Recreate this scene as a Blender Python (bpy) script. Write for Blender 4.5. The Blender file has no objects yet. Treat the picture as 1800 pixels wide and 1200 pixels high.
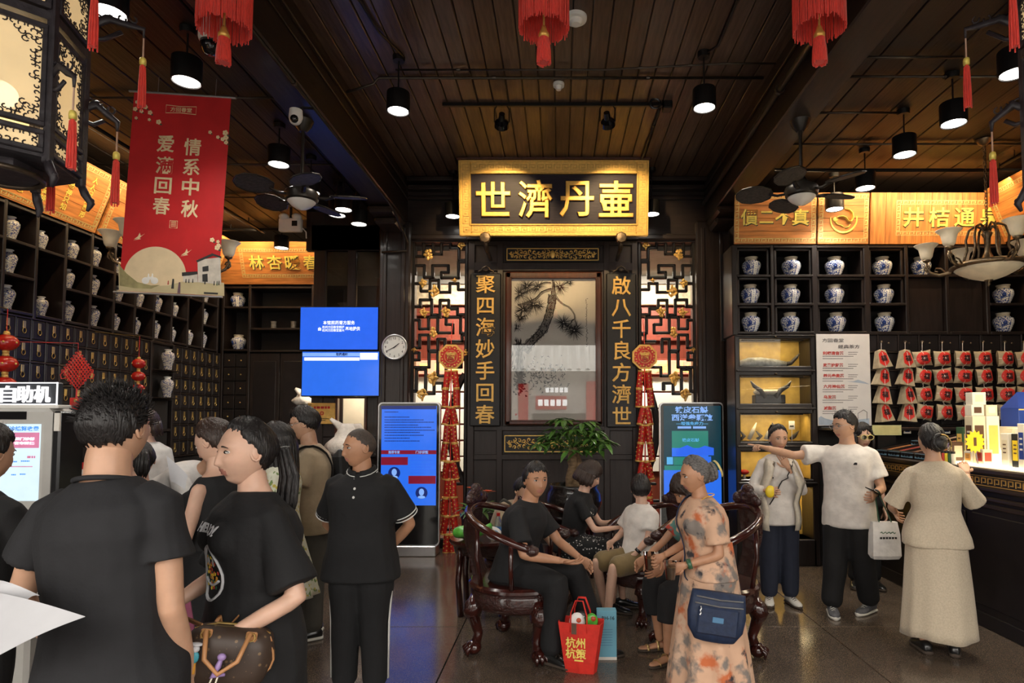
import bpy, math, random
import numpy as np
from mathutils import Vector, Matrix, noise
random.seed(7)
S = bpy.context.scene
COL = S.collection
# camera, world, exposure
FPX, CX, CY, TH, CAMZ = 1080.0, 985.0, 682.0, math.atan(53 / 1080), 1.70
cd = bpy.data.cameras.new('camera'); cam = bpy.data.objects.new('camera', cd); COL.objects.link(cam)
cam.location = (0, 0, CAMZ); cam.rotation_euler = (math.pi / 2 + TH, 0, 0)
cd.sensor_width = 36; cd.lens = 36 * FPX / 1800
cd.shift_x = -(CX - 900) / 1800; cd.shift_y = (CY - 600) / 1800
cd.clip_start = .05; cd.clip_end = 200
S.camera = cam
S.view_settings.view_transform = 'Standard'; S.view_settings.look = 'None'
S.view_settings.gamma = 1; S.view_settings.use_curve_mapping = False
S.view_settings.exposure = 0.35
W = bpy.data.worlds.new('daylight'); S.world = W; W.use_nodes = True
W.node_tree.nodes['Background'].inputs[0].default_value = (1, .95, .88, 1)
W.node_tree.nodes['Background'].inputs[1].default_value = 5.6
PI = math.pi
def lamp(name, kind, loc, power, col=(1, 1, 1), size=.1, target=None, **kw):
    l = bpy.data.lights.new(name, kind); l.energy = power; l.color = col
    if kind == 'AREA': l.size = size
    else: l.shadow_soft_size = size
    for k, v in kw.items(): setattr(l, k, v)
    o = bpy.data.objects.new(name, l); COL.objects.link(o); o.location = loc
    if target is not None:
        o.rotation_euler = (Vector(target) - Vector(loc)).to_track_quat('-Z', 'Y').to_euler()
    return o
# the open shop front behind the camera guides the daylight
pl = lamp('entrance_portal', 'AREA', (0, -1.6, 1.95), 1, size=10.4, target=(0, 5, 1.95), shape='RECTANGLE', size_y=3.8)
pl.data.cycles.is_portal = True
# helpers
def at(px, py, Y):
    """world point seen at photo pixel (px,py) on the plane y=Y"""
    xc, yc = (px - CX) / FPX, -(py - CY) / FPX
    c, s = math.cos(TH), math.sin(TH)
    dy, dz = c - yc * s, s + yc * c
    t = Y / dy
    return Vector((xc * t, Y, CAMZ + dz * t))
def rect(x0, y0, x1, y1, Y):
    a = at(x0, y1, Y); b = at(x1, y0, Y)
    m0 = (at(x0, y0, Y).x + a.x) / 2; m1 = (at(x1, y1, Y).x + b.x) / 2
    return m0, m1, a.z, b.z
def V(*a): return Vector(a)
MATS = {}
def mat(name, col, rough=.5, metal=0, var=.15, scale=8, bump=0, emit=0, stretch=(1, 1, 1), coat=0, trans=0, ecol=None, alpha=1, bscale=None, sheen=0, ior=1.45, rnd=0, spec=.5, sub=0):
    m = bpy.data.materials.new(name); m.use_nodes = True
    nt = m.node_tree; N = nt.nodes; L = nt.links; b = N['Principled BSDF']
    col = tuple(col) + (1,) if len(col) == 3 else col
    b.inputs['Roughness'].default_value = rough; b.inputs['Metallic'].default_value = metal
    b.inputs['Coat Weight'].default_value = coat; b.inputs['Coat Roughness'].default_value = .1
    b.inputs['Transmission Weight'].default_value = trans; b.inputs['IOR'].default_value = ior
    b.inputs['Alpha'].default_value = alpha; b.inputs['Sheen Weight'].default_value = sheen
    b.inputs['Specular IOR Level'].default_value = spec
    if sub: b.inputs['Subsurface Weight'].default_value = sub; b.inputs['Subsurface Radius'].default_value = (.02, .008, .004); b.inputs['Subsurface Scale'].default_value = .5
    tc = N.new('ShaderNodeTexCoord'); mp = N.new('ShaderNodeMapping'); mp.inputs['Scale'].default_value = stretch
    L.new(tc.outputs['Object'], mp.inputs[0])
    nz = N.new('ShaderNodeTexNoise'); nz.inputs['Scale'].default_value = scale; nz.inputs['Detail'].default_value = 5
    L.new(mp.outputs[0], nz.inputs[0])
    mx = N.new('ShaderNodeMix'); mx.data_type = 'RGBA'
    mx.inputs[6].default_value = tuple(max(0, c * (1 - var)) for c in col[:3]) + (1,)
    mx.inputs[7].default_value = tuple(min(1, c * (1 + var)) for c in col[:3]) + (1,)
    mr = N.new('ShaderNodeMapRange'); mr.inputs[1].default_value = .3; mr.inputs[2].default_value = .7
    L.new(nz.outputs[0], mr.inputs[0]); L.new(mr.outputs[0], mx.inputs[0])
    out = mx.outputs[2]
    if rnd:
        oi = N.new('ShaderNodeObjectInfo'); hv = N.new('ShaderNodeHueSaturation')
        m2 = N.new('ShaderNodeMapRange'); m2.inputs[3].default_value = 1 - rnd; m2.inputs[4].default_value = 1 + rnd
        L.new(oi.outputs['Random'], m2.inputs[0]); L.new(m2.outputs[0], hv.inputs['Value']); L.new(out, hv.inputs['Color']); out = hv.outputs[0]
    L.new(out, b.inputs['Base Color'])
    if bump:
        bp = N.new('ShaderNodeBump'); bp.inputs['Strength'].default_value = bump; bp.inputs['Distance'].default_value = .02
        if bscale:
            n2 = N.new('ShaderNodeTexNoise'); n2.inputs['Scale'].default_value = bscale; n2.inputs['Detail'].default_value = 4
            L.new(mp.outputs[0], n2.inputs[0]); L.new(n2.outputs[0], bp.inputs['Height'])
        else: L.new(nz.outputs[0], bp.inputs['Height'])
        L.new(bp.outputs[0], b.inputs['Normal'])
    if emit:
        b.inputs['Emission Color'].default_value = tuple(ecol or col[:3])[:3] + (1,); b.inputs['Emission Strength'].default_value = emit
    MATS[name] = m
    return m
def pattern(name, base, ink, kind='NOISE', scale=12, lo=.5, hi=.53, rough=.2, detail=3, coat=0, extra=None, bump=0):
    """two-colour printed or painted pattern"""
    m = mat(name, base, rough, coat=coat, var=.05); nt = m.node_tree; N = nt.nodes; L = nt.links; b = N['Principled BSDF']
    tc = N.new('ShaderNodeTexCoord')
    def lay(prev, ink, kind, scale, lo, hi, detail):
        if kind == 'NOISE':
            t = N.new('ShaderNodeTexNoise'); t.inputs['Detail'].default_value = detail; o = t.outputs[0]
        elif kind == 'RIDGE':
            t = N.new('ShaderNodeTexNoise'); t.inputs['Detail'].default_value = detail
            s = N.new('ShaderNodeMath'); s.operation = 'SUBTRACT'; s.inputs[1].default_value = .5
            a = N.new('ShaderNodeMath'); a.operation = 'ABSOLUTE'; L.new(t.outputs[0], s.inputs[0]); L.new(s.outputs[0], a.inputs[0]); o = a.outputs[0]
        else:
            t = N.new('ShaderNodeTexVoronoi'); o = t.outputs['Distance']
        t.inputs['Scale'].default_value = scale; L.new(tc.outputs['Object'], t.inputs['Vector'])
        r = N.new('ShaderNodeMapRange'); r.inputs[1].default_value = lo; r.inputs[2].default_value = hi; L.new(o, r.inputs[0])
        x = N.new('ShaderNodeMix'); x.data_type = 'RGBA'; x.inputs[7].default_value = tuple(ink) + (1,)
        L.new(r.outputs[0], x.inputs[0]); L.new(prev, x.inputs[6]); return x.outputs[2]
    prev = b.inputs['Base Color'].links[0].from_socket
    prev = lay(prev, ink, kind, scale, lo, hi, detail)
    for e in extra or []: prev = lay(prev, *e)
    L.new(prev, b.inputs['Base Color'])
    if bump:
        bp = N.new('ShaderNodeBump'); bp.inputs['Strength'].default_value = bump; bp.inputs['Distance'].default_value = .01
        n2 = N.new('ShaderNodeTexNoise'); n2.inputs['Scale'].default_value = 14; L.new(tc.outputs['Object'], n2.inputs[0]); L.new(n2.outputs[0], bp.inputs['Height']); L.new(bp.outputs[0], b.inputs['Normal'])
    return m
class MB:
    """collects geometry in world coordinates; build() links it as ONE mesh object"""
    def __init__(s): s.v = []; s.f = []; s.m = []; s.mi = 0
    def add(s, vs, fs, X=None):
        b = len(s.v)
        s.v += [tuple(X @ Vector(p)) for p in vs] if X is not None else [tuple(p) for p in vs]
        s.f += [tuple(i + b for i in f) for f in fs]; s.m += [s.mi] * len(fs); return s
    def box(s, x0, x1, y0, y1, z0, z1, bev=0, X=None):
        if x1 < x0: x0, x1 = x1, x0
        if y1 < y0: y0, y1 = y1, y0
        if z1 < z0: z0, z1 = z1, z0
        if bev <= 0:
            vs = [(x, y, z) for x in (x0, x1) for y in (y0, y1) for z in (z0, z1)]
            fs = [(0, 1, 3, 2), (4, 6, 7, 5), (0, 4, 5, 1), (2, 3, 7, 6), (0, 2, 6, 4), (1, 5, 7, 3)]
            return s.add(vs, fs, X)
        bev = min(bev, (x1 - x0) * .45, (y1 - y0) * .45, (z1 - z0) * .45)
        L = ((x0, x1), (y0, y1), (z0, z1)); vs = []; idx = {}
        for c in range(8):
            g = ((c >> 2) & 1, (c >> 1) & 1, c & 1)
            for ax in range(3):
                p = [0, 0, 0]
                for a in range(3):
                    q = L[a][g[a]]
                    p[a] = q if a == ax else q + (bev if g[a] == 0 else -bev)
                idx[(g, ax)] = len(vs); vs.append(tuple(p))
        fs = []
        for ax in range(3):
            o = [a for a in range(3) if a != ax]
            for sd in (0, 1):
                q = []
                for (u, w) in ((0, 0), (1, 0), (1, 1), (0, 1)):
                    g = [0, 0, 0]; g[ax] = sd; g[o[0]] = u; g[o[1]] = w; q.append(idx[(tuple(g), ax)])
                if (sd == 0) ^ (ax == 1): q = q[::-1]
                fs.append(tuple(q))
        for ax in range(3):
            o = [a for a in range(3) if a != ax]
            for u in (0, 1):
                for w in (0, 1):
                    g0 = [0, 0, 0]; g0[o[0]] = u; g0[o[1]] = w; g1 = list(g0); g1[ax] = 1; g0 = tuple(g0); g1 = tuple(g1)
                    fs.append((idx[(g0, o[0])], idx[(g1, o[0])], idx[(g1, o[1])], idx[(g0, o[1])]))
        for c in range(8):
            g = ((c >> 2) & 1, (c >> 1) & 1, c & 1); fs.append(tuple(idx[(g, a)] for a in range(3)))
        return s.add(vs, fs, X)
    def rings(s, R, close=True, caps=(True, True)):
        n = len(R[0]); vs = [p for r in R for p in r]; fs = []
        for i in range(len(R) - 1):
            for j in range(n if close else n - 1):
                k = (j + 1) % n; fs.append((i * n + j, i * n + k, (i + 1) * n + k, (i + 1) * n + j))
        if caps[0]: fs.append(tuple(range(n))[::-1])
        if caps[1]: fs.append(tuple((len(R) - 1) * n + j for j in range(n)))
        return s.add(vs, fs)
    def lathe(s, prof, c=(0, 0, 0), n=24, caps=(True, True), sx=1, sy=1, rot=0):
        return s.rings([[(c[0] + r * sx * math.cos(rot + 2 * PI * j / n), c[1] + r * sy * math.sin(rot + 2 * PI * j / n), c[2] + z) for j in range(n)] for r, z in prof], caps=caps)
    def tube(s, pts, r, n=8, closed=False, flat=None, caps=True):
        pts = [Vector(p) for p in pts]; R = []; N = len(pts); up = None
        for i, p in enumerate(pts):
            a = pts[(i - 1) % N] if (i > 0 or closed) else p; b = pts[(i + 1) % N] if (i < N - 1 or closed) else p
            t = (b - a)
            t = t.normalized() if t.length > 1e-9 else Vector((0, 0, 1))
            if up is None:
                up = Vector((0, 0, 1)) if abs(t.z) < .9 else Vector((0, 1, 0))
            u = up - t * up.dot(t)
            if u.length < 1e-6: u = t.orthogonal()
            u.normalize(); w = t.cross(u); up = u
            rr = r[i] if isinstance(r, (list, tuple)) else r
            ru, rw = rr if isinstance(rr, (tuple, list)) else (rr, rr)
            R.append([tuple(p + u * ru * math.cos(2 * PI * j / n) + w * rw * math.sin(2 * PI * j / n)) for j in range(n)])
        if closed: R.append(R[0])
        return s.rings(R, caps=(caps and not closed, caps and not closed))
    def cyl(s, a, b, r, r2=None, n=12): return s.tube([a, b], [r, r if r2 is None else r2], n)
    def ell(s, c, rx, ry=None, rz=None, nu=12, nv=8, X=None):
        ry = rx if ry is None else ry; rz = rx if rz is None else rz
        vs = [(0, 0, -rz)]; fs = []
        for i in range(1, nv):
            t = -PI / 2 + PI * i / nv
            vs += [(rx * math.cos(t) * math.cos(2 * PI * j / nu), ry * math.cos(t) * math.sin(2 * PI * j / nu), rz * math.sin(t)) for j in range(nu)]
        vs.append((0, 0, rz)); T = len(vs) - 1
        for j in range(nu):
            k = (j + 1) % nu; fs.append((0, 1 + k, 1 + j)); fs.append((T, T - nu + j, T - nu + k))
            for i in range(nv - 2): b = 1 + i * nu; fs.append((b + j, b + k, b + nu + k, b + nu + j))
        M = Matrix.Translation(Vector(c))
        if X is not None: M = M @ X
        return s.add(vs, fs, M)
    def prism(s, poly, y0, y1, X=None):
        """polygon in the xz plane (counter-clockwise seen from -y) extruded from y0 (front) to y1"""
        n = len(poly); vs = [(x, y0, z) for x, z in poly] + [(x, y1, z) for x, z in poly]
        fs = [tuple(range(n)), tuple(range(2 * n - 1, n - 1, -1))] + [(j, n + j, n + (j + 1) % n, (j + 1) % n) for j in range(n)]
        return s.add(vs, fs, X)
    def text(s, body, cx, cz, y, h, ext=.002, bold=0, bevel=0, w=None, line=1.0, X=None, spacing=1, align='CENTER', slant=0, res=2):
        """lettering facing -y centred on (cx,cz); h = height of one line of characters"""
        cu = bpy.data.curves.new('lettering', 'FONT'); cu.body = body; cu.align_x = align; cu.extrude = ext / h; cu.offset = bold; cu.bevel_depth = bevel
        cu.space_line = line; cu.space_character = spacing; cu.resolution_u = res; cu.bevel_resolution = 1; cu.shear = slant
        o = bpy.data.objects.new('lettering', cu); me = bpy.data.meshes.new_from_object(o)
        n = len(me.vertices); co = np.empty(n * 3); me.vertices.foreach_get('co', co); co = co.reshape(-1, 3)
        fs = [tuple(p.vertices) for p in me.polygons]
        bpy.data.objects.remove(o); bpy.data.curves.remove(cu); bpy.data.meshes.remove(me)
        if n == 0: return s
        mn, mx = co.min(0), co.max(0); c = (mn + mx) / 2
        k = h; kx = k if w is None else w / (mx[0] - mn[0])
        ox = c[0] if align == 'CENTER' else mn[0]
        P = [(cx + (p[0] - ox) * kx, y - p[2] * k - ext, cz + (p[1] - c[1]) * k) for p in co]
        return s.add(P, fs, X)
    def build(s, name, mats, parent=None, smooth=False, label=None, kind=None, cat=None, group=None, auto=None):
        me = bpy.data.meshes.new(name)
        if parent is not None:
            org = worldloc(parent)
        else:
            A = np.array(s.v); org = Vector(((A[:, 0].min() + A[:, 0].max()) / 2, (A[:, 1].min() + A[:, 1].max()) / 2, A[:, 2].min()))
        A = np.array(s.v) - np.array(org)
        me.from_pydata(A.tolist(), [], s.f); 
        if not isinstance(mats, (list, tuple)): mats = [mats]
        for m in mats: me.materials.append(MATS[m] if isinstance(m, str) else m)
        if len(mats) > 1: me.polygons.foreach_set('material_index', s.m)
        if smooth: me.polygons.foreach_set('use_smooth', [True] * len(me.polygons))
        if auto is not None:
            me.polygons.foreach_set('use_smooth', [True] * len(me.polygons)); me.set_sharp_from_angle(angle=auto)
        me.update()
        o = bpy.data.objects.new(name, me); COL.objects.link(o)
        if parent is not None: o.parent = parent
        else: o.location = org
        tag(o, label, cat, group, kind)
        return o
def worldloc(o):
    p = Vector(o.location)
    while o.parent is not None: o = o.parent; p += Vector(o.location)
    return p
def tag(o, label=None, cat=None, group=None, kind=None):
    if label: o['label'] = label
    if cat: o['category'] = cat
    if group: o['group'] = group
    if kind: o['kind'] = kind
    return o
def thing(name, label, cat, loc=(0, 0, 0), group=None, kind=None):
    o = bpy.data.objects.new(name, None); COL.objects.link(o); o.location = loc; o.empty_display_size = .1
    return tag(o, label, cat, group, kind)
def part(name, parent, loc=(0, 0, 0)):
    o = bpy.data.objects.new(name, None); COL.objects.link(o); o.parent = parent; o.location = loc; return o
def dup(root, loc=None, rz=None, label=None, group=None, scale=None, parent=None):
    def cp(o, par):
        c = o.copy(); COL.objects.link(c); c.parent = par
        for ch in list(o.children): cp(ch, c)
        return c
    r = cp(root, parent)
    if loc is not None: r.location = loc
    if rz is not None: r.rotation_euler = (0, 0, rz)
    if scale is not None: r.scale = (scale,) * 3 if not isinstance(scale, (tuple, list)) else scale
    if label: r['label'] = label
    if group: r['group'] = group
    return r
ORD = ['first', 'second', 'third', 'fourth', 'fifth', 'sixth', 'seventh', 'eighth', 'ninth', 'tenth', 'eleventh', 'twelfth', 'thirteenth', 'fourteenth', 'fifteenth', 'sixteenth', 'seventeenth', 'eighteenth', 'nineteenth']
# materials
mat('dark_wood', (.017, .0105, .009), .38, var=.4, scale=5, stretch=(6, 6, .6), bump=.1, coat=.15)
mat('dark_wood_y', (.024, .014, .009), .4, var=.4, scale=5, stretch=(6, .5, 6), bump=.12, coat=.1)
mat('dark_wood_x', (.017, .0105, .009), .4, var=.4, scale=5, stretch=(.6, 6, 6), bump=.1, coat=.15)
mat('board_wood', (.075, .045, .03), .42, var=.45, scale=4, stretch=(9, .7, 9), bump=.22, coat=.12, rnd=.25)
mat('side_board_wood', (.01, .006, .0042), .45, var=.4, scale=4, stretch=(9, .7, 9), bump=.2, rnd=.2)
mat('black_wood', (.008, .006, .006), .4, var=.3, scale=6, bump=.05)
mat('panel_wood', (.022, .015, .014), .4, var=.3, scale=4, stretch=(5, 5, .6), bump=.1)
mat('red_wood', (.06, .016, .008), .3, var=.35, scale=6, stretch=(5, 5, .8), bump=.06, coat=.4)
mat('rosewood', (.035, .007, .005), .2, var=.35, scale=9, bump=.05, coat=.7)
mat('rosewood_carved', (.03, .007, .005), .25, var=.5, scale=50, bump=.9, bscale=70, coat=.6)
mat('orange_wood', (.52, .2, .05), .5, var=.4, scale=3, stretch=(.9, .9, 9), bump=.08, rnd=.06)
mat('gold', (.83, .5, .12), .42, metal=.6, var=.15, scale=20, bump=.1)
mat('gold_paint', (.72, .44, .12), .45, metal=.35, var=.15, scale=20)
mat('gold_leaf', (.85, .56, .16), .4, metal=.55, var=.12, scale=30, bump=.12)
mat('pale_gold', (.62, .5, .2), .5, metal=.2, var=.2, scale=20)
mat('brass', (.6, .42, .15), .3, metal=.9, var=.2, scale=30)
mat('bronze', (.11, .08, .055), .38, metal=.7, var=.3, scale=25, bump=.1)
mat('dark_metal', (.015, .014, .014), .4, metal=.5, var=.2)
mat('conduit_metal', (.06, .05, .04), .35, metal=.7, var=.3)
mat('steel', (.55, .55, .56), .3, metal=.9, var=.08)
mat('white_plastic', (.75, .74, .7), .4, var=.05)
mat('black_plastic', (.01, .01, .011), .25, var=.1)
mat('black_gloss', (.006, .006, .007), .06, var=.1, coat=.5)
mat('lacquer_black', (.006, .0055, .007), .4, var=.3, scale=40, stretch=(.5, 1, 8), bump=.08)
mat('lacquer_purple', (.014, .01, .022), .5, var=.4, scale=20, stretch=(.4, 1, 6), bump=.05, spec=.3)
mat('red_silk', (.72, .03, .02), .55, var=.2, scale=40, sheen=.3)
mat('red_tassel', (.85, .055, .035), .55, var=.25, scale=60, stretch=(4, 4, .4), bump=.3, sheen=.3)
mat('red_paint', (.5, .015, .012), .35, var=.2, scale=30)
mat('lamp_white', (1, 1, 1), .5, emit=9, ecol=(1, .95, .86))
mat('paper', (.75, .72, .66), .7, var=.06, scale=6)
mat('white_cloth', (.7, .69, .67), .8, var=.06, scale=20, bump=.15, sheen=.1)
mat('ink', (.012, .011, .012), .8, var=.3)
mat('green_leaf', (.05, .13, .02), .35, var=.45, scale=12, rnd=.1, coat=.2)
mat('bark', (.2, .13, .07), .8, var=.4, scale=14, stretch=(1, 1, 3), bump=.6)
mat('clear_glass', (1, 1, 1), .02, trans=1, var=0)
# the room
CEIL, SIDE, BEAMZ = 4.9, 4.5, 4.32
XL, XR, YB, YW = -5.55, 5.75, 8.15, 9.6
FRONT = -1.6
def terrazzo():
    m = mat('terrazzo', (.085, .063, .047), .3, var=.25, scale=3); nt = m.node_tree; N = nt.nodes; L = nt.links; b = N['Principled BSDF']
    tc = N.new('ShaderNodeTexCoord'); prev = b.inputs['Base Color'].links[0].from_socket
    for sc, col, lo in ((170, (.3, .22, .15, 1), .3), (230, (.015, .012, .01, 1), .28), (120, (.42, .36, .3, 1), .16)):
        v = N.new('ShaderNodeTexVoronoi'); v.inputs['Scale'].default_value = sc; L.new(tc.outputs['Object'], v.inputs['Vector'])
        r = N.new('ShaderNodeMapRange'); r.inputs[1].default_value = lo; r.inputs[2].default_value = lo - .08; L.new(v.outputs['Distance'], r.inputs[0])
        x = N.new('ShaderNodeMix'); x.data_type = 'RGBA'; x.inputs[7].default_value = col
        L.new(r.outputs[0], x.inputs[0]); L.new(prev, x.inputs[6]); prev = x.outputs[2]
    L.new(prev, b.inputs['Base Color']); b.inputs['Coat Weight'].default_value = .3; b.inputs['Coat Roughness'].default_value = .16
    n = N.new('ShaderNodeTexNoise'); n.inputs['Scale'].default_value = 2.5; n.inputs['Detail'].default_value = 6; L.new(tc.outputs['Object'], n.inputs[0])
    r = N.new('ShaderNodeMapRange'); r.inputs[3].default_value = .1; r.inputs[4].default_value = .24; L.new(n.outputs[0], r.inputs[0]); L.new(r.outputs[0], b.inputs['Roughness'])
terrazzo()
mat('joint_dirt', (.012, .01, .009), .9)
mat('plaster_dark', (.03, .022, .02), .7)
mat('stone_beige', (.42, .32, .2), .6, var=.35, scale=14)
mat('stone_grey', (.22, .2, .17), .7, var=.15, scale=5)
mat('red_brown', (.16, .03, .015), .45, var=.25, scale=4, stretch=(6, 6, .7))
mat('drawer_white', (.82, .78, .68), .5, var=.04)
mat('asphalt', (.25, .25, .25), .9, var=.2)
fl = MB().box(XL, XR, FRONT, 11.4, -.2, -.012).build('floor', 'joint_dirt', kind='structure', label='speckled brown terrazzo floor with thin dark joints')
for x0, x1 in ((-5.55, -3.735), (-3.727, -.804), (-.796, 2.126), (2.134, 5.056), (5.064, 5.75)):
    for y0, y1 in ((-1.6, -.9), (-.892, 2.1), (2.108, 5.106), (5.114, 8.1), (8.108, 11.4)):
        MB().box(x0, x1, y0, y1, -.012, 0, .002).build('slab', 'terrazzo', fl)
# ceilings
ce = MB().box(-2.1, 2.0, FRONT, YB + .4, CEIL + .02, CEIL + .1).build('ceiling', 'black_wood', kind='structure', label='dark wooden board ceiling over the middle of the hall')
n = 26; w = 4.05 / n; proto = None
for i in range(n):
    x = -2.08 + w * i
    if proto is None:
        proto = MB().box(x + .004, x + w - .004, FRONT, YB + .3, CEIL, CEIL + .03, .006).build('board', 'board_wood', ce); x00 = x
    else:
        c = dup(proto, parent=ce); c.location.x += x - x00; c.location.z += random.uniform(-.004, .004)
for nm, xa, xb, lab in (('ceiling_left', XL, -2.3, 'dark lower board ceiling over the dispensary side'), ('ceiling_right', 2.2, XR, 'dark lower board ceiling over the tea counter')):
    ce = MB().box(xa, xb, FRONT, YW, SIDE + .03, SIDE + .1).build(nm, 'black_wood', kind='structure', label=lab)
    n = 13; w = (xb - xa) / n; proto = None
    for i in range(n):
        x = xa + w * i
        if proto is None:
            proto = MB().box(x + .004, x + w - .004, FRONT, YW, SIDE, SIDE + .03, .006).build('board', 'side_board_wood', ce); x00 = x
        else:
            c = dup(proto, parent=ce); c.location.x += x - x00; c.location.z += random.uniform(-.003, .003)
for nm, xa, xb, lab in (('beam_left', -2.36, -2.05, 'long dark timber beam above the fan beside the banner'), ('beam_right', 1.94, 2.24, 'long dark timber beam above the fan beside the chandelier')):
    b = MB().box(xa, xb, FRONT, YB + .1, BEAMZ, CEIL + .1, .012).build(nm, 'dark_wood_y', kind='structure', label=lab)
    for k, (dx, z, r) in enumerate(((.03, BEAMZ + .42, .045), (.018, BEAMZ + .3, .03))):
        for xx, sg in ((xa, -1), (xb, 1)):
            MB().box(xx - dx if sg < 0 else xx - .002, xx + .002 if sg < 0 else xx + dx, FRONT, YB, z, z + r, .008).build('moulding', 'dark_wood_y', b)
    s = MB()  # stepped bracket under the beam end
    s.box(xa - .01, xb + .01, YB - .75, YB - .15, BEAMZ - .09, BEAMZ, .03).box(xa + .01, xb - .01, YB - .55, YB - .15, BEAMZ - .17, BEAMZ - .08, .03)
    s.build('corbel', 'dark_wood_y', b)
# walls
MB().box(XL - .15, XL, FRONT, 11.4, -.3, CEIL).build('wall_left', 'plaster_dark', kind='structure', label='dark wall behind the medicine cabinets')
MB().box(XR, XR + .15, FRONT, 11.4, -.3, CEIL).build('wall_right', 'plaster_dark', kind='structure', label='dark wall behind the tea counter')
MB().box(XL, -2.4, YW, YW + .1, -.3, CEIL).build('wall_back_left', 'plaster_dark', kind='structure', label='dark wall behind the pharmacy door')
MB().box(2.2, XR, 8.3, 8.4, -.3, CEIL).build('wall_back_right', 'plaster_dark', kind='structure', label='dark wall behind the jar cabinet')
MB().box(XL - .15, XR + .15, 11.4, 11.5, -.3, CEIL).build('wall_far', 'plaster_dark', kind='structure', label='far wall of the rooms behind')
MB().box(XL - .3, XR + .3, FRONT - .3, FRONT, 3.85, CEIL + .3).build('wall_front', 'plaster_dark', kind='structure', label='header above the open shop front')
MB().box(XL - .3, XR + .3, FRONT - .3, 11.5, CEIL + .3, CEIL + .4).build('roof', 'plaster_dark', kind='structure', label='dark roof above the hall')
# header over the screens with stepped mouldings
h = MB().box(-2.4, 2.2, YB - .02, YB + .2, 4.06, CEIL + .1).build('wall_back', 'dark_wood_x', kind='structure', label='dark timber header wall above the lattice screens')
for z, d, t in ((4.08, .06, .07), (4.62, .07, .05), (4.74, .12, .06), (4.84, .16, .06)):
    MB().box(-2.04, 1.94, YB - .02 - d, YB - .02, z, z + t, .012).build('moulding', 'dark_wood_x', h)
for nm, xa, xb, lab in (('column_left', -2.4, -1.985, 'dark square timber column carrying the round clock'), ('column_right', 1.8, 2.25, 'dark square timber column beside the jar cabinet')):
    c = MB().box(xa, xb, YB - .12, YB + .3, 0, BEAMZ, .02).build(nm, 'dark_wood', kind='structure', label=lab)
    for dx in (.06, .3):
        MB().box(xa + dx, xa + dx + .05, YB - .145, YB - .118, .1, BEAMZ - .1, .008).build('fillet', 'dark_wood', c)
    MB().box(xa - .03, xb + .03, YB - .16, YB + .3, 0, .18, .02).build('plinth', 'black_wood', c)
# back room seen through the lattice
YR = 9.9
bw = MB().box(-2.4, 2.2, YR, YR + .1, 0, CEIL).build('wall_back_room', 'red_brown', kind='structure', label='lit red and white drawer wall behind the lattice')
zz = [at(900, y, YR - .03).z for y in (830, 802, 774, 745.5, 717.5, 688.7, 660.6)]
for side in (-1, 1):
    xs = [-2.38, -1.62, -.9] if side < 0 else [.75, 1.47, 2.19]
    for k in range(2):
        for i in range(6):
            o = MB().box(xs[k] + .012, xs[k + 1] - .012, YR - .03, YR, zz[i] + .014, zz[i + 1] - .014, .006).build('drawer', 'drawer_white', bw)
            MB().box((xs[k] + xs[k + 1]) / 2 + .16, (xs[k] + xs[k + 1]) / 2 + .21, YR - .036, YR - .03, zz[i + 1] - .09, zz[i + 1] - .07).build('label_plate', 'gold_paint', o)
for y0, y1, m, nm, d in ((430, 500, 'stone_grey', 'upper_panel', .05), (502, 537, 'stone_beige', 'stone_panel', .08)):
    z0 = at(900, y1, YR).z; z1 = at(900, y0, YR).z
    MB().box(-2.39, 2.19, YR - d, YR, z0, z1, .01).build(nm, m, bw)
for z in (at(0, 636, YR).z, at(0, 600, YR).z, at(0, 556, YR).z):
    MB().box(-2.39, 2.19, YR - .06, YR, z, z + .05, .01).build('rail', 'red_brown', bw)
mat('sign_red_lit', (.8, .3, .2), .5, emit=.55, ecol=(1, .36, .22))
mat('sign_gold_lit', (.9, .7, .2), .5, emit=1.0, ecol=(1, .6, .12))
for xa, xb, txt, lab in ((-2.35, -1.0, '', 'red lit sign board behind the lattice beside the clock'), (.85, 2.15, '名古 道 山', 'red lit sign board behind the lattice beside the jar cabinet')):
    z0, z1 = at(0, 658, YR).z, at(0, 634, YR).z
    t = thing('shop_sign', lab, 'sign', ((xa + xb) / 2, YR - .1, z0))
    MB().box(xa, xb, YR - .1, YR - .062, z0, z1, .005).build('board', 'sign_red_lit', t)
    m = MB()
    if txt: m.text(txt, (xa + xb) / 2, (z0 + z1) / 2, YR - .1, .19, ext=.004, bold=.015, w=1.1)
    else:
        for k in range(5): m.box(xa + .1 + k * .24, xa + .24 + k * .24, YR - .104, YR - .1, z0 + .06, z1 - .05, .002)
    m.build('lettering', 'sign_gold_lit', t)
lamp('back_room_light', 'AREA', (0, 9.05, 3.9), 260, (1, .93, .8), 1.2, target=(0, 9.7, 1.4), shape='RECTANGLE', size_y=.3)
bpy.data.objects['back_room_light'].data.size = 3.6
MB().box(-2.4, 2.2, YB + .2, YR, 4.0, 4.06).build('ceiling_back_room', 'stone_grey', kind='structure', label='plain ceiling of the room behind the lattice')
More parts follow.
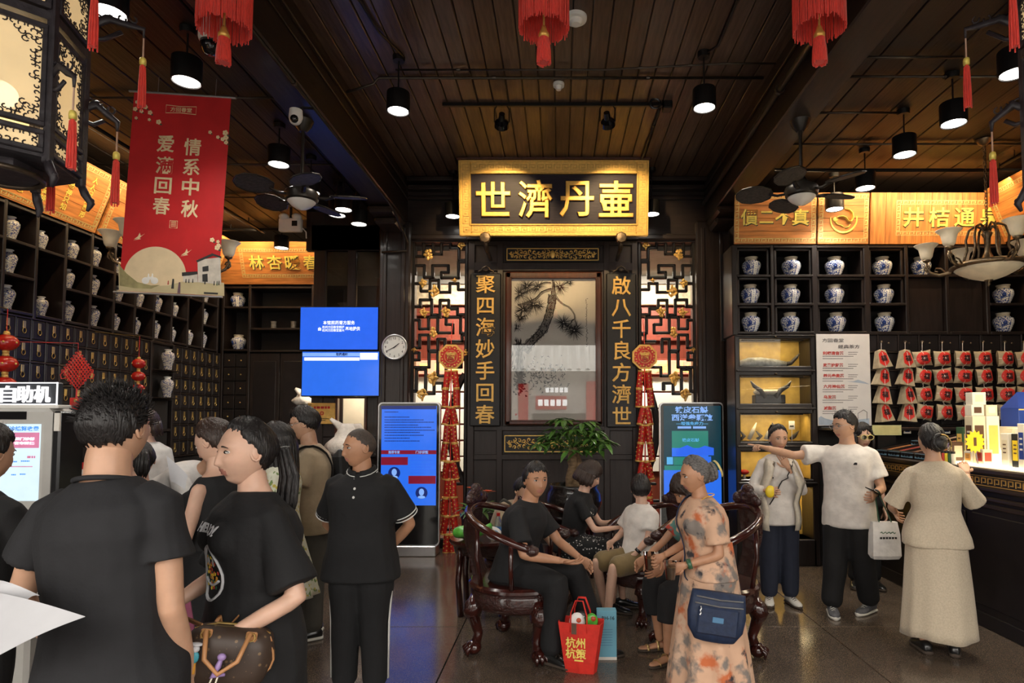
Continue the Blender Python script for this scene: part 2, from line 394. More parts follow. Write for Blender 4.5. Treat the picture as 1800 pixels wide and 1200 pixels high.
# street in front of the shop: what the picture glass mirrors
MB().box(-30, 30, -30, FRONT, -.25, -.02).build('street', 'asphalt', kind='structure', label='grey paved street in front of the shop')
mat('tile_pale', (.62, .62, .6), .6, var=.15, scale=6); mat('wall_pale', (.5, .48, .45), .8)
sh = thing('street_house', 'pale tiled house with red signs across the street', 'building', (0, -8.6, 0))
MB().box(-9, 9, -9.2, -8.8, -.1, 3.7).build('wall', 'wall_pale', sh)
for k in range(50):
    x = -9 + k * .36; MB().tube([(x, -8.0, 3.6), (x, -9.4, 5.0)], .1, 6).build('roof_tile_row', 'tile_pale', sh)
MB().add([(-9, -7.95, 3.55), (9, -7.95, 3.55), (9, -9.5, 5.05), (-9, -9.5, 5.05)], [(3, 2, 1, 0)]).build('roof', 'tile_pale', sh)
mat('neon_white', (.9, .9, .9), .5, emit=3)
for x0, x1, z0, z1, m in ((-1.0, .25, 2.05, 2.6, 'red_paint'), (-1.7, -1.3, .6, 3.1, 'red_paint'), (1.05, 1.5, .6, 3.2, 'red_paint'), (-1.1, 1.0, .3, 1.9, 'ink')): MB().box(x0, x1, -8.79, -8.7, z0, z1, .01).build('sign_board', m, sh)
for x, z, h, y in ((-.9, 2.33, .26, -8.69), (-.6, 2.85, .2, -8.79)):
    m = MB()
    for k in range(5): m.box(x + k * h * .95, x + k * h * .95 + h * .7, y, y + .02, z - h / 2, z + h / 2, .02)
    m.build('lettering', 'neon_white', sh)
# panelled wall between the lattices
def pane_mat(name, tint=(1, 1, 1), refl=.06, rough=.0):
    m = bpy.data.materials.new(name); m.use_nodes = True; nt = m.node_tree; N = nt.nodes; L = nt.links
    N.remove(N['Principled BSDF']); t = N.new('ShaderNodeBsdfTransparent'); t.inputs[0].default_value = tint + (1,)
    g = N.new('ShaderNodeBsdfGlossy'); g.inputs['Roughness'].default_value = rough
    f = N.new('ShaderNodeFresnel'); f.inputs[0].default_value = 1.5
    a = N.new('ShaderNodeMath'); a.operation = 'ADD'; a.inputs[1].default_value = refl; L.new(f.outputs[0], a.inputs[0])
    x = N.new('ShaderNodeMixShader'); L.new(a.outputs[0], x.inputs[0]); L.new(t.outputs[0], x.inputs[1]); L.new(g.outputs[0], x.inputs[2])
    L.new(x.outputs[0], N['Material Output'].inputs[0]); MATS[name] = m
pane_mat('pane_glass', refl=-.025); pane_mat('picture_glass', refl=.03); pane_mat('dusty_glass', (.75, .7, .62), .02)
YP = YB - .03
x0, x1, _, z1 = rect(822, 424, 1122, 975, YP)
wp = MB().box(x0, x1, YP, YP + .12, 0, 4.08).build('wall_panel', 'panel_wood', kind='structure', label='dark panelled timber wall behind the pine painting')
def prail(a, b, c, d, nm='rail', y=YP, t=.03, m='panel_wood', par=None):
    xa, xb, za, zb = rect(a, b, c, d, y)
    return MB().box(xa, xb, y - t, y + .002, max(za, 0), zb, .008).build(nm, m, wp if par is None else par)
for a, c in ((822, 834), (873, 884), (1061, 1072), (1111, 1122)): prail(a, 424, c, 975, 'stile', t=.032)
for b, d in ((424, 432), (462, 477), (748, 757), (798, 808), (955, 975)): prail(833, b, 1112, d, 'rail')
prail(822, 415, 1122, 424, 'cornice', t=.09)
def carved_panel(label, a, b, c, d, y):
    xa, xb, za, zb = rect(a, b, c, d, y); w = xb - xa; h = zb - za; cx = (xa + xb) / 2; cz = (za + zb) / 2
    t = thing('gilt_scroll_relief', label, 'carving', (cx, y, za))
    MB().box(xa, xb, y - .012, y, za, zb, .004).build('backing', 'lacquer_black', t)
    m = MB()
    for (u0, u1, v0, v1) in ((xa + .02, xb - .02, za + .02, za + .032), (xa + .02, xb - .02, zb - .032, zb - .02), (xa + .02, xa + .032, za + .02, zb - .02), (xb - .032, xb - .02, za + .02, zb - .02)):
        m.box(u0, u1, y - .022, y - .01, v0, v1, .002)
    m.build('border', 'gold_leaf', t)
    m = MB(); rng = random.Random(3)
    for sg in (-1, 1):
        for i in range(9):
            u = .06 + i * (w / 2 - .12) / 8.5
            for vv in (-1, 1):
                c0 = V(cx + sg * u, y - .016, cz + vv * h * .15 * (1 + .3 * math.sin(i * 2.1)))
                pts = [c0 + V(sg * .028 * (1 - k / 9) * math.cos(k * .8 + i + vv), 0, .03 * (1 - k / 9) * math.sin(k * .8 + i + vv)) for k in range(9)]
                m.tube(pts, [.004 + .006 * math.sin(PI * k / 8) for k in range(9)], 5)
            m.tube([(cx + sg * (u - .03), y - .014, cz - h * .05), (cx + sg * u, y - .016, cz + .02 * math.sin(i * 3)), (cx + sg * (u + .04), y - .014, cz + h * .08)], .006, 5)
    m.ell((cx, y - .016, cz), .035, .012, h * .26)
    m.build('scrollwork', 'gold_leaf', t, smooth=True, kind='stuff')
carved_panel('gilt dragon scroll panel on black above the pine painting', 888, 434, 1055, 461, YP)
carved_panel('gilt scroll panel on black behind the potted money tree', 884, 762, 1060, 797, YP)
# couplets
def couplet(label, a, b, c, d, txt, y):
    xa, xb, za, zb = rect(a, b, c, d, y); cx = (xa + xb) / 2
    t = thing('couplet_board', label, 'board', (cx, y, za), 'gilt couplet boards')
    MB().box(xa, xb, y, y + .05, za, zb, .012).build('board', 'lacquer_black', t)
    MB().text('\n'.join(txt), cx, (za + zb) / 2, y, .26, ext=.006, bold=.003, bevel=.012, line=1.1).build('lettering', 'gold_paint', t, smooth=False)
    m = MB(); m.tube([(cx - .1, y + .02, zb), (cx - .1, y + .02, zb + .03), (cx - .05, y + .02, zb + .05), (cx - .05, y + .02, zb + .07), (cx, y + .02, zb + .1), (cx + .05, y + .02, zb + .07), (cx + .05, y + .02, zb + .05), (cx + .1, y + .02, zb + .03), (cx + .1, y + .02, zb)], .01, 6)
    m.ell((cx, y + .02, zb + .045), .03, .012, .02); m.build('hanger', 'bronze', t, smooth=True)
couplet('black couplet board with gold characters beside the clock side lattice', 826, 480, 880, 749, '聚四海妙手回春', YP - .1)
couplet('black couplet board with gold characters beside the jar cabinet side lattice', 1066, 480, 1119, 751, '啟八千良方濟世', YP - .1)
# painting
def painting():
    y = YP - .05
    xa, xb, za, zb = rect(888, 478, 1058, 747, y); t = thing('framed_painting', 'tall ink painting of a pine in a brown wooden frame', 'painting', ((xa + xb) / 2, y, za))
    ia, ib, ja, jb = rect(899, 490, 1047, 738, y)
    MB().box(ia - .01, ib + .01, y + .008, y + .03, ja - .01, jb + .01).build('paper', 'paper_aged', t)
    for (u0, u1, v0, v1) in ((xa, ia, za, zb), (ib, xb, za, zb), (xa, xb, za, ja), (xa, xb, jb, zb)):
        f = MB().box(u0, u1, y - .03, y + .03, v0, v1, .018).build('frame_rail', 'red_wood', t)
    for (u0, u1, v0, v1) in ((ia - .022, ia, ja - .02, jb + .02), (ib, ib + .022, ja - .02, jb + .02), (ia, ib, ja - .022, ja), (ia, ib, jb, jb + .022)):
        MB().box(u0, u1, y - .042, y - .02, v0, v1, .006).build('frame_bead', 'red_wood', t)
    sx = (ib - ia) / 528; sz = (jb - ja) / 885      # strokes in pixels of an enlarged view, origin (68,235)
    def P(px, py): return V(ia + (px - 68) * sx, y + .0075, jb - (py - 235) * sz)
    rng = random.Random(5)
    def stroke(m, pts, wd, dy=0):
        q = [P(*p) for p in pts]; n = len(q); vs = []
        for i in range(n):
            d = (q[min(i + 1, n - 1)] - q[max(i - 1, 0)]).normalized(); nn = V(-d.z, 0, d.x); ww = (wd[i] if isinstance(wd, list) else wd) * sx / 2
            ww *= rng.uniform(.8, 1.2)
            vs += [q[i] + nn * ww + V(0, -dy, 0), q[i] - nn * ww + V(0, -dy, 0)]
        m.add(vs, [(2 * i, 2 * i + 1, 2 * i + 3, 2 * i + 2) for i in range(n - 1)])
    def sm(pts, k=6):
        out = []; n = len(pts)
        for i in range(n - 1):
            p0, p1, p2, p3 = (Vector(pts[max(0, min(n - 1, j))]) for j in (i - 1, i, i + 1, i + 2))
            for s in range(k):
                u = s / k; out.append(tuple(.5 * ((2 * p1) + (p2 - p0) * u + (2 * p0 - 5 * p1 + 4 * p2 - p3) * u * u + (3 * p1 - p0 - 3 * p2 + p3) * u ** 3)))
        return out + [tuple(pts[-1])]
    g = MB(); k = MB()
    trunk = sm([(325, 335), (318, 400), (300, 470), (275, 540), (235, 590), (190, 635), (145, 690)])
    stroke(g, trunk, [44 + 14 * math.sin(i * .4) * .3 + i * .5 for i in range(len(trunk))])
    stroke(g, sm([(105, 640), (118, 720), (122, 860)]), 50)
    for s in (-1, 1):
        e = [(p[0] + s * 22 + rng.uniform(-3, 3), p[1] + s * 5) for p in trunk]; stroke(k, e, 5, .0006)
    for i in range(150):
        p = rng.choice(trunk); px, py = p[0] + rng.gauss(0, 12), p[1] + rng.gauss(0, 14); a = rng.uniform(0, 6.3)
        stroke(k, [(px, py), (px + 9 * math.cos(a), py + 9 * math.sin(a)), (px + 16 * math.cos(a + .5), py + 16 * math.sin(a + .5))], [1, rng.uniform(2, 7), 1], .0006)
    for i in range(70):
        px, py = rng.gauss(112, 14), rng.uniform(600, 880); stroke(k, [(px, py), (px + rng.uniform(-8, 8), py + 20), (px + rng.uniform(-8, 8), py + 40)], [1, 6, 1], .0006)
    for b, wd in (([(330, 250), (345, 340), (385, 390), (430, 415), (460, 455), (468, 500), (482, 540)], 14), ([(320, 300), (260, 320), (220, 360), (160, 385), (105, 400)], 20), ([(315, 260), (265, 262), (210, 290), (150, 320)], 14), ([(440, 510), (462, 490), (482, 535)], 8), ([(415, 535), (450, 505)], 6), ([(325, 335), (330, 280), (325, 240)], 24)):
        q = sm(b); stroke(k, q, [wd * (1 - .6 * i / len(q)) for i in range(len(q))], .0006)
        stroke(g, [(x + 3, yy + 3) for x, yy in q], [wd * .6] * len(q), .0009)
    def fan(cx, cy, r, n, a0=0, a1=6.28):
        for i in range(n):
            a = rng.uniform(a0, a1); rr = r * rng.uniform(.6, 1.05); b = a + rng.uniform(-.12, .12)
            ex, ey = cx + rr * math.cos(b), cy - rr * math.sin(b)
            ex = max(86, ex); ey = max(245, ey)
            stroke(k, [(cx + 4 * math.cos(a), cy - 4 * math.sin(a)), (ex, ey)], [2.6, .8], .0012 + rng.uniform(0, .0004))
    for c in ((395, 510, 62, 90), (462, 560, 66, 110), (425, 545, 50, 50), (372, 285, 60, 60), (430, 255, 40, 40), (120, 330, 70, 90), (165, 280, 70, 70), (205, 395, 75, 80), (140, 430, 70, 90), (120, 480, 55, 60), (235, 290, 60, 60), (105, 540, 40, 40), (245, 400, 40, 40)): fan(*c)
    for i in range(160):
        px, py = rng.gauss(270, 75), rng.gauss(840, 50); a = rng.uniform(0, 6.3); r = rng.uniform(4, 14)
        stroke(k, [(px, py), (px + r * math.cos(a), py + r * math.sin(a)), (px + 2 * r * math.cos(a + .6), py + 2 * r * math.sin(a + .6))], [1, rng.uniform(3, 10), 1], .0006)
    for i in range(90):
        px, py = rng.gauss(115, 18), rng.gauss(880, 40); stroke(k, [(px, py), (px + 6, py + 8), (px + 14, py + 10)], [2, 12, 2], .0007)
    g.build('grey_wash', 'ink_wash', t); k.build('ink_strokes', 'ink', t, kind='stuff')
    m = MB()
    for q in range(44): px, py = 540 + rng.gauss(0, 3), 360 + q * 7; a = rng.uniform(-.6, 2.2); r = rng.uniform(3, 6); stroke(m, [(px - r * math.cos(a), py - r * math.sin(a)), (px, py), (px + r * math.cos(a), py + r * math.sin(a))], [1, 4, 1])
    m.build('inscription', 'ink', t)
    MB().box(ia + .05, ia + .075, y + .007, y + .0078, ja + .06, ja + .085).build('seal', 'red_paint', t)
    MB().box(ia - .02, ib + .02, y - .006, y - .002, ja - .02, jb + .02).build('glass', 'picture_glass', t)
mat('paper_aged', (.6, .56, .5), .8, var=.08, scale=3); mat('ink_wash', (.2, .18, .165), .85, var=.35, scale=30)
painting()
# plaque with four gold characters
def meander(m, x0, x1, z0, z1, y, t, horiz=True, n=10):
    L = (x1 - x0) if horiz else (z1 - z0); H = (z1 - z0) if horiz else (x1 - x0); u = L / n
    for i in range(n):
        o = i * u
        segs = [(0, 1, .04, .04 + t / H), (0, .12, .04, .95), (0, .8, .86, .95), (.68, .8, .4, .95), (.3, .8, .38, .48), (.3, .42, .38, .7)]
        for a, b, c, d in segs:
            if b - a < .2: b = a + t / u
            if d - c < .2: d = c + t / H
            A, B, C, D = o + a * u, o + b * u, c * H, d * H
            if horiz: m.box(x0 + A, x0 + B, y - .006, y, z0 + C, z0 + D)
            else: m.box(x0 + C, x0 + D, y - .006, y, z0 + A, z0 + B)
def plaque():
    b0, b1 = at(808, 415, 7.55), at(1139, 415, 7.55); tp = at(805, 282, 7.42)
    w = (b1 - b0).x; hgt = math.hypot(tp.z - b0.z, .13); cx = (b0.x + b1.x) / 2
    t = thing('plaque', 'gold framed plaque with four raised gold characters on dark lacquer', 'plaque', (0, 0, 0))
    k = w / 333; iw = 291 * k / 2; i0 = 21 * k; i1 = hgt - 23 * k
    MB().box(-iw - .02, iw + .02, .02, .06, i0 - .02, i1 + .02).build('field', 'lacquer_purple', t)
    for (u0, u1, v0, v1) in ((-w / 2, -iw, 0, hgt), (iw, w / 2, 0, hgt), (-iw, iw, 0, i0), (-iw, iw, i1, hgt)):
        MB().box(u0, u1, -.01, .07, v0, v1, .008).build('frame_rail', 'gold_leaf', t)
    for (u0, u1, v0, v1) in ((-w / 2, -w / 2 + .025, 0, hgt), (w / 2 - .025, w / 2, 0, hgt), (-w / 2, w / 2, 0, .025), (-w / 2, w / 2, hgt - .025, hgt), (-iw - .02, -iw, i0 - .02, i1 + .02), (iw, iw + .02, i0 - .02, i1 + .02), (-iw, iw, i0 - .02, i0), (-iw, iw, i1, i1 + .02)):
        MB().box(u0, u1, -.03, .0, v0, v1, .006).build('frame_bead', 'gold_leaf', t)
    m = MB(); m_ = .045
    meander(m, -iw - .1, iw + .1, m_, i0 - .035, -.01, .012, True, 22); meander(m, -iw - .1, iw + .1, i1 + .035, hgt - m_, -.01, .012, True, 22)
    meander(m, -w / 2 + .04, -iw - .03, .15, hgt - .15, -.01, .012, False, 7); meander(m, iw + .03, w / 2 - .04, .15, hgt - .15, -.01, .012, False, 7)
    m.build('meander_relief', 'gold_paint', t, kind='stuff')
    for ch, px in zip('世濟丹壷', (867, 941, 1014, 1083)):
        MB().text(ch, (px - 973.5) * k, (i0 + i1) / 2 - .0, .02, .47, ext=.016, bold=.006, bevel=.016, w=.43).build('character', 'gold', t)
    MB().box(-w / 2 - .03, w / 2 + .03, -.03, .11, hgt, hgt + .045, .015).build('cap_rail', 'red_wood', t)
    t.location = (cx, 7.55, b0.z); t.rotation_euler = (math.atan2(.13, tp.z - b0.z), 0, 0)
    for px in (853, 1092):
        p = at(px, 418, 7.5); sd = -1 if px < 900 else 1; s = thing('plaque_bracket', 'bronze foot bracket under the plaque at its %s end' % ('clock side' if px < 900 else 'jar cabinet side'), 'bracket', p - V(0, 0, .1))
        MB().lathe([(.0, 0), (.065, 0), (.075, .03), (.06, .05), (0, .055)], (0, 0, 0), 8).build('boss', 'bronze', s)
        o = s.children[0]; o.data.transform(Matrix.Translation(Vector((0, .02, .1))) @ Matrix.Rotation(PI / 2, 4, 'X') @ Matrix.Translation(worldloc(s)))
        MB().tube([p + V(0, .03, -.02), p + V(0, .1, -.1), V(p.x, YP - .034, p.z - .12)], [.03, .028, .025], 8).build('arm', 'bronze', s, smooth=True)
plaque()
# lattice screens
LAT1 = ['75,155 115,160 115,270 225,270 225,90 350,90 350,240 460,240 460,90 580,90 580,160 690,165 690,320 805,320 805,70', '60,500 110,500 110,390 235,390 235,545 345,545 345,390 550,390 550,480 460,480 460,550 685,550 685,345 795,345 795,500 830,500', '60,625 190,625 190,725 310,725 310,580 425,580 425,740 570,740 570,625 680,625 680,705 800,705 800,625 830,625', '75,640 75,930 180,930 180,840 330,840 330,1040 440,1040 440,845 555,845 555,950 670,960 670,1035 790,1035 790,960 830,960', '410,1040 410,1070 290,1070 290,1225', '710,1280 710,1070 520,1070 520,1165 610,1165 610,1275 410,1275 410,1070', '310,725 310,840', '440,1040 440,1070']
LAT2 = ['60,385 60,20 170,20 170,135 290,135', '710,190 830,190', '60,385 170,385 170,215 290,215 290,420 410,420 410,270 505,270 505,440', '600,300 730,300 730,215 830,215', '30,450 165,450 165,545 55,545 55,640 295,640 295,440 410,440 410,755 520,755 520,640 620,640', '30,960 130,950 130,670 250,670 250,990 360,990 360,850 480,850 490,930', '620,640 720,640 720,540 830,540', '190,640 190,670', '60,640 60,960']
FLW = [(753, 447, 16, 26), (811, 432, 16, 13), (744, 498, 14, 20), (764, 512, 21, 22), (799, 493, 13, 6), (746, 549, 19, 17), (784, 548, 17, 22), (762, 585, 13, 26), (761, 665, 21, 27), (742, 693, 21, 22), (728, 615, 15, 6), (819, 620, 7, 16)]
def lattice(label, mirror):
    Y = YB + .05
    MX = (lambda x: 1946 - x) if mirror else (lambda x: x)
    xa, xb, za, zb = rect(*((722, 424, 822, 960) if not mirror else (1122, 424, 1224, 960)), Y)
    t = thing('lattice_screen', label, 'screen', ((xa + xb) / 2, Y, 0), 'carved lattice screens')
    for (u0, u1, v0, v1, nm) in ((xa, xa + .045, 0, zb + .05, 'stile'), (xb - .045, xb, 0, zb + .05, 'stile'), (xa, xb, zb, zb + .06, 'rail'), (xa, xb, .0, .12, 'rail')):
        MB().box(u0, u1, Y - .04, Y + .04, v0, v1, .01).build(nm, 'black_wood', t)
    def bar(pts):
        m = MB(); r = .019
        for i in range(len(pts) - 1):
            a, b = pts[i], pts[i + 1]; lo = Vector((min(a.x, b.x) - r, 0, min(a.z, b.z) - r)); hi = Vector((max(a.x, b.x) + r, 0, max(a.z, b.z) + r))
            m.box(lo.x, hi.x, Y - .028, Y + .028, lo.z, hi.z, .01)
        m.build('fret', 'black_wood', t)
    for src, oy in ((LAT1, 415), (LAT2, 560)):
        for s in src:
            q = [tuple(map(float, p.split(','))) for p in s.split()]
            bar([at(MX(715 + u / 7.5), oy + v / 7.5, Y) for u, v in q])
    low = ['730,850 760,850 760,880 800,880 800,905', '726,905 770,905 770,930 815,930', '795,850 818,850', '740,880 740,940']
    for s in low:
        q = [tuple(map(float, p.split(','))) for p in s.split()]; bar([at(MX(u), v, Y) for u, v in q])
    # arc of the moon gate
    c = at(972, 752, Y); R = 1.38; pts = []
    for k in range(80):
        a = 2 * PI * k / 80; p = V(c.x + R * math.cos(a), Y, c.z + R * math.sin(a))
        if xa - .02 < p.x < xb + .02 and p.z > 0: pts.append(p)
    pts.sort(key=lambda p: p.z)
    m = MB()
    m.tube(pts, [(.045, .035)] * len(pts), 6); m.build('moon_gate_arc', 'black_wood', t)
    rng = random.Random(11)
    for (px, py, w, h) in FLW:
        p = at(MX(px), py, Y - .03); m = MB(); W2, H2 = w / 132 / 2, h / 132 / 2
        for k in range(9):
            a = k * 2.4 + px; rr = .75 * math.sqrt((k + .5) / 9)
            c0 = p + V(W2 * rr * math.cos(a), -.012 + .01 * math.sin(k), H2 * rr * math.sin(a)); R3 = Matrix.Rotation(a, 4, 'Y') @ Matrix.Rotation(.5 * math.sin(k * 1.7), 4, 'X')
            m.ell(c0, W2 * .5, .008, H2 * .22, 8, 4, X=R3)
        m.ell(p + V(0, -.02, 0), W2 * .35, .02, H2 * .3, 8, 5)
        m.build('gilt_flower', 'gold_paint', t, smooth=True)
lattice('black fretwork lattice with gilt flowers between the clock column and couplet', False)
lattice('black fretwork lattice with gilt flowers between the couplet and jar cabinet column', True)
# firecracker garlands
def garland(label, px, rot):
    Y = YB - .22
    ctr = at(px, 627, Y); t = thing('firecracker_garland', label, 'decoration', (0, 0, 0), 'firecracker garlands'); 
    oct_ = [(.172 * math.cos(PI / 8 + k * PI / 4), .172 * math.sin(PI / 8 + k * PI / 4)) for k in range(8)]
    pl = MB().prism(oct_, -.012, .012).build('charm', 'gold_paint', t)
    MB().prism([(a * .84, b * .84) for a, b in oct_], -.02, -.01).build('charm_field', 'red_paint', pl)
    m = MB(); rng = random.Random(2)
    for k in range(22):
        a = k * 2 * PI / 22; r = .115 + .012 * (k % 2); m.ell((r * math.cos(a), -.021, r * math.sin(a)), .012, .004, .01, 6, 4)
    m.tube([(.082 * math.cos(a * PI / 12), -.021, .082 * math.sin(a * PI / 12)) for a in range(24)], .004, 5, closed=True)
    m.build('charm_studs', 'gold_paint', pl); MB().text('寶', 0, 0, -.02, .13, ext=.005, bold=.03).build('lettering', 'gold_paint', pl)
    MB().tube([(0, 0, .17), (0, .03, .34), (.0, .12, .5)], .005, 5).build('cord', 'red_silk', t)
    cr = None
    for k in range(10):
        z = -.3 - k * .232; 
        for sg in (-1, 1):
            if cr is None:
                cr = MB().cyl((0, 0, -.12), (0, 0, .12), .043, n=12).build('firecracker', 'firecracker_red', t, auto=.6)
                for zz_ in (-.122, .102): MB().lathe([(.043, 0), (.046, .004), (.046, .02), (.043, .022)], (0, 0, zz_), 12).build('gold_band', 'gold_paint', cr)
                mm = MB(); [mm.ell((.022 * (-1) ** q, -.038, -.08 + q * .027), .011, .006, .01, 7, 4) for q in range(7)]; mm.build('gold_studs', 'gold_paint', cr)
                c = cr
            else: c = dup(cr, parent=t)
            c.location = (sg * (.055 + .02 * math.sin(k * 1.9)), .02 * math.cos(k), z); c.rotation_euler = (random.uniform(-.1, .1), sg * (-.14 + .1 * math.sin(k * 2.3)), random.uniform(-.8, .8))
    MB().tube([(0, 0, -.15), (0, .01, -2.5)], .008, 5).build('string', 'red_silk', t)
    tassel_geo(MB(), V(0, 0, -2.4), .2, .022).build('tassel', 'red_tassel', t)
    t.location = ctr
    t.rotation_euler = (0, 0, 0)
mat('firecracker_red', (.5, .02, .012), .4, var=.5, scale=45)
def tassel_geo(m, top, L, r, n=14):
    """a bundle of threads hanging from top"""
    m.lathe([(.3 * r, 0), (r * .75, -.02 * 1), (r * .8, -.1 * L)], top, 10, caps=(True, False))
    rng = random.Random(int(abs(top.x * 100) + 3))
    for k in range(n):
        a = 2 * PI * k / n; e = rng.uniform(.92, 1.04)
        p = top + V(r * .7 * math.cos(a), r * .7 * math.sin(a), -.06 * L); q = top + V(r * 1.05 * math.cos(a + .1), r * 1.05 * math.sin(a + .1), -L * e)
        m.tube([p, (p + q) / 2 + V(.1 * r * math.cos(a), .1 * r * math.sin(a), 0), q], r * .24, 4)
    m.cyl(top + V(0, 0, -.05 * L), top + V(0, 0, -L * .96), r * .7, r * .85, n=8)
    return m
garland('red and gold firecracker garland with octagonal charm beside the blue kiosk', 793, 0)
garland('red and gold firecracker garland with octagonal charm beside the green kiosk', 1133, 1)
# clock
def clock():
    p = at(694, 610, YB - .15); t = thing('wall_clock', 'round white wall clock on the dark timber column', 'clock')
    z = .16; n = 40
    MB().prism([(.16 * math.cos(2 * PI * k / n), z + .16 * math.sin(2 * PI * k / n)) for k in range(n)], -.012, .03).build('face', 'white_plastic', t)
    MB().tube([(.158 * math.cos(k * PI / 20), -.015, z + .158 * math.sin(k * PI / 20)) for k in range(40)], .013, 8, closed=True).build('rim', 'steel', t, smooth=True)
    m = MB()
    for k in range(1, 13):
        a = PI / 2 - k * PI / 6; m.text(str(k), .118 * math.cos(a), z + .118 * math.sin(a), -.013, .045, ext=.001)
    m.build('numerals', 'ink', t)
    for nm, a, L, w in (('hour_hand', PI / 2 - 1.7 * PI / 6, .08, .008), ('minute_hand', PI / 2 - 40.5 * PI / 30, .12, .006)):
        d = V(math.cos(a), 0, math.sin(a)); q = V(-d.z, 0, d.x) * w
        b = V(0, -.018, z); MB().add([b - d * .02 - q, b + d * L - q * .4, b + d * L + q * .4, b - d * .02 + q], [(0, 1, 2, 3)]).build(nm, 'ink', t)
    t.location = (p.x, p.y, p.z - .16)
clock()
# screens
mat('screen_blue', (.01, .03, .2), .15, emit=1.0, ecol=(.018, .1, .62)); mat('screen_blue_pale', (.01, .03, .2), .15, emit=1.0, ecol=(.018, .12, .62))
mat('screen_white', (.3, .3, .3), .2, emit=1.0, ecol=(.85, .9, 1)); mat('screen_light', (.2, .25, .3), .2, emit=.8, ecol=(.15, .34, .8))
mat('screen_navy', (.01, .01, .05), .2, emit=.6, ecol=(.004, .02, .16)); mat('screen_red', (.1, .01, .02), .2, emit=.5, ecol=(.25, .005, .03))
mat('screen_green', (.01, .05, .04), .2, emit=.7, ecol=(.02, .22, .17)); mat('screen_deep', (.005, .02, .03), .2, emit=.4, ecol=(.006, .06, .09)); mat('screen_cyan', (.05, .2, .3), .2, emit=.8, ecol=(.08, .35, .7))
def flat(t, nm, m, a, b, c, d, Y, k=0, par=None, pts=None):
    """a printed or displayed area on the plane Y"""
    xa, xb, za, zb = rect(a, b, c, d, Y); e = .0012 * (k + 1)
    return MB().box(xa, xb, Y - e, Y, za, zb).build(nm, m, par or t)
def dashes(t, nm, m, rows, Y, k=1, par=None, seed=1):
    """rows of unreadable small print: (x0,y,x1,height)"""
    g = MB(); r = random.Random(seed); e = .0012 * (k + 1)
    for a, b, c, h in rows:
        x = a
        while x < c:
            w = h * r.uniform(.7, 1.6); u0, u1, v0, v1 = rect(x, b, min(c, x + w), b + h, Y); g.box(u0, u1, Y - e, Y, v0, v1); x += w + h * .35
    return g.build(nm, m, par or t, kind='stuff')
def words(t, nm, m, txt, px, py, hpx, Y, k=1, bold=.01, w=None, par=None, **kw):
    p = at(px, py, Y); s = Y / FPX
    return MB().text(txt, p.x, p.z, Y - .0012 * k, hpx * s * 1.08, ext=.0008, bold=bold, w=None if w is None else w * s, **kw).build(nm, m, par or t)
def tv(label, a, b, c, d, Y):
    xa, xb, za, zb = rect(a, b, c, d, Y); t = thing('wall_tv', label, 'television', ((xa + xb) / 2, Y, za), 'pharmacy screens')
    MB().box(xa - .012, xb + .012, Y, Y + .05, za - .014, zb + .012, .008).build('housing', 'black_plastic', t)
    MB().box((xa + xb) / 2 - .1, (xa + xb) / 2 + .1, Y + .05, 8.2, (za + zb) / 2 - .1, (za + zb) / 2 + .1).build('wall_mount', 'dark_metal', t)
    return t
YT = 8.02
t = tv('upper blue pharmacy screen with white service notice', 528, 540, 664, 614, YT)
s = flat(t, 'screen', 'screen_blue', 528, 540, 664, 614, YT)
words(t, 'lettering', 'screen_white', '本馆煎药膏方服务', 596, 567, 7, YT, 2, .012, 56, s); words(t, 'lettering', 'screen_white', '由', 562, 578, 6, YT, 2, .03, par=s)
words(t, 'lettering', 'screen_white', '杭州方回春堂桐庐\n杭州方回春堂嘉兴', 586, 577.5, 5, YT, 2, .006, 39, s, line=1.05); words(t, 'lettering', 'screen_white', '基地提供', 620, 577.5, 7, YT, 2, .012, 26, s)
t = tv('lower blue pharmacy screen with pale header bars', 531, 618, 666, 695, YT)
s = flat(t, 'screen', 'screen_blue_pale', 531, 618, 666, 695, YT)
flat(t, 'header_bar', 'screen_light', 532, 620, 665, 626, YT, 1, s); flat(t, 'column_bar', 'screen_white', 535, 628, 632, 633.5, YT, 1, s); flat(t, 'logo_box', 'screen_white', 633, 620, 664, 632, YT, 2, s)
words(t, 'lettering', 'screen_navy', '取药通知', 601, 622.5, 5, YT, 3, .03, 20, s)
def kiosk(label, a, b, c, d, Y):
    xa, xb, za, zb = rect(a, b, c, d, Y); t = thing('advertising_kiosk', label, 'kiosk', ((xa + xb) / 2, Y, 0), 'standing display kiosks')
    r = .05; pts = []
    for cx, cz, a0 in ((xb - r, zb - r, 0), (xa + r, zb - r, 1), (xa + r, .12 + r, 2), (xb - r, .12 + r, 3)):
        pts += [(cx + r * math.cos((a0 + k / 5) * PI / 2), cz + r * math.sin((a0 + k / 5) * PI / 2)) for k in range(6)]
    MB().prism(pts, Y, Y + .06).build('housing', 'steel', t)
    q = [((x - (xa + xb) / 2) * .965 + (xa + xb) / 2, (z - (zb + .12) / 2) * .985 + (zb + .12) / 2) for x, z in pts]
    MB().prism(q, Y - .004, Y + .01).build('front_glass', 'black_gloss', t)
    MB().box(xa + .03, xb - .03, Y - .06, Y + .2, 0, .13, .01).build('base', 'steel', t)
    return t
YK = 7.7
t = kiosk('standing kiosk with tall blue screen listing clinic experts', 663, 707, 773, 975, YK); Y = YK - .004
s = flat(t, 'screen', 'screen_blue_pale', 670, 713, 767, 888, Y); flat(t, 'top_strip', 'screen_navy', 670, 713, 767, 719, Y, 1, s)
dashes(t, 'small_print', 'screen_navy', [(676, y, x, 1.6) for y, x in ((723, 700), (732, 720), (737, 745), (741, 763), (746, 735), (750, 758), (755, 764), (759, 738), (764, 745), (769, 720), (774, 738))], Y, 1, s)
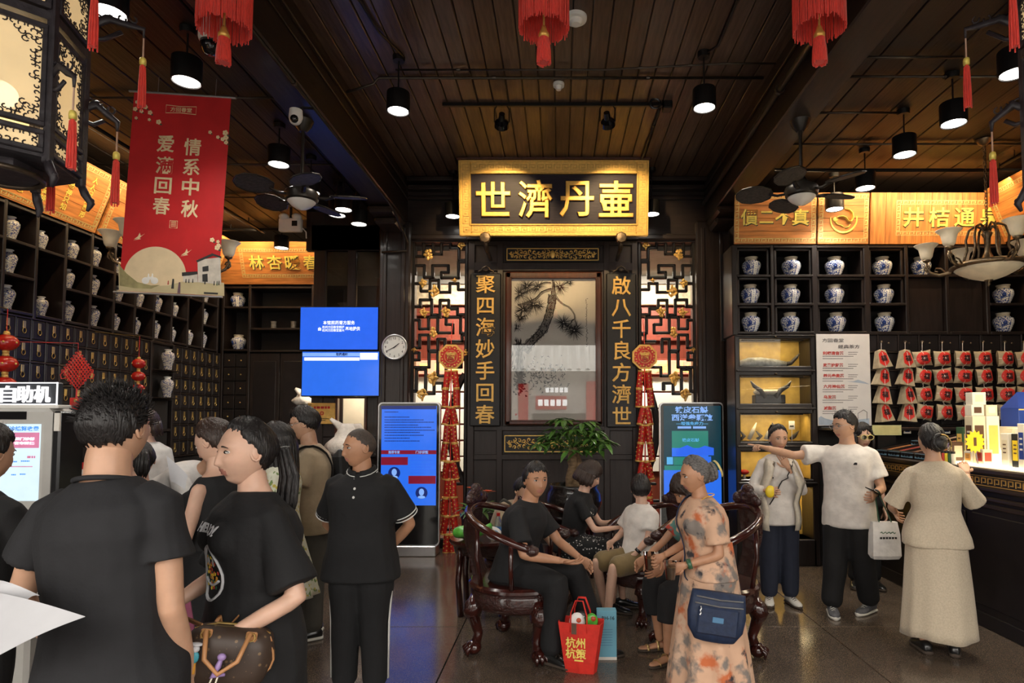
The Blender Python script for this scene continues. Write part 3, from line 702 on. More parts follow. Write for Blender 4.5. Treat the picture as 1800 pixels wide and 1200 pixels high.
flat(t, 'heading_bar', 'screen_red', 670, 791, 767, 798, Y, 1, s); words(t, 'lettering', 'screen_light', '推荐专家', 693, 794.5, 5, Y, 3, .02, 20, s); words(t, 'lettering', 'screen_light', '门诊调整', 742, 794.5, 5, Y, 3, .02, 22, s)
flat(t, 'notice_box', 'screen_red', 670, 803, 717, 817, Y, 1, s); flat(t, 'notice_box', 'screen_red', 718, 836, 766, 850, Y, 1, s); flat(t, 'notice_box', 'screen_red', 690, 876, 716, 887, Y, 1, s)
for cx, cy in ((693, 831), (741, 866)):
    m = MB(); p = at(cx, cy, Y); n = 20; rr = 10.5 * Y / FPX
    m.prism([(p.x + rr * math.cos(2 * PI * k / n), p.z + rr * math.sin(2 * PI * k / n)) for k in range(n)], Y - .0026, Y).build('portrait_disc', 'screen_navy', s)
    MB().ell(p + V(0, -.002, .01), .035, .002, .045, 14, 8).build('portrait_face', 'screen_light', s); MB().ell(p + V(0, -.002, -.052), .05, .002, .02, 14, 8).build('portrait_collar', 'screen_light', s)
dashes(t, 'small_print', 'screen_blue', [(722, y, x, 1.5) for y, x in ((803, 745), (808, 760), (815, 764), (820, 758), (825, 764), (830, 745))] + [(676, y, x, 1.5) for y, x in ((848, 712), (853, 705), (860, 714), (866, 700))], Y, 1, s, 3)
t = kiosk('standing kiosk with green and blue herbal granule advertisement', 1160, 707, 1273, 975, YK)
s = flat(t, 'screen', 'screen_deep', 1167, 713, 1268, 888, Y); 
words(t, 'lettering', 'screen_light', '铁皮石斛', 1215.5, 720, 11, Y, 2, .03, 58, s); words(t, 'lettering', 'screen_light', '西洋参颗粒', 1216.5, 733.5, 11, Y, 2, .03, 72, s); words(t, 'lettering', 'screen_cyan', '—增强免疫力—', 1216.5, 744, 6, Y, 2, .02, 56, s)
for a, c in ((1191, 1215), (1218, 1241)): flat(t, 'price_pill', 'screen_light', a, 749, c, 753, Y, 1, s)
flat(t, 'product_box', 'screen_green', 1181, 757, 1245, 801, Y, 1, s); flat(t, 'product_box_lower', 'screen_blue_pale', 1181, 787, 1245, 802, Y, 2, s)
m = MB(); m.prism([(at(1181, 0, Y).x, at(0, 800, Y).z), (at(1245, 0, Y).x, at(0, 800, Y).z), (at(1245, 0, Y).x, at(0, 787, Y).z), (at(1230, 0, Y).x, at(0, 783, Y).z), (at(1215, 0, Y).x, at(0, 789, Y).z), (at(1200, 0, Y).x, at(0, 782, Y).z), (at(1181, 0, Y).x, at(0, 790, Y).z)], Y - .005, Y).build('mountains', 'screen_blue', s)
words(t, 'lettering', 'screen_cyan', '铁皮石斛', 1214, 773, 6, Y, 3, .02, 30, s)
flat(t, 'left_carton', 'screen_cyan', 1172, 803, 1183, 816, Y, 1, s); flat(t, 'green_carton', 'screen_green', 1184, 803, 1216, 817, Y, 2, s); flat(t, 'blue_carton', 'screen_blue_pale', 1217, 802, 1250, 817, Y, 2, s); flat(t, 'pool', 'screen_blue_pale', 1167, 826, 1268, 888, Y, 1, s)
flat(t, 'hedge', 'screen_green', 1168, 818, 1226, 826, Y, 3, s)
# pendants, fans, conduits, spots
def pendant_proto():
    t = thing('pendant_lamp', 'x', 'lamp')
    MB().lathe([(.0, .17), (.098, .17), (.1, .165), (.1, 0), (.092, 0), (.088, .03), (0, .032)], (0, 0, 0), 28).build('can', 'dark_metal', t, auto=.5)
    MB().lathe([(0, .004), (.086, .006), (.086, .012), (0, .013)], (0, 0, 0), 28).build('diffuser', 'lamp_white', t)
    return t
PP = None
def pendant(px, py, z, lab, ceil, on=True, power=26, col=(1, .9, .76), size=1):
    global PP
    Y = (z - CAMZ) * FPX / (735 - py); p = at(px, py, Y); p.z = z
    if PP is None: t = PP = pendant_proto(); t.location = p; t['label'] = lab; t['group'] = 'black can pendant lamps'
    else: t = dup(PP, p, label=lab)
    for c in list(t.children):
        if c.name.startswith(('rod', 'rose')): bpy.data.objects.remove(c)
    MB().cyl(p + V(0, 0, .165), (p.x, p.y, ceil + .005), .007, n=8).build('rod', 'dark_metal', t)
    MB().lathe([(0, 0), (.05, 0), (.055, .03), (.055, .05)], (p.x, p.y, ceil - .045), 16).build('rose', 'dark_metal', t, auto=.5)
    if on:
        l = lamp('pendant_light', 'SPOT', p - V(0, 0, .02), power, col, .08, target=p - V(0, 0, 1), spot_size=2.5, spot_blend=.8)
    return t
for px, py, lab in ((700, 184, 'black can pendant lamp left of the spotlight track'), (1238, 178, 'black can pendant lamp right of the spotlight track')):
    pendant(px, py, 4.4, lab, CEIL, power=60)
for px, py, lab in ((796, 376, 'small lit pendant lamp behind the clock side end of the plaque'), (1146, 372, 'small lit pendant lamp behind the jar side end of the plaque')): pendant(px, py, 4.3, lab, CEIL, power=12)
RL = ['half hidden behind the carved lantern at the picture edge', 'nearest full one in the row over the tea counter', 'second full one in the row over the tea counter', 'third full one over the tea counter', 'last one in front of the dragon emblem board']
for (px, py), l in zip(((1783, 115), (1676, 207), (1590, 264), (1521, 325), (1467, 363)), RL): pendant(px, py, 4.08, 'black can pendant lamp, ' + l, SIDE, power=42, col=(1, .93, .84))
LL = ['at the very top beside the carved lantern', 'above the red mid-autumn banner', 'behind the red banner, beside the dome camera', 'just behind the fan hub', 'between the fan and the beam']
for (px, py), l in zip(((192, 2), (328, 130), (490, 282), (546, 333), (593, 374)), LL): pendant(px, py, 4.1, 'black can pendant lamp ' + l, SIDE, power=36, col=(1, .95, .88))
pendant(604, 364, 4.1, 'small dim pendant lamp above the partition door', SIDE, power=6); pendant(631, 390, 4.1, 'smallest dim pendant lamp nearest the partition door', SIDE, power=5)
pendant(495, 433, 4.1, 'lit pendant lamp in front of the far orange board', SIDE, power=20)
# spotlight track
t = thing('track_rail', 'long black spotlight track under the board ceiling', 'track rail', at(960, 184, 6.1))
tz = at(960, 184, 6.1).z
def spot_track():
    a, b = at(778, 185, 6.1), at(1165, 183, 6.1)
    MB().box(a.x, b.x, 6.08, 6.12, tz - .018, tz + .018, .004).build('rail', 'dark_metal', t)
    for x in (a.x + .15, 0, b.x - .15): MB().cyl((x, 6.1, tz), (x, 6.1, CEIL), .008).build('hanger', 'dark_metal', t)
    MB().box(b.x, b.x + .09, 6.04, 6.16, tz - .06, tz + .09, .01).build('feed_box', 'dark_metal', t)
    MB().tube([(b.x + .05 + .05 * math.cos(k * PI / 8) - .14, 6.02, tz - .03 + .05 * math.sin(k * PI / 8)) for k in range(16)], .012, 6, closed=True).build('cable_loop', 'black_plastic', t)
spot_track()
def spotlight(px, py, lab, tgt):
    p = at(px, py, 6.1); s = thing('track_spotlight', lab, 'spotlight', p, 'track spotlights'); top = tz - .02
    MB().tube([(p.x - .075, 6.1, p.z), (p.x - .075, 6.1, p.z + .13), (p.x - .05, 6.1, p.z + .17), (p.x, 6.1, p.z + .185), (p.x + .05, 6.1, p.z + .17), (p.x + .075, 6.1, p.z + .13), (p.x + .075, 6.1, p.z)], .006, 6).build('yoke', 'dark_metal', s)
    MB().cyl((p.x, 6.1, p.z + .18), (p.x, 6.1, top), .018).build('stem', 'dark_metal', s)
    d = (Vector(tgt) - p).normalized(); q = d.to_track_quat('Z', 'Y').to_matrix().to_4x4()
    m = MB().lathe([(0, -.1), (.03, -.1), (.035, -.03), (.07, .0), (.075, .05), (.062, .055), (.058, .02), (0, .018)], (0, 0, 0), 20)
    m.v = [tuple(p + q.to_3x3() @ Vector(v)) for v in m.v]; m.build('head', 'black_gloss', s, auto=.5)
    lamp('track_spot_light', 'SPOT', p + d * .07, 145, (1, .7, .34), .03, target=tgt, spot_size=1.15, spot_blend=.5)
spotlight(882, 215, 'black track spotlight above the first half of the plaque', (-.75, 7.5, 4.0)); spotlight(1068, 213, 'black track spotlight above the second half of the plaque', (.75, 7.5, 4.0))
# ceiling fans
def fan(label, px, py, mirror):
    Y = 5.3; p = at(px, py, Y); t = thing('ceiling_fan', label, 'fan')
    MB().lathe([(0, -.055), (.045, -.045), (.085, -.02), (.115, .012), (.118, .02)], (0, 0, 0), 28, caps=(True, True)).build('light_dome', 'fan_dome', t, smooth=True)
    MB().lathe([(.12, .018), (.135, .03), (.145, .08), (.135, .105), (.07, .14), (.035, .19), (.022, .24), (0, .24)], (0, 0, 0), 28).build('motor_housing', 'fan_metal', t, auto=.6)
    MB().cyl((0, 0, .22), (0, 0, BEAMZ - p.z - .03), .014).build('rod', 'fan_metal', t); 
    MB().lathe([(.03, -.1), (.07, -.05), (.09, 0), (0, 0)], (0, 0, BEAMZ - p.z), 20).build('canopy', 'fan_metal', t, auto=.6)
    for k in range(5):
        a = 2 * PI * k / 5 + (.35 if mirror else .15); R = Matrix.Rotation(a, 4, 'Z')
        b = MB(); b.tube([(.12, 0, .06), (.2, 0, .05), (.27, 0, .07)], [(.012, .02)] * 3, 6); b.v = [tuple(R @ Vector(v)) for v in b.v]
        ar = b.build('blade_arm', 'fan_metal', t)
        outl = [(.24, .0), (.26, .07), (.33, .115), (.42, .125), (.5, .1), (.545, .04), (.55, 0), (.545, -.04), (.5, -.1), (.42, -.125), (.33, -.115), (.26, -.07)]
        T = R @ Matrix.Translation((0, 0, .075)) @ Matrix.Rotation(.26, 4, 'X')
        b = MB(); n = len(outl)
        b.add([(x, y, .004) for x, y in outl] + [(x, y, -.004) for x, y in outl], [tuple(range(n)), tuple(range(2 * n - 1, n - 1, -1))] + [(j, n + j, n + (j + 1) % n, (j + 1) % n) for j in range(n)], T)
        bl = b.build('blade', 'fan_blade', t)
        b = MB(); b.tube([(x * 1.0, y, .0) for x, y in outl], .007, 6, closed=True); b.v = [tuple(T @ Vector(v)) for v in b.v]; b.build('blade_rim', 'fan_metal', bl)
    t.location = p
mat('fan_dome', (.8, .78, .74), .35, var=.03); mat('fan_metal', (.03, .026, .022), .35, metal=.5, var=.3); mat('fan_blade', (.05, .042, .035), .6, var=.35, scale=40, bump=.3)
fan('bronze palm blade ceiling fan with white dome under the banner side beam', 530, 358, False); fan('bronze palm blade ceiling fan with white dome under the chandelier side beam', 1409, 350, True)
# conduits under the ceilings
def conduit(label, pts, r=.013):
    t = thing('conduit_pipe', label, 'pipe', pts[len(pts) // 2], 'ceiling conduits')
    MB().tube(pts, r, 8).build('pipe', 'conduit_metal', t, smooth=True)
    for k in range(len(pts) - 1):
        a, b = Vector(pts[k]), Vector(pts[k + 1]); L = (b - a).length
        if L > 1: 
            for u in (.3, .7):
                c = a.lerp(b, u); d = (b - a).normalized(); MB().cyl(c - d * .015, c + d * .015, r * 1.5, n=8).build('clamp', 'conduit_metal', t)
conduit('thin conduit across the middle ceiling behind the smoke detector', [(-2.0, 5.6, CEIL - .16), (-1.75, 5.6, CEIL - .08), (-1.7, 5.6, CEIL - .02), (1.9, 5.6, CEIL - .02)])
conduit('pair conduit across the middle ceiling in front of the smoke detector', [(-1.5, 5.45, CEIL - .03), (.4, 5.45, CEIL - .03), (1.5, 5.35, CEIL - .03), (1.93, 5.35, CEIL - .03)], .009)
conduit('long conduit along the banner side beam bottom, turning down the column', [(-2.07, FRONT + .2, BEAMZ - .016), (-2.07, 7.25, BEAMZ - .016), (-2.02, 7.36, BEAMZ - .1), (-1.99, 7.5, BEAMZ - .22), (-2.0, 7.96, 4.0), (-2.02, 7.985, 3.9), (-2.35, 7.985, 3.88)], .014)
conduit('long conduit along the upper side of the chandelier side beam', [(1.885, FRONT + .2, BEAMZ + .2), (1.885, 7.95, BEAMZ + .2)], .03)
for k, y in enumerate((3.9, 4.6, 4.87, 5.46, 6.1)): conduit('thin cross conduit over the tea counter, %s from the camera' % ORD[k], [(2.25, y, SIDE - .025), (3.1 if k % 2 else 5.2, y, SIDE - .025)], .011)
for k, y in enumerate((5.2, 6.6, 7.6)): conduit('thin cross conduit on the dispensary ceiling, %s from the camera' % ORD[k], [(-5.2, y, SIDE - .025), (-2.4, y, SIDE - .025)], .011)
conduit('conduit on the middle ceiling feeding the right pendant', [(1.35, 3.2, CEIL - .02), (1.35, 5.1, CEIL - .02), (1.22, 5.28, CEIL - .02)], .011)
conduit('conduit on the middle ceiling feeding the left pendant', [(-1.6, 3.6, CEIL - .02), (-1.5, 4.9, CEIL - .02), (-1.38, 5.25, CEIL - .02)], .011)
conduit('conduit on the middle ceiling from the track to the header', [(1.02, 6.2, CEIL - .02), (1.0, 7.3, CEIL - .02), (1.0, 8.1, CEIL - .02)], .013)
# smoke detectors and security cameras
for px, py, z, r, l in ((982, 132, CEIL, .055, 'white smoke detector on the middle ceiling near the tassel lantern'), (1012, 8, CEIL, .09, 'white round ceiling speaker at the top beside the middle tassel lantern')):
    Y = (z - CAMZ) * FPX / (735 - py); p = at(px, py, Y); p.z = z
    t = thing('smoke_detector' if r < .07 else 'ceiling_speaker', l, 'detector' if r < .07 else 'speaker', p - V(0, 0, .06))
    MB().lathe([(0, -.03), (r * .95, -.03), (r, -.02), (r, 0)], p, 24).build('base', 'white_plastic', t, auto=.6); MB().lathe([(0, -.065), (r * .4, -.065), (r * .6, -.05), (r * .62, -.03)], p, 24).build('sensor', 'white_plastic', t, auto=.6)
def seccam():
    p = at(520, 206, 4.9); t = thing('security_camera', 'white eyeball security camera on the beam beside the banner', 'camera', p)
    MB().lathe([(0, .06), (.05, .06), (.055, .0), (.045, -.03), (0, -.03)], p, 20).build('base', 'white_plastic', t, auto=.6)
    MB().ell(p + V(.0, -.01, -.02), .05).build('eyeball', 'white_plastic', t, smooth=True); MB().ell(p + V(.005, -.035, -.03), .034).build('lens', 'black_gloss', t, smooth=True)
    MB().tube([p + V(0, 0, .05), p + V(.05, .02, .09), p + V(.12, .05, .1)], .012, 6).build('bracket', 'dark_metal', t)
    p = at(372, 70, 3.9); t = thing('dome_camera', 'white dome security camera behind the red tassel lantern', 'camera', p - V(0, 0, .1))
    MB().lathe([(.075, .18), (.08, .1), (.078, .0), (.07, -.02)], p, 24).build('housing', 'white_plastic', t, auto=.6)
    MB().lathe([(.068, -.02), (.062, -.06), (.04, -.095), (0, -.105)], p, 24).build('dome', 'black_gloss', t, smooth=True)
    MB().cyl(p + V(0, 0, .17), (p.x, p.y, SIDE), .025).build('pole', 'dark_metal', t)
seccam()
# jars, vases
pattern('porcelain', (.72, .71, .66), (.02, .05, .22), 'RIDGE', 44, .075, .05, .16, 1.5, .4, extra=[((.015, .03, .2), 'VORONOI', 17, .17, .14, 0)])
pattern('porcelain_fine', (.5, .48, .43), (.03, .05, .2), 'RIDGE', 38, .05, .03, .18, 1.5, .4)
mat('glaze_ochre', (.5, .44, .34), .25, var=.2, scale=20, coat=.3); mat('glaze_white', (.75, .74, .7), .2, coat=.4, var=.04); mat('glaze_blue', (.02, .05, .22), .2, coat=.4)
def sector(m, prof, c, a0, a1, n, off=.002):
    R = [[(c[0] + (r + off) * math.cos(a0 + (a1 - a0) * j / n), c[1] + (r + off) * math.sin(a0 + (a1 - a0) * j / n), c[2] + z) for j in range(n + 1)] for r, z in prof]
    return m.rings(R, close=False, caps=(False, False))
def jar_proto():
    t = thing('porcelain_jar', 'x', 'jar')
    body = [(0, 0), (.066, 0), (.07, .004), (.078, .03), (.096, .075), (.113, .12), (.118, .15), (.11, .178), (.092, .198), (.074, .208)]
    MB().lathe(body, n=28, caps=(True, False)).build('body', 'porcelain', t, smooth=True)
    MB().lathe([(.074, .207), (.07, .214), (.072, .238), (.079, .243), (.079, .252), (.068, .253), (.064, .24), (0, .236)], n=28).build('neck', 'glaze_ochre', t, auto=.7)
    bp = [(r, z) for r, z in body if .03 <= z <= .178]
    s = sector(MB(), bp, (0, 0, 0), -PI / 2 + .08, -PI / 2 + .5, 5).build('label_strip', 'glaze_white', t, smooth=True)
    m = MB()
    for k in range(5):
        z = .06 + k * .024; r = np.interp(z, [p[1] for p in body[1:]], [p[0] for p in body[1:]]) + .004
        for (dz, w) in ((0, .07), (.006, .05), (.012, .07)): sector(m, [(r, z + dz), (r, z + dz + .003)], (0, 0, 0), -PI / 2 + .29 - w, -PI / 2 + .29 + w, 2)
    m.build('lettering', 'glaze_blue', t)
    m = MB(); a = -PI / 2 - .55
    for k in range(12):
        b = k * PI / 6; z = .12 + .02 * math.sin(b); r = np.interp(z, [p[1] for p in body[1:]], [p[0] for p in body[1:]]); aa = a + .17 * math.cos(b)
        m.ell((r * math.cos(aa), r * math.sin(aa), z), .008, .008, .008, 6, 4)
    m.ell((.11 * math.cos(a), .11 * math.sin(a), .12), .016, .016, .018, 8, 5); m.build('medallion', 'glaze_blue', t, smooth=True)
    return t
def vase_proto():
    t = thing('porcelain_vase', 'x', 'vase')
    MB().lathe([(0, 0), (.045, 0), (.048, .01), (.05, .05), (.068, .12), (.08, .17), (.08, .2), (.066, .228), (.04, .243)], n=22, caps=(True, False)).build('body', 'porcelain_fine', t, smooth=True)
    MB().lathe([(.04, .242), (.034, .25), (.034, .262), (.046, .27), (.046, .276), (.03, .277), (0, .265)], n=22).build('neck', 'glaze_white', t, auto=.7)
    return t
JAR, VASE = jar_proto(), vase_proto()
USED = {}
def place(proto, loc, label, group, rz=0, scale=1):
    if proto.name in USED: return dup(proto, loc, rz, label, group, scale)
    USED[proto.name] = 1; proto.location = loc; proto.rotation_euler = (0, 0, rz); proto.scale = (scale,) * 3; tag(proto, label, None, group); return proto
# medicine cabinet along the left wall
mat('cabinet_wood', (.012, .0075, .0065), .38, var=.4, scale=6, stretch=(5, 5, .8), bump=.08, coat=.2)
mat('cabinet_dark', (.006, .004, .004), .6, var=.3)
mat('drawer_wood', (.009, .0062, .0065), .4, var=.4, scale=8, bump=.08, rnd=.2)
XF = -5.1
cab = thing('medicine_cabinet', 'tall dark wall of cubbies and herb drawers on the dispensary side', 'cabinet', (XF - .2, 7.1, 0))
Y0, Y1 = 4.87, 9.2; ZR = [2.70, 3.04, 3.36, 3.69]
MB().box(XF - .42, XF - .4, Y0, Y1, 0, 3.72).build('back_panel', 'cabinet_dark', cab)
ups = [4.87 + .35 * k for k in range(12)] + [9.1]
for y in ups: MB().box(XF - .4, XF, y - .018, y + .018, 2.66, 3.72, .006).build('upright', 'cabinet_wood', cab)
TALL = {(3, 0): 1, (10, 0): 1}
for k in range(len(ups) - 1):
    for r in range(4):
        if r == 1 and (k, 0) in TALL: continue
        MB().box(XF - .4, XF + .004, ups[k] + .018, ups[k + 1] - .018, ZR[r] - .018, ZR[r] + .012, .005).build('shelf', 'cabinet_wood', cab)
    for r in range(3):
        if k < 2: continue
        if (k, 0) in TALL and r == 1: continue
        place(VASE, (XF - .13, (ups[k] + ups[k + 1]) / 2 + random.uniform(0, .05), ZR[r] + .0125), 'slender porcelain vase in the dispensary cubbies, %s row, %s from the picture edge' % (('bottom', 'middle', 'top')[r], ORD[k - 2]), 'vases in the dispensary cubbies', random.uniform(0, 6), .76 + .06 * (k % 3))
def drawer_proto(w, h):
    d = MB().box(-.012, .012, -w / 2 + .006, w / 2 - .006, -h / 2 + .006, h / 2 - .006, .006).build('drawer', 'drawer_wood', cab)
    me = d.data; me.transform(Matrix.Translation(worldloc(cab)))
    q = MB().box(.012, .0155, -.017, .017, h * .02, h * .36, .001); p = q.build('brass_plate', 'brass', d); p.data.transform(Matrix.Translation(worldloc(cab)))
    q = MB(); q.tube([(.0165, -.02 + .02 * math.cos(a * PI / 6) + .02, -.02 + .026 * math.sin(a * PI / 6)) for a in range(12)], .0035, 5, closed=True); p2 = q.build('ring_pull', 'brass', d, smooth=True); p2.data.transform(Matrix.Translation(worldloc(cab)))
    return d
DP = {}
def drawer(y, z, w, h):
    key = round(w, 3)
    d = DP.get(key)
    if d is None: d = DP[key] = drawer_proto(w, h)
    else: d = dup(d, parent=cab)
    d.location = Vector((XF - .012, y, z)) - worldloc(cab)
RH = .209
MB().box(XF - .4, XF - .03, Y0, Y1, 0, 2.66).build('carcass', 'cabinet_dark', cab)
def grid(ya, yb, n, zt, nr):
    w = (yb - ya) / n
    for r in range(nr + 1):
        MB().box(XF - .03, XF + .003, ya, yb, zt - r * RH - .008, zt - r * RH + .008, .003).build('rail', 'cabinet_wood', cab)
    for k in range(n + 1): MB().box(XF - .03, XF, ya + k * w - .007, ya + k * w + .007, zt - nr * RH, zt, .003).build('stile', 'cabinet_wood', cab)
    for k in range(n):
        for r in range(nr): drawer(ya + (k + .5) * w, zt - (r + .5) * RH, w - .012, RH - .012)
grid(5.55, 7.62, 12, 2.66, 8); grid(8.06, 9.18, 6, 2.66, 7)
for z in (2.66, 2.3, 1.95, 1.55): MB().box(XF - .03, XF + .01, 7.62, 8.06, z - .02, z + .015, .005).build('niche_shelf', 'cabinet_wood', cab)
for y in (7.62, 8.06): MB().box(XF - .03, XF + .02, y - .02, y + .02, .9, 2.66, .005).build('niche_stile', 'cabinet_wood', cab)
for k, z in enumerate((2.315, 1.965)):
    MB().box(XF + .01, XF + .13, 7.65, 8.03, z - .015, z, .003).build('niche_ledge', 'cabinet_wood', cab)
    place(VASE, (XF + .09, 7.82, z + .0005), 'slender porcelain vase in the open niche between herb drawers, %s one' % ('upper', 'lower')[k], 'vases in the dispensary niche', 1, .95)
# slanted orange boards above
def meander_band(m, x0, x1, z0, z1, y):
    n = max(2, int((x1 - x0) / .075)); u = (x1 - x0) / n; h = z1 - z0
    m.box(x0, x1, y - .003, y, z0, z0 + .006); m.box(x0, x1, y - .003, y, z1 - .006, z1)
    for i in range(n):
        o = x0 + i * u
        for a, b, c, d in ((0, .14, .2, .8), (0, .75, .72, .82), (.62, .76, .35, .8), (.3, .76, .3, .4)): m.box(o + a * u, o + b * u, y - .003, y, z0 + c * h, z0 + d * h)
def meander_col(m, x0, x1, z0, z1, y):
    n = max(2, int((z1 - z0) / .075)); u = (z1 - z0) / n; h = x1 - x0
    m.box(x0, x0 + .006, y - .003, y, z0, z1); m.box(x1 - .006, x1, y - .003, y, z0, z1)
    for i in range(n):
        o = z0 + i * u
        for a, b, c, d in ((0, .14, .2, .8), (0, .75, .72, .82), (.62, .76, .35, .8), (.3, .76, .3, .4)): m.box(x0 + c * h, x0 + d * h, y - .003, y, o + a * u, o + b * u)
def orange_board(label, w, h, planks, deco, loc, rz, tilt, inset=.02):
    """board built facing -y with its lower edge at the origin, then turned and tilted forward"""
    t = thing('orange_sign_board', label, 'sign board', (0, 0, 0), 'orange pine sign boards')
    n = planks[1]
    for k in range(n):
        if planks[0] == 'h': MB().box(-w / 2, w / 2, 0, .03, h * k / n + .0015, h * (k + 1) / n - .0015, .002).build('plank', 'orange_wood', t)
        else: MB().box(-w / 2 + w * k / n + .0015, -w / 2 + w * (k + 1) / n - .0015, 0, .03, 0, h, .002).build('plank', 'orange_wood_v', t)
    deco(t, w, h)
    t.location = loc; t.rotation_euler = (tilt, 0, rz)
    return t
mat('orange_wood_v', (.5, .19, .045), .5, var=.4, scale=3, stretch=(9, 9, .8), bump=.08, rnd=.08)
def border(t, x0, x1, z0, z1, bw=.05):
    m = MB(); meander_band(m, x0, x1, z0, z0 + bw, 0); meander_band(m, x0, x1, z1 - bw, z1, 0); meander_col(m, x0, x0 + bw, z0 + bw, z1 - bw, 0); meander_col(m, x1 - bw, x1, z0 + bw, z1 - bw, 0)
    m.build('meander_border', 'pale_gold', t, kind='stuff')
POEM = '人人只知養形不知養神只知愛身不知愛神殊不知形者載神之車也神去則人死車敗則馬奔自然之至理也'
def deco_poem(txt, per):
    def f(t, w, h):
        border(t, -w / 2 + .02, w / 2 - .02, .02, h - .02)
        cols = [txt[i:i + per] for i in range(0, len(txt), per)]; n = len(cols); st = min(.26, (w - .4) / n); m = MB()
        for k, c in enumerate(cols):
            x = w / 2 - .25 - k * st; L = (h - .2) / per
            for j, ch in enumerate(c): m.text(ch, x, h - .1 - (j + .5) * L, 0, L * .95, ext=.003, bold=.012)
        m.build('lettering', 'gold_bright', t, kind='stuff')
    return f
mat('banner_green', (.04, .08, .05), .7); mat('gold_bright', (.9, .72, .16), .4, metal=.2, var=.15, scale=30)
TILT = math.radians(20)
HB = .66
orange_board('slanted orange board with a gold poem beside the carved lantern', 2.38, HB, ('h', 3), deco_poem(POEM, 6), (XF, 5.45, 3.72), PI / 2, TILT)
orange_board('slanted orange board with gold text behind the red banner', 2.3, HB, ('h', 3), deco_poem('己日男存心千日藥修合無人見存心有天知下日', 6), (XF, 7.83, 3.72), PI / 2, TILT)
# far end of the dispensary
YF = 9.2
cb = thing('jar_shelf_cabinet', 'dark open shelf cabinet under the far orange board', 'cabinet', (-4.3, YF, 0))
MB().box(XF, -3.4, YF + .36, YF + .38, 0, 3.72).build('back_panel', 'cabinet_dark', cb)
for px in (390, 437, 548): x = at(px, 600, YF).x; MB().box(x - .02, x + .02, YF, YF + .36, 0, 3.72, .006).build('upright', 'cabinet_wood', cb)
xs = [at(px, 600, YF).x for px in (390, 437, 548)]
for a, b, ys in ((0, 1, (505, 540, 615)), (1, 2, (505, 540, 578, 617))):
    for y in ys: z = at(400, y, YF).z; MB().box(xs[a] + .02, xs[b] - .02, YF, YF + .36, z - .015, z + .015, .005).build('shelf', 'cabinet_wood', cb)
zt = at(400, 617, YF).z
MB().box(xs[0] + .02, xs[1] - .02, YF + .04, YF + .36, 0, zt - .03).build('drawer_carcass', 'cabinet_dark', cb)
for r in range(6):
    for k in range(2):
        w = (xs[1] - xs[0] - .04) / 2; x = xs[0] + .02 + k * w; z = zt - .03 - (r + 1) * .21
        d = MB().box(x + .006, x + w - .006, YF + .015, YF + .04, z + .006, z + .2, .005).build('drawer', 'drawer_wood', cb); MB().ell((x + w / 2, YF + .008, z + .1), .011, .01, .011, 8, 5).build('knob', 'brass', d)
for k in range(2):
    w = (xs[2] - xs[1] - .04) / 2; x = xs[1] + .02 + k * w
    d = MB().box(x + .004, x + w - .004, YF + .01, YF + .04, .1, zt - .03, .006).build('door', 'cabinet_wood', cb); MB().box(x + .06, x + w - .06, YF + .004, YF + .012, .3, zt - .15, .004).build('door_panel', 'drawer_wood', d)
for px, y, l in ((417, 540, 'upper'), (418, 615, 'lower')):
    p = at(px, y, YF + .15); z = at(px, y, YF).z + .0155; place(JAR, (p.x, YF + .17, z), 'round blue and white jar on the %s far shelf below the apricot board' % l, 'jars on the far shelves', .1, .92)
mat('clay_cup', (.25, .22, .18), .4)
for px, y, l in ((480, 578, 'beside the upright'), (515, 578, 'nearer the screens')):
    p = at(px, y, YF + .15); z = at(px, y, YF).z + .0155; t = thing('clay_cup', 'small pale clay cup on the far middle shelf ' + l, 'cup', (p.x, YF + .17, z), 'clay cups on the far shelf')
    MB().lathe([(0, 0), (.035, 0), (.04, .01), (.036, .1), (.045, .125), (.04, .125), (.03, .02), (0, .02)], (p.x, YF + .17, z), 16).build('cup_body', 'clay_cup', t, auto=.7); MB().lathe([(.037, .06), (.042, .064), (.037, .07)], (p.x, YF + .17, z), 16, caps=(False, False)).build('cup_band', 'glaze_ochre', t)
def deco_words(chars, size, bx, border_on=True, x0=None, step=None, span=None):
    def f(t, w, h):
        if border_on: border(t, *(bx(w, h)))
        for k, c in enumerate(chars):
            MB().text(c, x0(w) + k * step + .009, h * .52 - .009, 0, size, ext=.002, bold=.014, w=size * (1.0 if c not in '二' else .8)).build('character_outline', 'banner_green', t); MB().text(c, x0(w) + k * step, h * .52, 0, size, ext=.006, bold=.012, w=size * 1.0 if c not in '二' else size * .8).build('character', 'gold_bright', t)  # dark green outline painted behind each gold character
    return f
xa, xb = at(384, 500, YF - .05).x, -3.42
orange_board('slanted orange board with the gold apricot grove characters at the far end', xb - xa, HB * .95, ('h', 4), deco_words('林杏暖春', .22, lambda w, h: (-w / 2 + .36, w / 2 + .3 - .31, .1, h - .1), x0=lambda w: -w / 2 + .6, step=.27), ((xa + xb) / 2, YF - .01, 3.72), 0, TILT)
# emergency light above it
p = at(509, 393, 8.0); t = thing('emergency_light', 'white twin head emergency light above the far orange board', 'light', p - V(0, 0, .1))
MB().box(p.x - .15, p.x + .15, 8.0, 8.07, p.z - .1, p.z + .08, .012).build('box', 'white_plastic', t)
for s in (-1, 1): MB().ell(p + V(s * .085, .02, .1), .065, .06, .045, 14, 8).build('lamp_head', 'white_plastic', t, smooth=True)
MB().tube([p + V(.15, .04, -.04), p + V(.2, .05, -.1), p + V(.2, .06, -.18)], .008, 6).build('cord', 'white_plastic', t, smooth=True)
MB().box(p.x + .03, p.x + .1, 7.996, 8.001, p.z - .03, p.z + .04).build('vent_grille', 'dark_metal', t); MB().box(p.x - .015, p.x + .015, 8.03, 8.05, p.z + .08, SIDE).build('ceiling_rod', 'dark_metal', t)
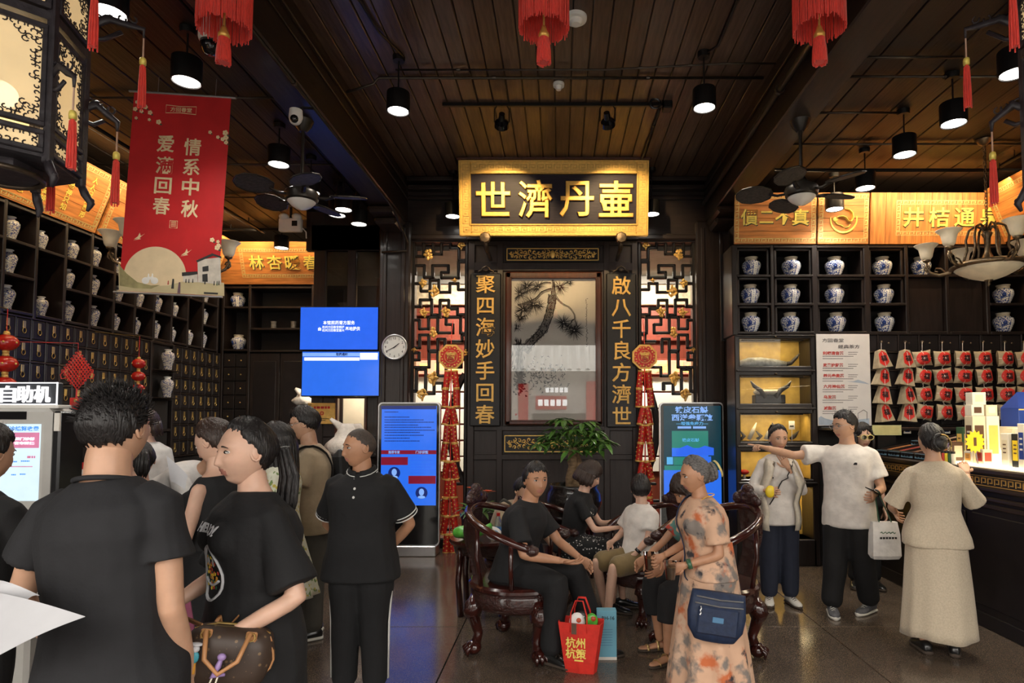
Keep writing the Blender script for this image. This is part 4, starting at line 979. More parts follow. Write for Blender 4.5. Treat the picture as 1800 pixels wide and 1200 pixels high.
# partition with transom panes and the dispensing window
YD = 8.22
pw = thing('wall_partition', None, None, (-2.9, YD, 0)); tag(pw, 'dark timber partition with glazed transoms behind the screens', None, None, 'structure')
def pb(nm, a, b, c, d, t0=0, t1=.08, m='dark_wood', fl=False):
    xa, xb, za, zb = rect(a, b, c, d, YD); return MB().box(xa, xb, YD + t0, YD + t1, 0 if fl else za, zb, .008).build(nm, m, pw)
pb('stile', 547, 405, 568, 980, fl=True); pb('stile', 609, 438, 624, 700); pb('stile', 665, 405, 676, 980, fl=True); pb('rail', 547, 395, 676, 440); pb('rail', 560, 540, 672, 556); pb('solid_panel', 560, 556, 672, 700, .02, .06)
MB().box(at(547, 0, YD).x, -2.38, YD, YD + .08, at(0, 440, YD).z, SIDE + .3).build('header', 'dark_wood', pw)
pb('lower_panel', 560, 768, 672, 980, .02, .06, fl=True); pb('panel', 560, 698, 592, 768, .02, .06); pb('panel', 641, 698, 672, 768, .02, .06); pb('casing', 588, 694, 593, 772, -.01, .08, 'red_wood'); pb('casing', 640, 694, 645, 772, -.01, .08, 'red_wood'); pb('casing', 588, 694, 645, 700, -.01, .08, 'red_wood')
for a, c in ((567, 610), (623, 666)):
    xa, xb, za, zb = rect(a, 440, c, 542, YD); MB().box(xa, xb, YD + .03, YD + .036, za, zb).build('pane', 'dusty_glass', pw)
    xa, xb, za, zb = rect(a - 2, 440, c + 2, 502, YD + .2); MB().box(xa, xb, YD + .2, YD + .21, za, zb).build('roller_blind', 'stone_grey', pw)
mat('lit_cream', (.8, .72, .58), .6, var=.05)
xa, xb, za, zb = rect(592, 700, 641, 768, YD)
MB().box(xa - .25, xb + .1, YD + .9, YD + .92, za - .3, zb + .3).build('inner_wall', 'lit_cream', pw)
MB().box(at(584, 0, YD + .88).x, at(615, 0, YD + .88).x, YD + .87, YD + .9, za - .3, zb + .3).build('inner_door', 'dark_wood', pw); MB().tube([(xa + .2, YD + .5, zb + .2), (xa + .42, YD + .5, za)], .025, 6).build('inner_rail', 'dark_metal', pw)
lamp('window_light', 'AREA', ((xa + xb) / 2, YD + .5, zb + .5), 14, (1, .86, .65), .3, target=((xa + xb) / 2, YD + .4, 0))
mat('thin_plastic', (.8, .74, .66), .45, var=.08, bump=.3, scale=30)
def plastic_bag(label, c, w, h, rz):
    t = thing('plastic_bag', label, 'bag'); rng = random.Random(4)
    R = []
    for i in range(11):
        u = i / 10; rr = (math.sin(PI * min(1, u * 1.25 + .12)) ** .6) if u < .7 else .55 * (1 - (u - .7) * 1.6)
        R.append([(w * rr * math.cos(a * PI / 10) * (1 + .1 * math.sin(3 * a + i)), .6 * w * rr * math.sin(a * PI / 10) * (1 + .12 * math.cos(2 * a + i * .7)), h * u) for a in range(20)])
    MB().rings(R).build('sack', 'thin_plastic', t, smooth=True)
    for q in ([(-w * .25, 0, h * .85), (-w * .5, -.02, h * 1.0), (-w * .8, -.03, h * 1.15)], [(w * .3, 0, h * .85), (w * .6, -.03, h * .92), (w * .85, -.05, h * .7)]): MB().tube(q, [(.06, .025), (.04, .014), (.02, .008)], 6).build('handle', 'thin_plastic', t, smooth=True)
    t.location = c; t.rotation_euler = (0, 0, rz)
lz = at(0, 800, YD).z
MB().box(at(575, 0, 7.9).x, at(660, 0, 7.9).x, 7.7, YD, lz - .04, lz, .01).build('counter_ledge', 'dark_wood', pw)
plastic_bag('white knotted plastic bag on the dispensing window ledge', at(610, 800, 7.95) * 1, .26, .42, .2); bpy.data.objects['plastic_bag'].location.z = lz + .004
plastic_bag('white plastic bag peeping out beside the lower screen', (at(516, 712, 8.3).x, 8.6, at(0, 712, 8.6).z), .14, .2, .6)
tw = bpy.data.objects['plastic_bag.001']; 
MB().box(tw.location.x - .12, tw.location.x + .2, 8.5, 8.75, tw.location.z - .033, tw.location.z - .003).build('bag_ledge', 'dark_wood', pw)
# certificate plaque
xa, xb, za, zb = rect(541, 708, 589, 745, YD - .02); t = thing('certificate_plaque', 'gold metal certificate plaque beside the dispensing window', 'plaque', ((xa + xb) / 2, YD, za))
MB().box(xa, xb, YD - .03, YD - .005, za, zb, .006).build('plate', 'gold_paint', t)
dashes(t, 'lettering', 'red_paint', [(552, 714, 580, 4)], YD - .03, 1); words(t, 'emblem', 'red_paint', '◎', 566, 726, 8, YD - .03, 2, .01); dashes(t, 'small_print', 'ink', [(556, 735, 578, 1.2), (562, 738, 572, 1.2)], YD - .03, 1)
# jar cabinet, display cases
YC = 7.17
rc = thing('jar_cabinet', 'dark cubby cabinet holding blue and white jars under orange boards', 'cabinet', (3.9, YC, 0))
MB().box(2.0, 5.6, YC + .42, YC + .44, 2.66, 3.75).build('back_panel', 'cabinet_dark', rc)
vx = [1292, 1358, 1433, 1525, 1595, 1666, 1737, 1807]; VX = [at(x, 510, YC).x for x in vx]; ry = [584, 534, 484, 433]; RZ = [at(1400, y, YC).z for y in ry]
for k, x in enumerate(VX):
    w = .035 if k in (0, 2, 3) else .022; MB().box(x - w, x + w, YC, YC + .42, RZ[0] - .03, RZ[3] + .02, .008).build('upright', 'cabinet_wood', rc)
for k in range(7):
    for r in range(4):
        if k in (4, 5) and r == 1: continue
        MB().box(VX[k] + .02, VX[k + 1] - .02, YC - .004, YC + .42, RZ[r] - .018, RZ[r] + .012, .005).build('shelf', 'cabinet_wood', rc)
    for r in range(3):
        if k < 4 and not (k == 3 and r == 0):   # inner frames
            a, b, c, d = VX[k] + .03, VX[k + 1] - .03, RZ[r] + .012, RZ[r + 1] - .018
            MB().box(a, a + .03, YC + .02, YC + .05, c, d, .006).build('inner_stile', 'cabinet_wood', rc); MB().box(b - .03, b, YC + .02, YC + .05, c, d, .006).build('inner_stile', 'cabinet_wood', rc); MB().box(a, b, YC + .02, YC + .05, d - .03, d, .006).build('inner_rail', 'cabinet_wood', rc)
    if k in (4, 5): MB().box(VX[k] + .03, VX[k + 1] - .03, YC + .06, YC + .08, RZ[0] + .012, RZ[2] - .018, .004).build('plain_door', 'cabinet_wood', rc)
JP = {2: (1321, 1391, 1467, 1551, 1619), 1: (1319, 1390, 1467, 1554, None, None, 1764), 0: (1320, 1389, 1470, 1555, None, None, 1764)}
for r, row in JP.items():
    for k, px in enumerate(row):
        if px is None: continue
        p = at(px, ry[r], YC + .16); nth = ('%s from the middle column' % ORD[k]) if k < 6 else 'below the chandelier'
        place(JAR, (p.x, YC + .16, RZ[r] + .0125), 'blue and white porcelain jar, %s row of the jar cabinet, %s' % (('bottom', 'middle', 'top')[r], nth), 'jars in the jar cabinet', random.uniform(-.35, .25), .96)
# orange boards over it
zb_ = RZ[3] + .025
def place_board(label, a, b, planks, deco):
    xa, xb = at(a, 432, YC).x, at(b, 432, YC).x; orange_board(label, xb - xa - .006, .6, planks, deco, ((xa + xb) / 2, YC - .01, zb_), 0, math.radians(6))
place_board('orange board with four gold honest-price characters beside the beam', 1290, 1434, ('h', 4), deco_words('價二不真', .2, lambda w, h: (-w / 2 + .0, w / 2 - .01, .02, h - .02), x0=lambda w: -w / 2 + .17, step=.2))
def deco_dragon(t, w, h):
    border(t, -w / 2 + .01, w / 2 - .01, .02, h - .02); m = MB(); R = .155; cz = h * .48
    m.tube([(R * math.cos(a), -.005, cz + R * math.sin(a)) for a in np.linspace(-3.3, .25, 24)], [(.004, .006 + .01 * math.sin(PI * i / 23)) for i in range(24)], 6)
    m.build('emblem_ring', 'gold_bright', t, smooth=True); m = MB()
    pts = [(-.09, .01), (-.06, .03), (-.02, .035), (.02, .02), (.05, -.02), (.08, -.03), (.1, .01), (.095, .07), (.06, .11), (.01, .12)]
    m.tube([(x, -.006, cz + z) for x, z in pts], [(.008, w_) for w_ in (.02, .035, .03, .03, .035, .045, .045, .04, .03, .012)], 8)
    m.ell((-.1, -.007, cz + .0), .035, .01, .028, 10, 6); m.tube([(-.1, -.006, cz - .03), (-.07, -.006, cz - .06), (-.03, -.006, cz - .07), (0, -.006, cz - .09)], [(.006, .012)] * 4, 6); m.tube([(.08, -.006, cz - .06), (.06, -.006, cz - .09), (.02, -.006, cz - .1)], [(.006, .01)] * 3, 6)
    m.build('dragon_emblem', 'gold_bright', t, smooth=True)
place_board('orange board with the round gold coiled dragon emblem', 1436, 1526, ('h', 4), deco_dragon)
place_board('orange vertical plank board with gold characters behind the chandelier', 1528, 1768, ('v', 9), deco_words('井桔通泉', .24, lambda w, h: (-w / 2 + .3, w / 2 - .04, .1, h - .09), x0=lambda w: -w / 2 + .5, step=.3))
orange_board('slanted orange board on the tea counter side wall', 2.2, .66, ('h', 3), lambda t, w, h: border(t, -w / 2 + .05, w / 2 - .05, .06, h - .06), (5.2, 6.0, zb_), -PI / 2, TILT)
# glazed specimen cases
mat('case_gold', (.5, .33, .07), .6, var=.25, scale=8); mat('bone', (.5, .45, .36), .6, var=.3, scale=12, bump=.2); mat('horn', (.06, .05, .04), .4, var=.5, scale=12, bump=.2); mat('specimen_grey', (.3, .3, .26), .5, var=.5, scale=16, bump=.3)
dc = thing('display_cabinet', 'tall dark display cabinet of glazed gold lined specimen cases', 'cabinet', (2.6, YC, 0))
gx0, gx1 = 1301, 1426
def case(a, b, c, d, idx):
    xa, xb, za, zb = rect(a, b, c, d, YC); o = part('glass_case', dc, (0, 0, 0)); D = .34
    MB().box(xa, xb, YC + D, YC + D + .01, za, zb).build('lining', 'case_gold', dc); MB().box(xa - .002, xa, YC + .03, YC + D, za, zb).build('lining', 'case_gold', dc); MB().box(xb, xb + .002, YC + .03, YC + D, za, zb).build('lining', 'case_gold', dc); MB().box(xa, xb, YC + .03, YC + D, za - .004, za).build('case_floor', 'case_gold', dc)
    bpy.data.objects.remove(o)
    if idx < 4: MB().box(xa, xb, YC + .02, YC + .025, za, zb).build('pane', 'pane_glass', dc)
    l = lamp('case_light', 'AREA', ((xa + xb) / 2, YC + .12, zb - .015), 2.2 if idx < 4 else 3.5, (1, .78, .42), xb - xa - .1, target=((xa + xb) / 2, YC + .2, za), shape='RECTANGLE', size_y=.04)
    MB().box(xa + .05, xb - .05, YC + .1, YC + .14, zb - .012, zb, .002).build('light_strip', 'dark_metal', dc)
    return xa, xb, za, zb
CY_ = [(595, 643), (660, 709), (727, 776), (793, 842), (856, 948)]
CS = [case(gx0, a, gx1 if i < 4 else 1436, b, i) for i, (a, b) in enumerate(CY_)]
xa, xb = at(1292, 700, YC).x, at(1437, 700, YC).x
for px, w in ((1297, .06), (1432, .08)): x = at(px, 700, YC).x; MB().box(x - w / 2, x + w / 2, YC, YC + .36, 0, RZ[0] - .02, .01).build('stile', 'cabinet_wood', dc)
ed = [RZ[0] - .03] + [z for c in CS for z in (c[3], c[2])] + [0]
for i in range(6):
    z1, z0 = ed[2 * i], ed[2 * i + 1]
    MB().box(xa + .04, xb - .04, YC, YC + (.36 if i in (0, 5) else .34), z0, z1, .01).build('rail', 'cabinet_wood', dc)
    if i < 5: MB().box(xa + .02, xb - .02, YC - .02, YC, (z0 + z1) / 2 - .012 if i else z1 - .02, (z0 + z1) / 2 + .012 if i else z1, .006).build('bead', 'cabinet_wood', dc)
    if i < 4:
        k = MB(); k.ell(((xa + xb) / 2, YC - .012, z0 + .02), .018, .012, .012, 10, 6); k.build('catch', 'bronze', dc, smooth=True)
c = CS[0]; t = thing('specimen', 'grey dried fish like specimen in the top glass case', 'specimen', ((c[0] + c[1]) / 2, YC + .18, c[2]), 'specimens in glass cases')
z = c[2]
MB().tube([(c[0] + .03, YC + .18, z + .045), (c[0] + .15, YC + .18, z + .06), (c[0] + .3, YC + .18, z + .06), (c[0] + .45, YC + .18, z + .05), (c[0] + .6, YC + .18, z + .035)], [(.03, .03), (.055, .06), (.06, .06), (.05, .05), (.034, .03)], 10).build('body', 'specimen_grey', t, smooth=True)
MB().tube([(c[0] + .58, YC + .18, z + .035), (c[0] + .66, YC + .18, z + .05), (c[0] + .73, YC + .18, z + .12), (c[0] + .77, YC + .18, z + .17)], [.03, .025, .02, .004], 8).build('tail', 'horn', t, smooth=True)
c = CS[1]; z = c[2]; cx = (c[0] + c[1]) / 2; t = thing('antler_mount', 'dark antlers on a block in the second glass case', 'specimen', (cx, YC + .18, z), 'specimens in glass cases')
MB().box(cx - .2, cx + .16, YC + .12, YC + .26, z, z + .11, .01).build('block', 'black_wood', t); MB().box(cx - .2, cx + .1, YC + .11, YC + .22, z + .112, z + .17, .02).build('skull_plate', 'bone', t)
for s in (-1, 1): MB().tube([(cx + s * .06 - .02, YC + .14, z + .08), (cx + s * .12 - .02, YC + .12, z + .16), (cx + s * .2 - .02, YC + .1, z + .21), (cx + s * .24 - .02, YC + .1, z + .27)], [.035, .03, .024, .008], 8).build('antler', 'horn', t, smooth=True)
c = CS[2]; z = c[2]; t = thing('dried_root', 'bundle of dried roots in the third glass case', 'specimen', ((c[0] + c[1]) / 2, YC + .2, z), 'specimens in glass cases'); rng = random.Random(8)
for k in range(7):
    x = c[0] + .06 + k * .1; MB().tube([(x, YC + .2, z + .02), (x + .04, YC + .18, z + .06 + .05 * (k % 2)), (x + .02 + rng.uniform(-.05, .08), YC + .2, z + .12 + .1 * (k % 3 == 1))], [.022, .026, .006], 7).build('root', 'bone' if k % 2 else 'horn', t, smooth=True)
xx = c[0] + .62; t = thing('price_tag', 'small white price tag standing in the third glass case', 'tag', (xx, YC + .14, z + .14)); MB().box(xx, xx + .07, YC + .14, YC + .145, z + .14, z + .24).build('card', 'paper', t); MB().cyl((xx + .035, YC + .142, z), (xx + .035, YC + .142, z + .14), .004, n=6).build('stand', 'steel', t); MB().box(xx + .012, xx + .058, YC + .138, YC + .14, z + .17, z + .185).build('print', 'ink', t)
c = CS[3]; z = c[2]
for k, dx in enumerate((.09, .7)):
    t = thing('red_fungus', 'small red dried fungus in the fourth glass case, %s' % ('by the column' if k == 0 else 'by the counter'), 'specimen', (c[0] + dx, YC + .15, z), 'red fungi in the fourth case')
    MB().lathe([(.02, 0), (.015, .03), (.02, .05)], (c[0] + dx, YC + .15, z), 10).build('stem', 'bone', t); MB().ell((c[0] + dx, YC + .15, z + .07), .06, .05, .03, 12, 7).build('cap', 'red_paint', t, smooth=True)
# drawers behind the tea packets
dr = thing('tea_drawer_cabinet', 'dark grid of drawers behind the hanging tea packets', 'cabinet', (4.6, YC, 0))
gx = [1437 + 36.2 * k for k in range(11)]; GX = [at(x, 660, YC).x for x in gx]; gz = [at(1600, y, YC).z for y in (587, 619, 651, 683, 715, 747)]
MB().box(GX[0], GX[-1], YC + .03, YC + .4, 0, RZ[0] - .04).build('carcass', 'cabinet_dark', dr)
for k in range(10):
    for r in range(5):
        d = MB().box(GX[k] + .012, GX[k + 1] - .012, YC + .008, YC + .03, gz[r + 1] + .01, gz[r] - .01, .006).build('drawer', 'drawer_wood', dr); MB().ell(((GX[k] + GX[k + 1]) / 2, YC, (gz[r] + gz[r + 1]) / 2), .012, .012, .012, 8, 5).build('knob', 'bronze', d, smooth=True)
for x in GX: MB().box(x - .01, x + .01, YC, YC + .03, gz[5], gz[0], .004).build('stile', 'cabinet_wood', dr)
for z in gz: MB().box(GX[0], GX[-1], YC - .002, YC + .03, z - .008, z + .008, .003).build('rail', 'cabinet_wood', dr)
MB().box(GX[0], GX[-1], YC - .35, YC + .03, gz[5] - .06, gz[5] - .02, .008).build('back_counter', 'cabinet_wood', dr)
for k, px in enumerate((1538, 1595, 1664)):
    p = at(px, 757, YC - .3); t = thing('shelf_label', 'small white label card on the back counter, %s from the menu' % ORD[k], 'label', p - V(0, 0, .04), 'label cards on the back counter'); MB().box(p.x - .04, p.x + .04, p.y, p.y + .004, p.z - .03, p.z + .03).build('card', 'paper', t); MB().box(p.x - .025, p.x + .025, p.y - .001, p.y, p.z - .012, p.z + .012).build('print', 'glaze_blue', t)
# menu board
mat('menu_white', (.66, .63, .6), .5, var=.03); mat('menu_blue', (.36, .42, .5), .6, var=.2, scale=6); mat('print_grey', (.16, .15, .15), .7); mat('print_red', (.5, .06, .05), .6)
xa, xb, za, zb = rect(1436, 587, 1530, 748, YC - .03); mb_ = thing('menu_board', 'tall white tea menu board with red dish names', 'sign', ((xa + xb) / 2, YC - .03, za)); Y = YC - .035
MB().box(xa, xb, YC - .035, YC - .02, za, zb, .002).build('panel', 'menu_white', mb_)
words(mb_, 'lettering', 'print_grey', '方回春堂', 1464, 598, 6.5, Y, 1, .01, 38); words(mb_, 'lettering', 'print_grey', '經典茶方', 1492, 609, 6.5, Y, 1, .01, 38)
for nm, y, w in (('利咽清音茶', 620.5, 37), ('灵芝护肝茶', 641.5, 36), ('养元参麦茶', 660, 37), ('六月神仙茶', 679, 38), ('乌发茶', 697.5, 22), ('减脂茶', 717, 22)):
    words(mb_, 'dish_name', 'print_red', nm, 1446 + w / 2 + (y - 620) * .02, y, 6, Y, 1, .03, w)
    dashes(mb_, 'small_print', 'print_grey', [(1491, y - 2, 1508, 1.1), (1491, y + 1.5, 1506, 1.1), (1446, y + 5, 1500, 1.2), (1446, y + 9, 1482, 1.2)], Y, 0, seed=int(y))
m = MB(); g = lambda x, y: (at(x, y, Y).x, at(x, y, Y).z)
m.prism([g(1439, 747), g(1528, 747), g(1528, 735), g(1510, 737), g(1495, 741), g(1470, 740), g(1450, 735), g(1443, 731), g(1439, 734)], Y - .001, Y).build('ink_hills', 'menu_blue', mb_)
MB().prism([g(1488, 670), g(1528, 675), g(1520, 671), g(1508, 667), g(1500, 670)][::1], Y - .001, Y).build('ink_hills', 'menu_blue', mb_)
m = MB(); m.tube([(g(a, b)[0], Y - .002, g(a, b)[1]) for a, b in ((1508, 740), (1508, 726), (1518, 720), (1524, 724), (1524, 738))], .003, 4); m.build('ink_house', 'print_grey', mb_)
# tea packets
mat('kraft', (.42, .34, .22), .8, var=.15, scale=20, bump=.2); mat('label_red', (.62, .03, .02), .5, var=.1); mat('twine', (.7, .62, .55), .8)
def pk_pillow():
    p = part('packet', None); n = 10; R = []
    vs = []; fs = []
    for s in (-1, 1):
        for i in range(n + 1):
            for j in range(n + 1):
                u, v = i / n * 2 - 1, j / n * 2 - 1; b = (1 - u ** 4) * (1 - v ** 4); pin = 1 - .1 * (1 - abs(u) ** 2) * abs(v) ** 3
                vs.append((u * .098 * (1 - .1 * (1 - v * v)) , s * (.004 + .055 * b ** .7), v * .09 * (1 - .1 * (1 - u * u))))
    N = (n + 1) ** 2
    for i in range(n):
        for j in range(n):
            a = i * (n + 1) + j; q = (a, a + n + 1, a + n + 2, a + 1); fs.append(q); fs.append(tuple(N + k for k in q[::-1]))
    m = MB(); m.add(vs, fs); return m
def lab_pillow(m, sq):
    n = 8; vs = []; fs = []
    for i in range(n + 1):
        for j in range(n + 1):
            a, b = i / n * 2 - 1, j / n * 2 - 1; u, v = a * math.sqrt(1 - b * b / 2) * sq * .86, b * math.sqrt(1 - a * a / 2) * sq * .9; bb = (1 - u ** 4) * (1 - v ** 4)
            vs.append((u * .098 * (1 - .1 * (1 - v * v)), -(.004 + .055 * bb ** .7) - .0025, v * .09 * (1 - .1 * (1 - u * u))))
    for i in range(n):
        for j in range(n): a = i * (n + 1) + j; fs.append((a, a + n + 1, a + n + 2, a + 1))
    return m.add(vs, fs)
def packet_string(label, px, style, ys=(630, 661, 693, 724)):
    Y = YC - .12; pts = [at(px + (k * 1.2 if style else 1.5 * k), y, Y) for k, y in enumerate(ys)]
    t = thing('tea_packet_string', label, 'tea packets', pts[-1] - V(0, 0, .12), 'strings of tea packets')
    MB().tube([at(px, 601, YC - .03)] + [at(px, 603, Y)] + pts, .003, 5).build('twine', 'twine', t)
    h = at(px, 601, YC - .04); MB().ell(h, .016, .028, .016, 8, 6).build('hook', 'bronze', t, smooth=True)
    for k, p in enumerate(pts):
        rot = Matrix.Translation(p) @ Matrix.Rotation(random.uniform(-.18, .18), 4, 'Y') @ Matrix.Rotation(random.uniform(-.25, .25), 4, 'Z') @ Matrix.Scale(1.02, 4)
        def bld(m, nm, mt, par, **kw):
            m.v = [tuple(rot @ Vector(v)) for v in m.v]; return m.build(nm, mt, par, **kw)
        if style:
            o = bld(pk_pillow(), 'packet', 'kraft', t, smooth=True); bld(lab_pillow(MB(), .98), 'label', 'label_red', o, smooth=True)
            bld(MB().text('福', 0, 0, -.061, .075, ext=.002, bold=.02), 'lettering', 'ink', o)
            m = MB(); m.tube([(0, -.005, .09), (0, -.05, .06), (0, -.066, 0), (0, -.05, -.06), (0, -.005, -.09)], .0032, 5); m.tube([(-.09, -.01, 0), (-.06, -.05, 0), (0, -.066, 0), (.06, -.05, 0), (.09, -.01, 0)], .0032, 5); bld(m, 'tie', 'twine', o)
        else:
            w0, w1, d0, d1, hh = .085, .045, .06, .03, .105
            vs = [(-w0, -d0, -hh), (w0, -d0, -hh), (w0, d0, -hh), (-w0, d0, -hh), (-w1, -d1, hh * .85), (w1, -d1, hh * .85), (w1, d1, hh * .85), (-w1, d1, hh * .85), (0, -.004, hh)]
            m = MB(); m.add([tuple(a) for a in vs], [(3, 2, 1, 0), (0, 1, 5, 4), (1, 2, 6, 5), (2, 3, 7, 6), (3, 0, 4, 7), (4, 5, 8), (5, 6, 8), (6, 7, 8), (7, 4, 8)]); o = bld(m, 'packet', 'kraft', t)
            f = lambda x, z: (x, -d0 + (d0 - d1) * (z + hh) / (1.85 * hh) - .003, z)
            bld(MB().add([f(-.056, -.05), f(0, -.095), f(.056, -.05), f(.046, .05), f(0, .09), f(-.046, .05)], [(0, 1, 2, 3, 4, 5)]), 'label', 'label_red', o)
            m = MB().text('福', 0, 0, 0, .07, ext=.002, bold=.02); m.v = [(x, f(x, z)[1] - .003 + y, z) for x, y, z in m.v]; bld(m, 'lettering', 'ink', o)
            m = MB(); m.tube([(0, 0, hh), (0, f(0, .06)[1] - .004, .06), (0, f(0, -hh)[1] - .004, -hh)], .0032, 5); bld(m, 'tie', 'twine', o)
for k, (px, s) in enumerate(((1549, 0), (1591, 0), (1621, 1), (1656, 1), (1692, 1), (1728, 1), (1766, 1), (1799, 1))): packet_string('hanging string of four red labelled kraft tea packets, %s from the menu board' % ORD[k], px, s)
# tea counter
XC, ZC = 3.42, 1.3
tc_ = thing('tea_counter', 'long dark tea counter with a gold meander band', 'counter', (3.8, 5.4, 0))
MB().box(XC + .04, 4.3, 3.0, 6.72, 0, ZC - .06).build('carcass', 'black_wood', tc_)
MB().box(XC - .03, 4.32, 2.98, 6.76, ZC - .05, ZC, .012).build('top', 'dark_wood_y', tc_)
MB().box(XC + .01, XC + .04, 3.0, 6.72, ZC - .16, ZC - .05, .004).build('frieze', 'black_wood', tc_)
for z, d in ((ZC - .19, .045), (ZC - .27, .03), (ZC - .33, .02)): MB().box(XC + .04 - d, XC + .04, 3.0, 6.72, z, z + .04, .012).build('moulding', 'dark_wood_y', tc_)
m = MB(); meander_band(m, -6.7, -3.0, ZC - .145, ZC - .065, 0); m.v = [(XC + .01 + y, -x, z) for x, y, z in m.v]; m.build('meander_band', 'gold_paint', tc_, kind='stuff')
for k in range(5): MB().box(XC + .025, XC + .04, 3.06 + k * .74, 3.06 + k * .74 + .66, .18, ZC - .38, .01).build('front_panel', 'black_wood', tc_)
MB().box(XC + .03, XC + .06, 3.0, 6.72, 0, .12, .006).build('plinth', 'black_wood', tc_)
# stepped tea trays
mat('tray_label', (.16, .3, .4), .4, var=.1, emit=.02, ecol=(.3, .5, .7)); 
for i, c in enumerate(((.42, .16, .04), (.5, .2, .06), (.35, .05, .03), (.5, .26, .1), (.2, .09, .04), (.45, .3, .2))): pattern('herb_%d' % i, c, tuple(x * .45 for x in c), 'NOISE', 70, .45, .6, .8, 4, bump=.8)
for st in range(2):
    xa = XC + .02 + st * .38; za = ZC + .005 + st * .1
    for k in range(4):
        y = 6.72 - k * .24; y0 = y - .225
        t = thing('tea_tray', 'sloping tray of dried herb tea with blue label, %s row, %s from the menu board' % (('front', 'rear')[st], ORD[k]), 'tray', (xa + .18, y - .11, za), 'tea trays on the counter')
        g = lambda u, v, w: (xa + u, y0 + v, za + w)
        if st: MB().box(xa, xa + .36, y0, y, ZC, za + .0, .002).build('riser', 'black_wood', t)
        MB().add([g(0, 0, .05), g(0, .225, .05), g(.06, .225, .065), g(.06, 0, .065), g(0, 0, 0), g(0, .225, 0), g(.06, .225, 0), g(.06, 0, 0)], [(0, 3, 2, 1), (0, 1, 5, 4), (1, 2, 6, 5), (2, 3, 7, 6), (3, 0, 4, 7)]).build('lip', 'black_wood', t)
        a = MB().add([g(-.002, .01, .008), g(-.002, .215, .008), g(.004, .215, .056), g(.004, .01, .056)], [(0, 3, 2, 1)]).build('blue_label', 'tray_label', t)
        m = MB(); [m.box(-.07 + q * .05, -.035 + q * .05, -.001, 0, -.014, .012) for q in range(3)]; m.v = [(xa - .004 + z * .1, y - .11 - x, za + .032 + z) for x, yy, z in m.v]; m.build('lettering', 'ink', a)
        MB().add([g(.06, .008, .05), g(.06, .217, .05), g(.36, .217, .11), g(.36, .008, .11)], [(0, 3, 2, 1)]).build('herbs', 'herb_%d' % ((k * 2 + st * 3) % 6), t)
        for v in (0, .217): MB().add([g(.06, v, 0), g(.06, v + .008, 0), g(.36, v + .008, 0), g(.36, v, 0), g(.06, v, .07), g(.06, v + .008, .07), g(.36, v + .008, .13), g(.36, v, .13)], [(0, 1, 5, 4), (1, 2, 6, 5), (2, 3, 7, 6), (3, 0, 4, 7), (4, 5, 6, 7)]).build('tray_side', 'black_wood', t)
p = at(1559, 755, 6.8); t = thing('yellow_sign_card', 'pale yellow folded card standing behind the tea trays', 'card', (p.x, p.y, ZC + .12));
mat('pale_card', (.62, .62, .3), .7)
MB().box(p.x - .16, p.x + .16, 6.8, 6.806, p.z - .06, p.z + .05).build('card', 'pale_card', t); MB().box(p.x - .1, p.x + .1, 6.806, 6.83, ZC - .05, p.z - .02).build('easel', 'dark_metal', t)
m = MB()
for k in range(5): m.box(p.x - .14, p.x + .14, 6.799, 6.8, p.z - .045 + k * .018, p.z - .04 + k * .018)
m.build('print', 'pale_gold', t)
# boxes of product on the lit display end of the counter
mat('lightbox', (.9, .86, .75), .5, emit=3.0, ecol=(1, .82, .5))
t = thing('display_riser', 'glowing white stepped display stand under the gift boxes', 'display stand', (3.8, 4.4, ZC))
MB().box(XC + .05, 4.2, 3.1, 5.68, ZC + .001, ZC + .02, .003).build('lit_tread', 'lightbox', t); MB().box(3.85, 4.2, 3.1, 5.6, ZC + .02, ZC + .14, .004).build('back_step', 'glaze_white', t); MB().box(3.82, 3.85, 3.1, 5.6, ZC + .03, ZC + .12, .002).build('lit_riser', 'lightbox', t)
lamp('counter_light', 'AREA', (3.7, 4.7, ZC + .9), 13, (1, .85, .58), .3, target=(3.75, 4.7, ZC), shape='RECTANGLE', size_y=1.6)
COLS = {'cream': (.7, .62, .45), 'ivory': (.78, .72, .6), 'gold': (.75, .5, .12), 'navy': (.02, .05, .25), 'plum': (.3, .2, .42), 'brown': (.1, .05, .03), 'green': (.03, .1, .05), 'red': (.5, .05, .03), 'black': (.02, .02, .02), 'orange': (.75, .35, .05), 'yellow': (.85, .62, .03)}
for k, c in COLS.items(): mat('carton_' + k, c, .4, var=.06, coat=.2)
BX = [(3.5, 5.52, .1, .08, .17, 'brown', 'cream', 0), (3.52, 5.62, .1, .05, .15, 'plum', 'ivory', 0), (3.64, 5.42, .1, .1, .24, 'plum', 'ivory', 0), (3.64, 5.62, .1, .13, .3, 'green', 'gold', 0), (3.5, 5.18, .08, .14, .1, 'ivory', 'orange', 0), (3.5, 4.98, .08, .14, .12, 'cream', 'red', 0), (3.51, 5.2, .11, .15, .4, 'cream', 'brown', 1), (3.63, 5.06, .11, .15, .4, 'ivory', 'gold', 1),
      (3.74, 4.9, .1, .11, .3, 'cream', 'green', 0), (3.74, 4.77, .1, .11, .3, 'ivory', 'red', 0), (3.74, 4.64, .1, .11, .3, 'cream', 'orange', 0), (3.74, 4.51, .1, .11, .3, 'ivory', 'brown', 0), (3.62, 4.52, .06, .1, .2, 'plum', 'ivory', 0), (3.52, 4.62, .1, .12, .26, 'ivory', 'cream', 0), (3.52, 4.47, .1, .11, .26, 'black', 'yellow', 0), (3.5, 4.35, .08, .1, .34, 'ivory', 'navy', 0), (3.62, 4.3, .08, .12, .42, 'yellow', 'ivory', 0), (3.5, 4.22, .08, .11, .3, 'orange', 'ivory', 0), (3.5, 4.08, .1, .12, .36, 'cream', 'red', 0)]
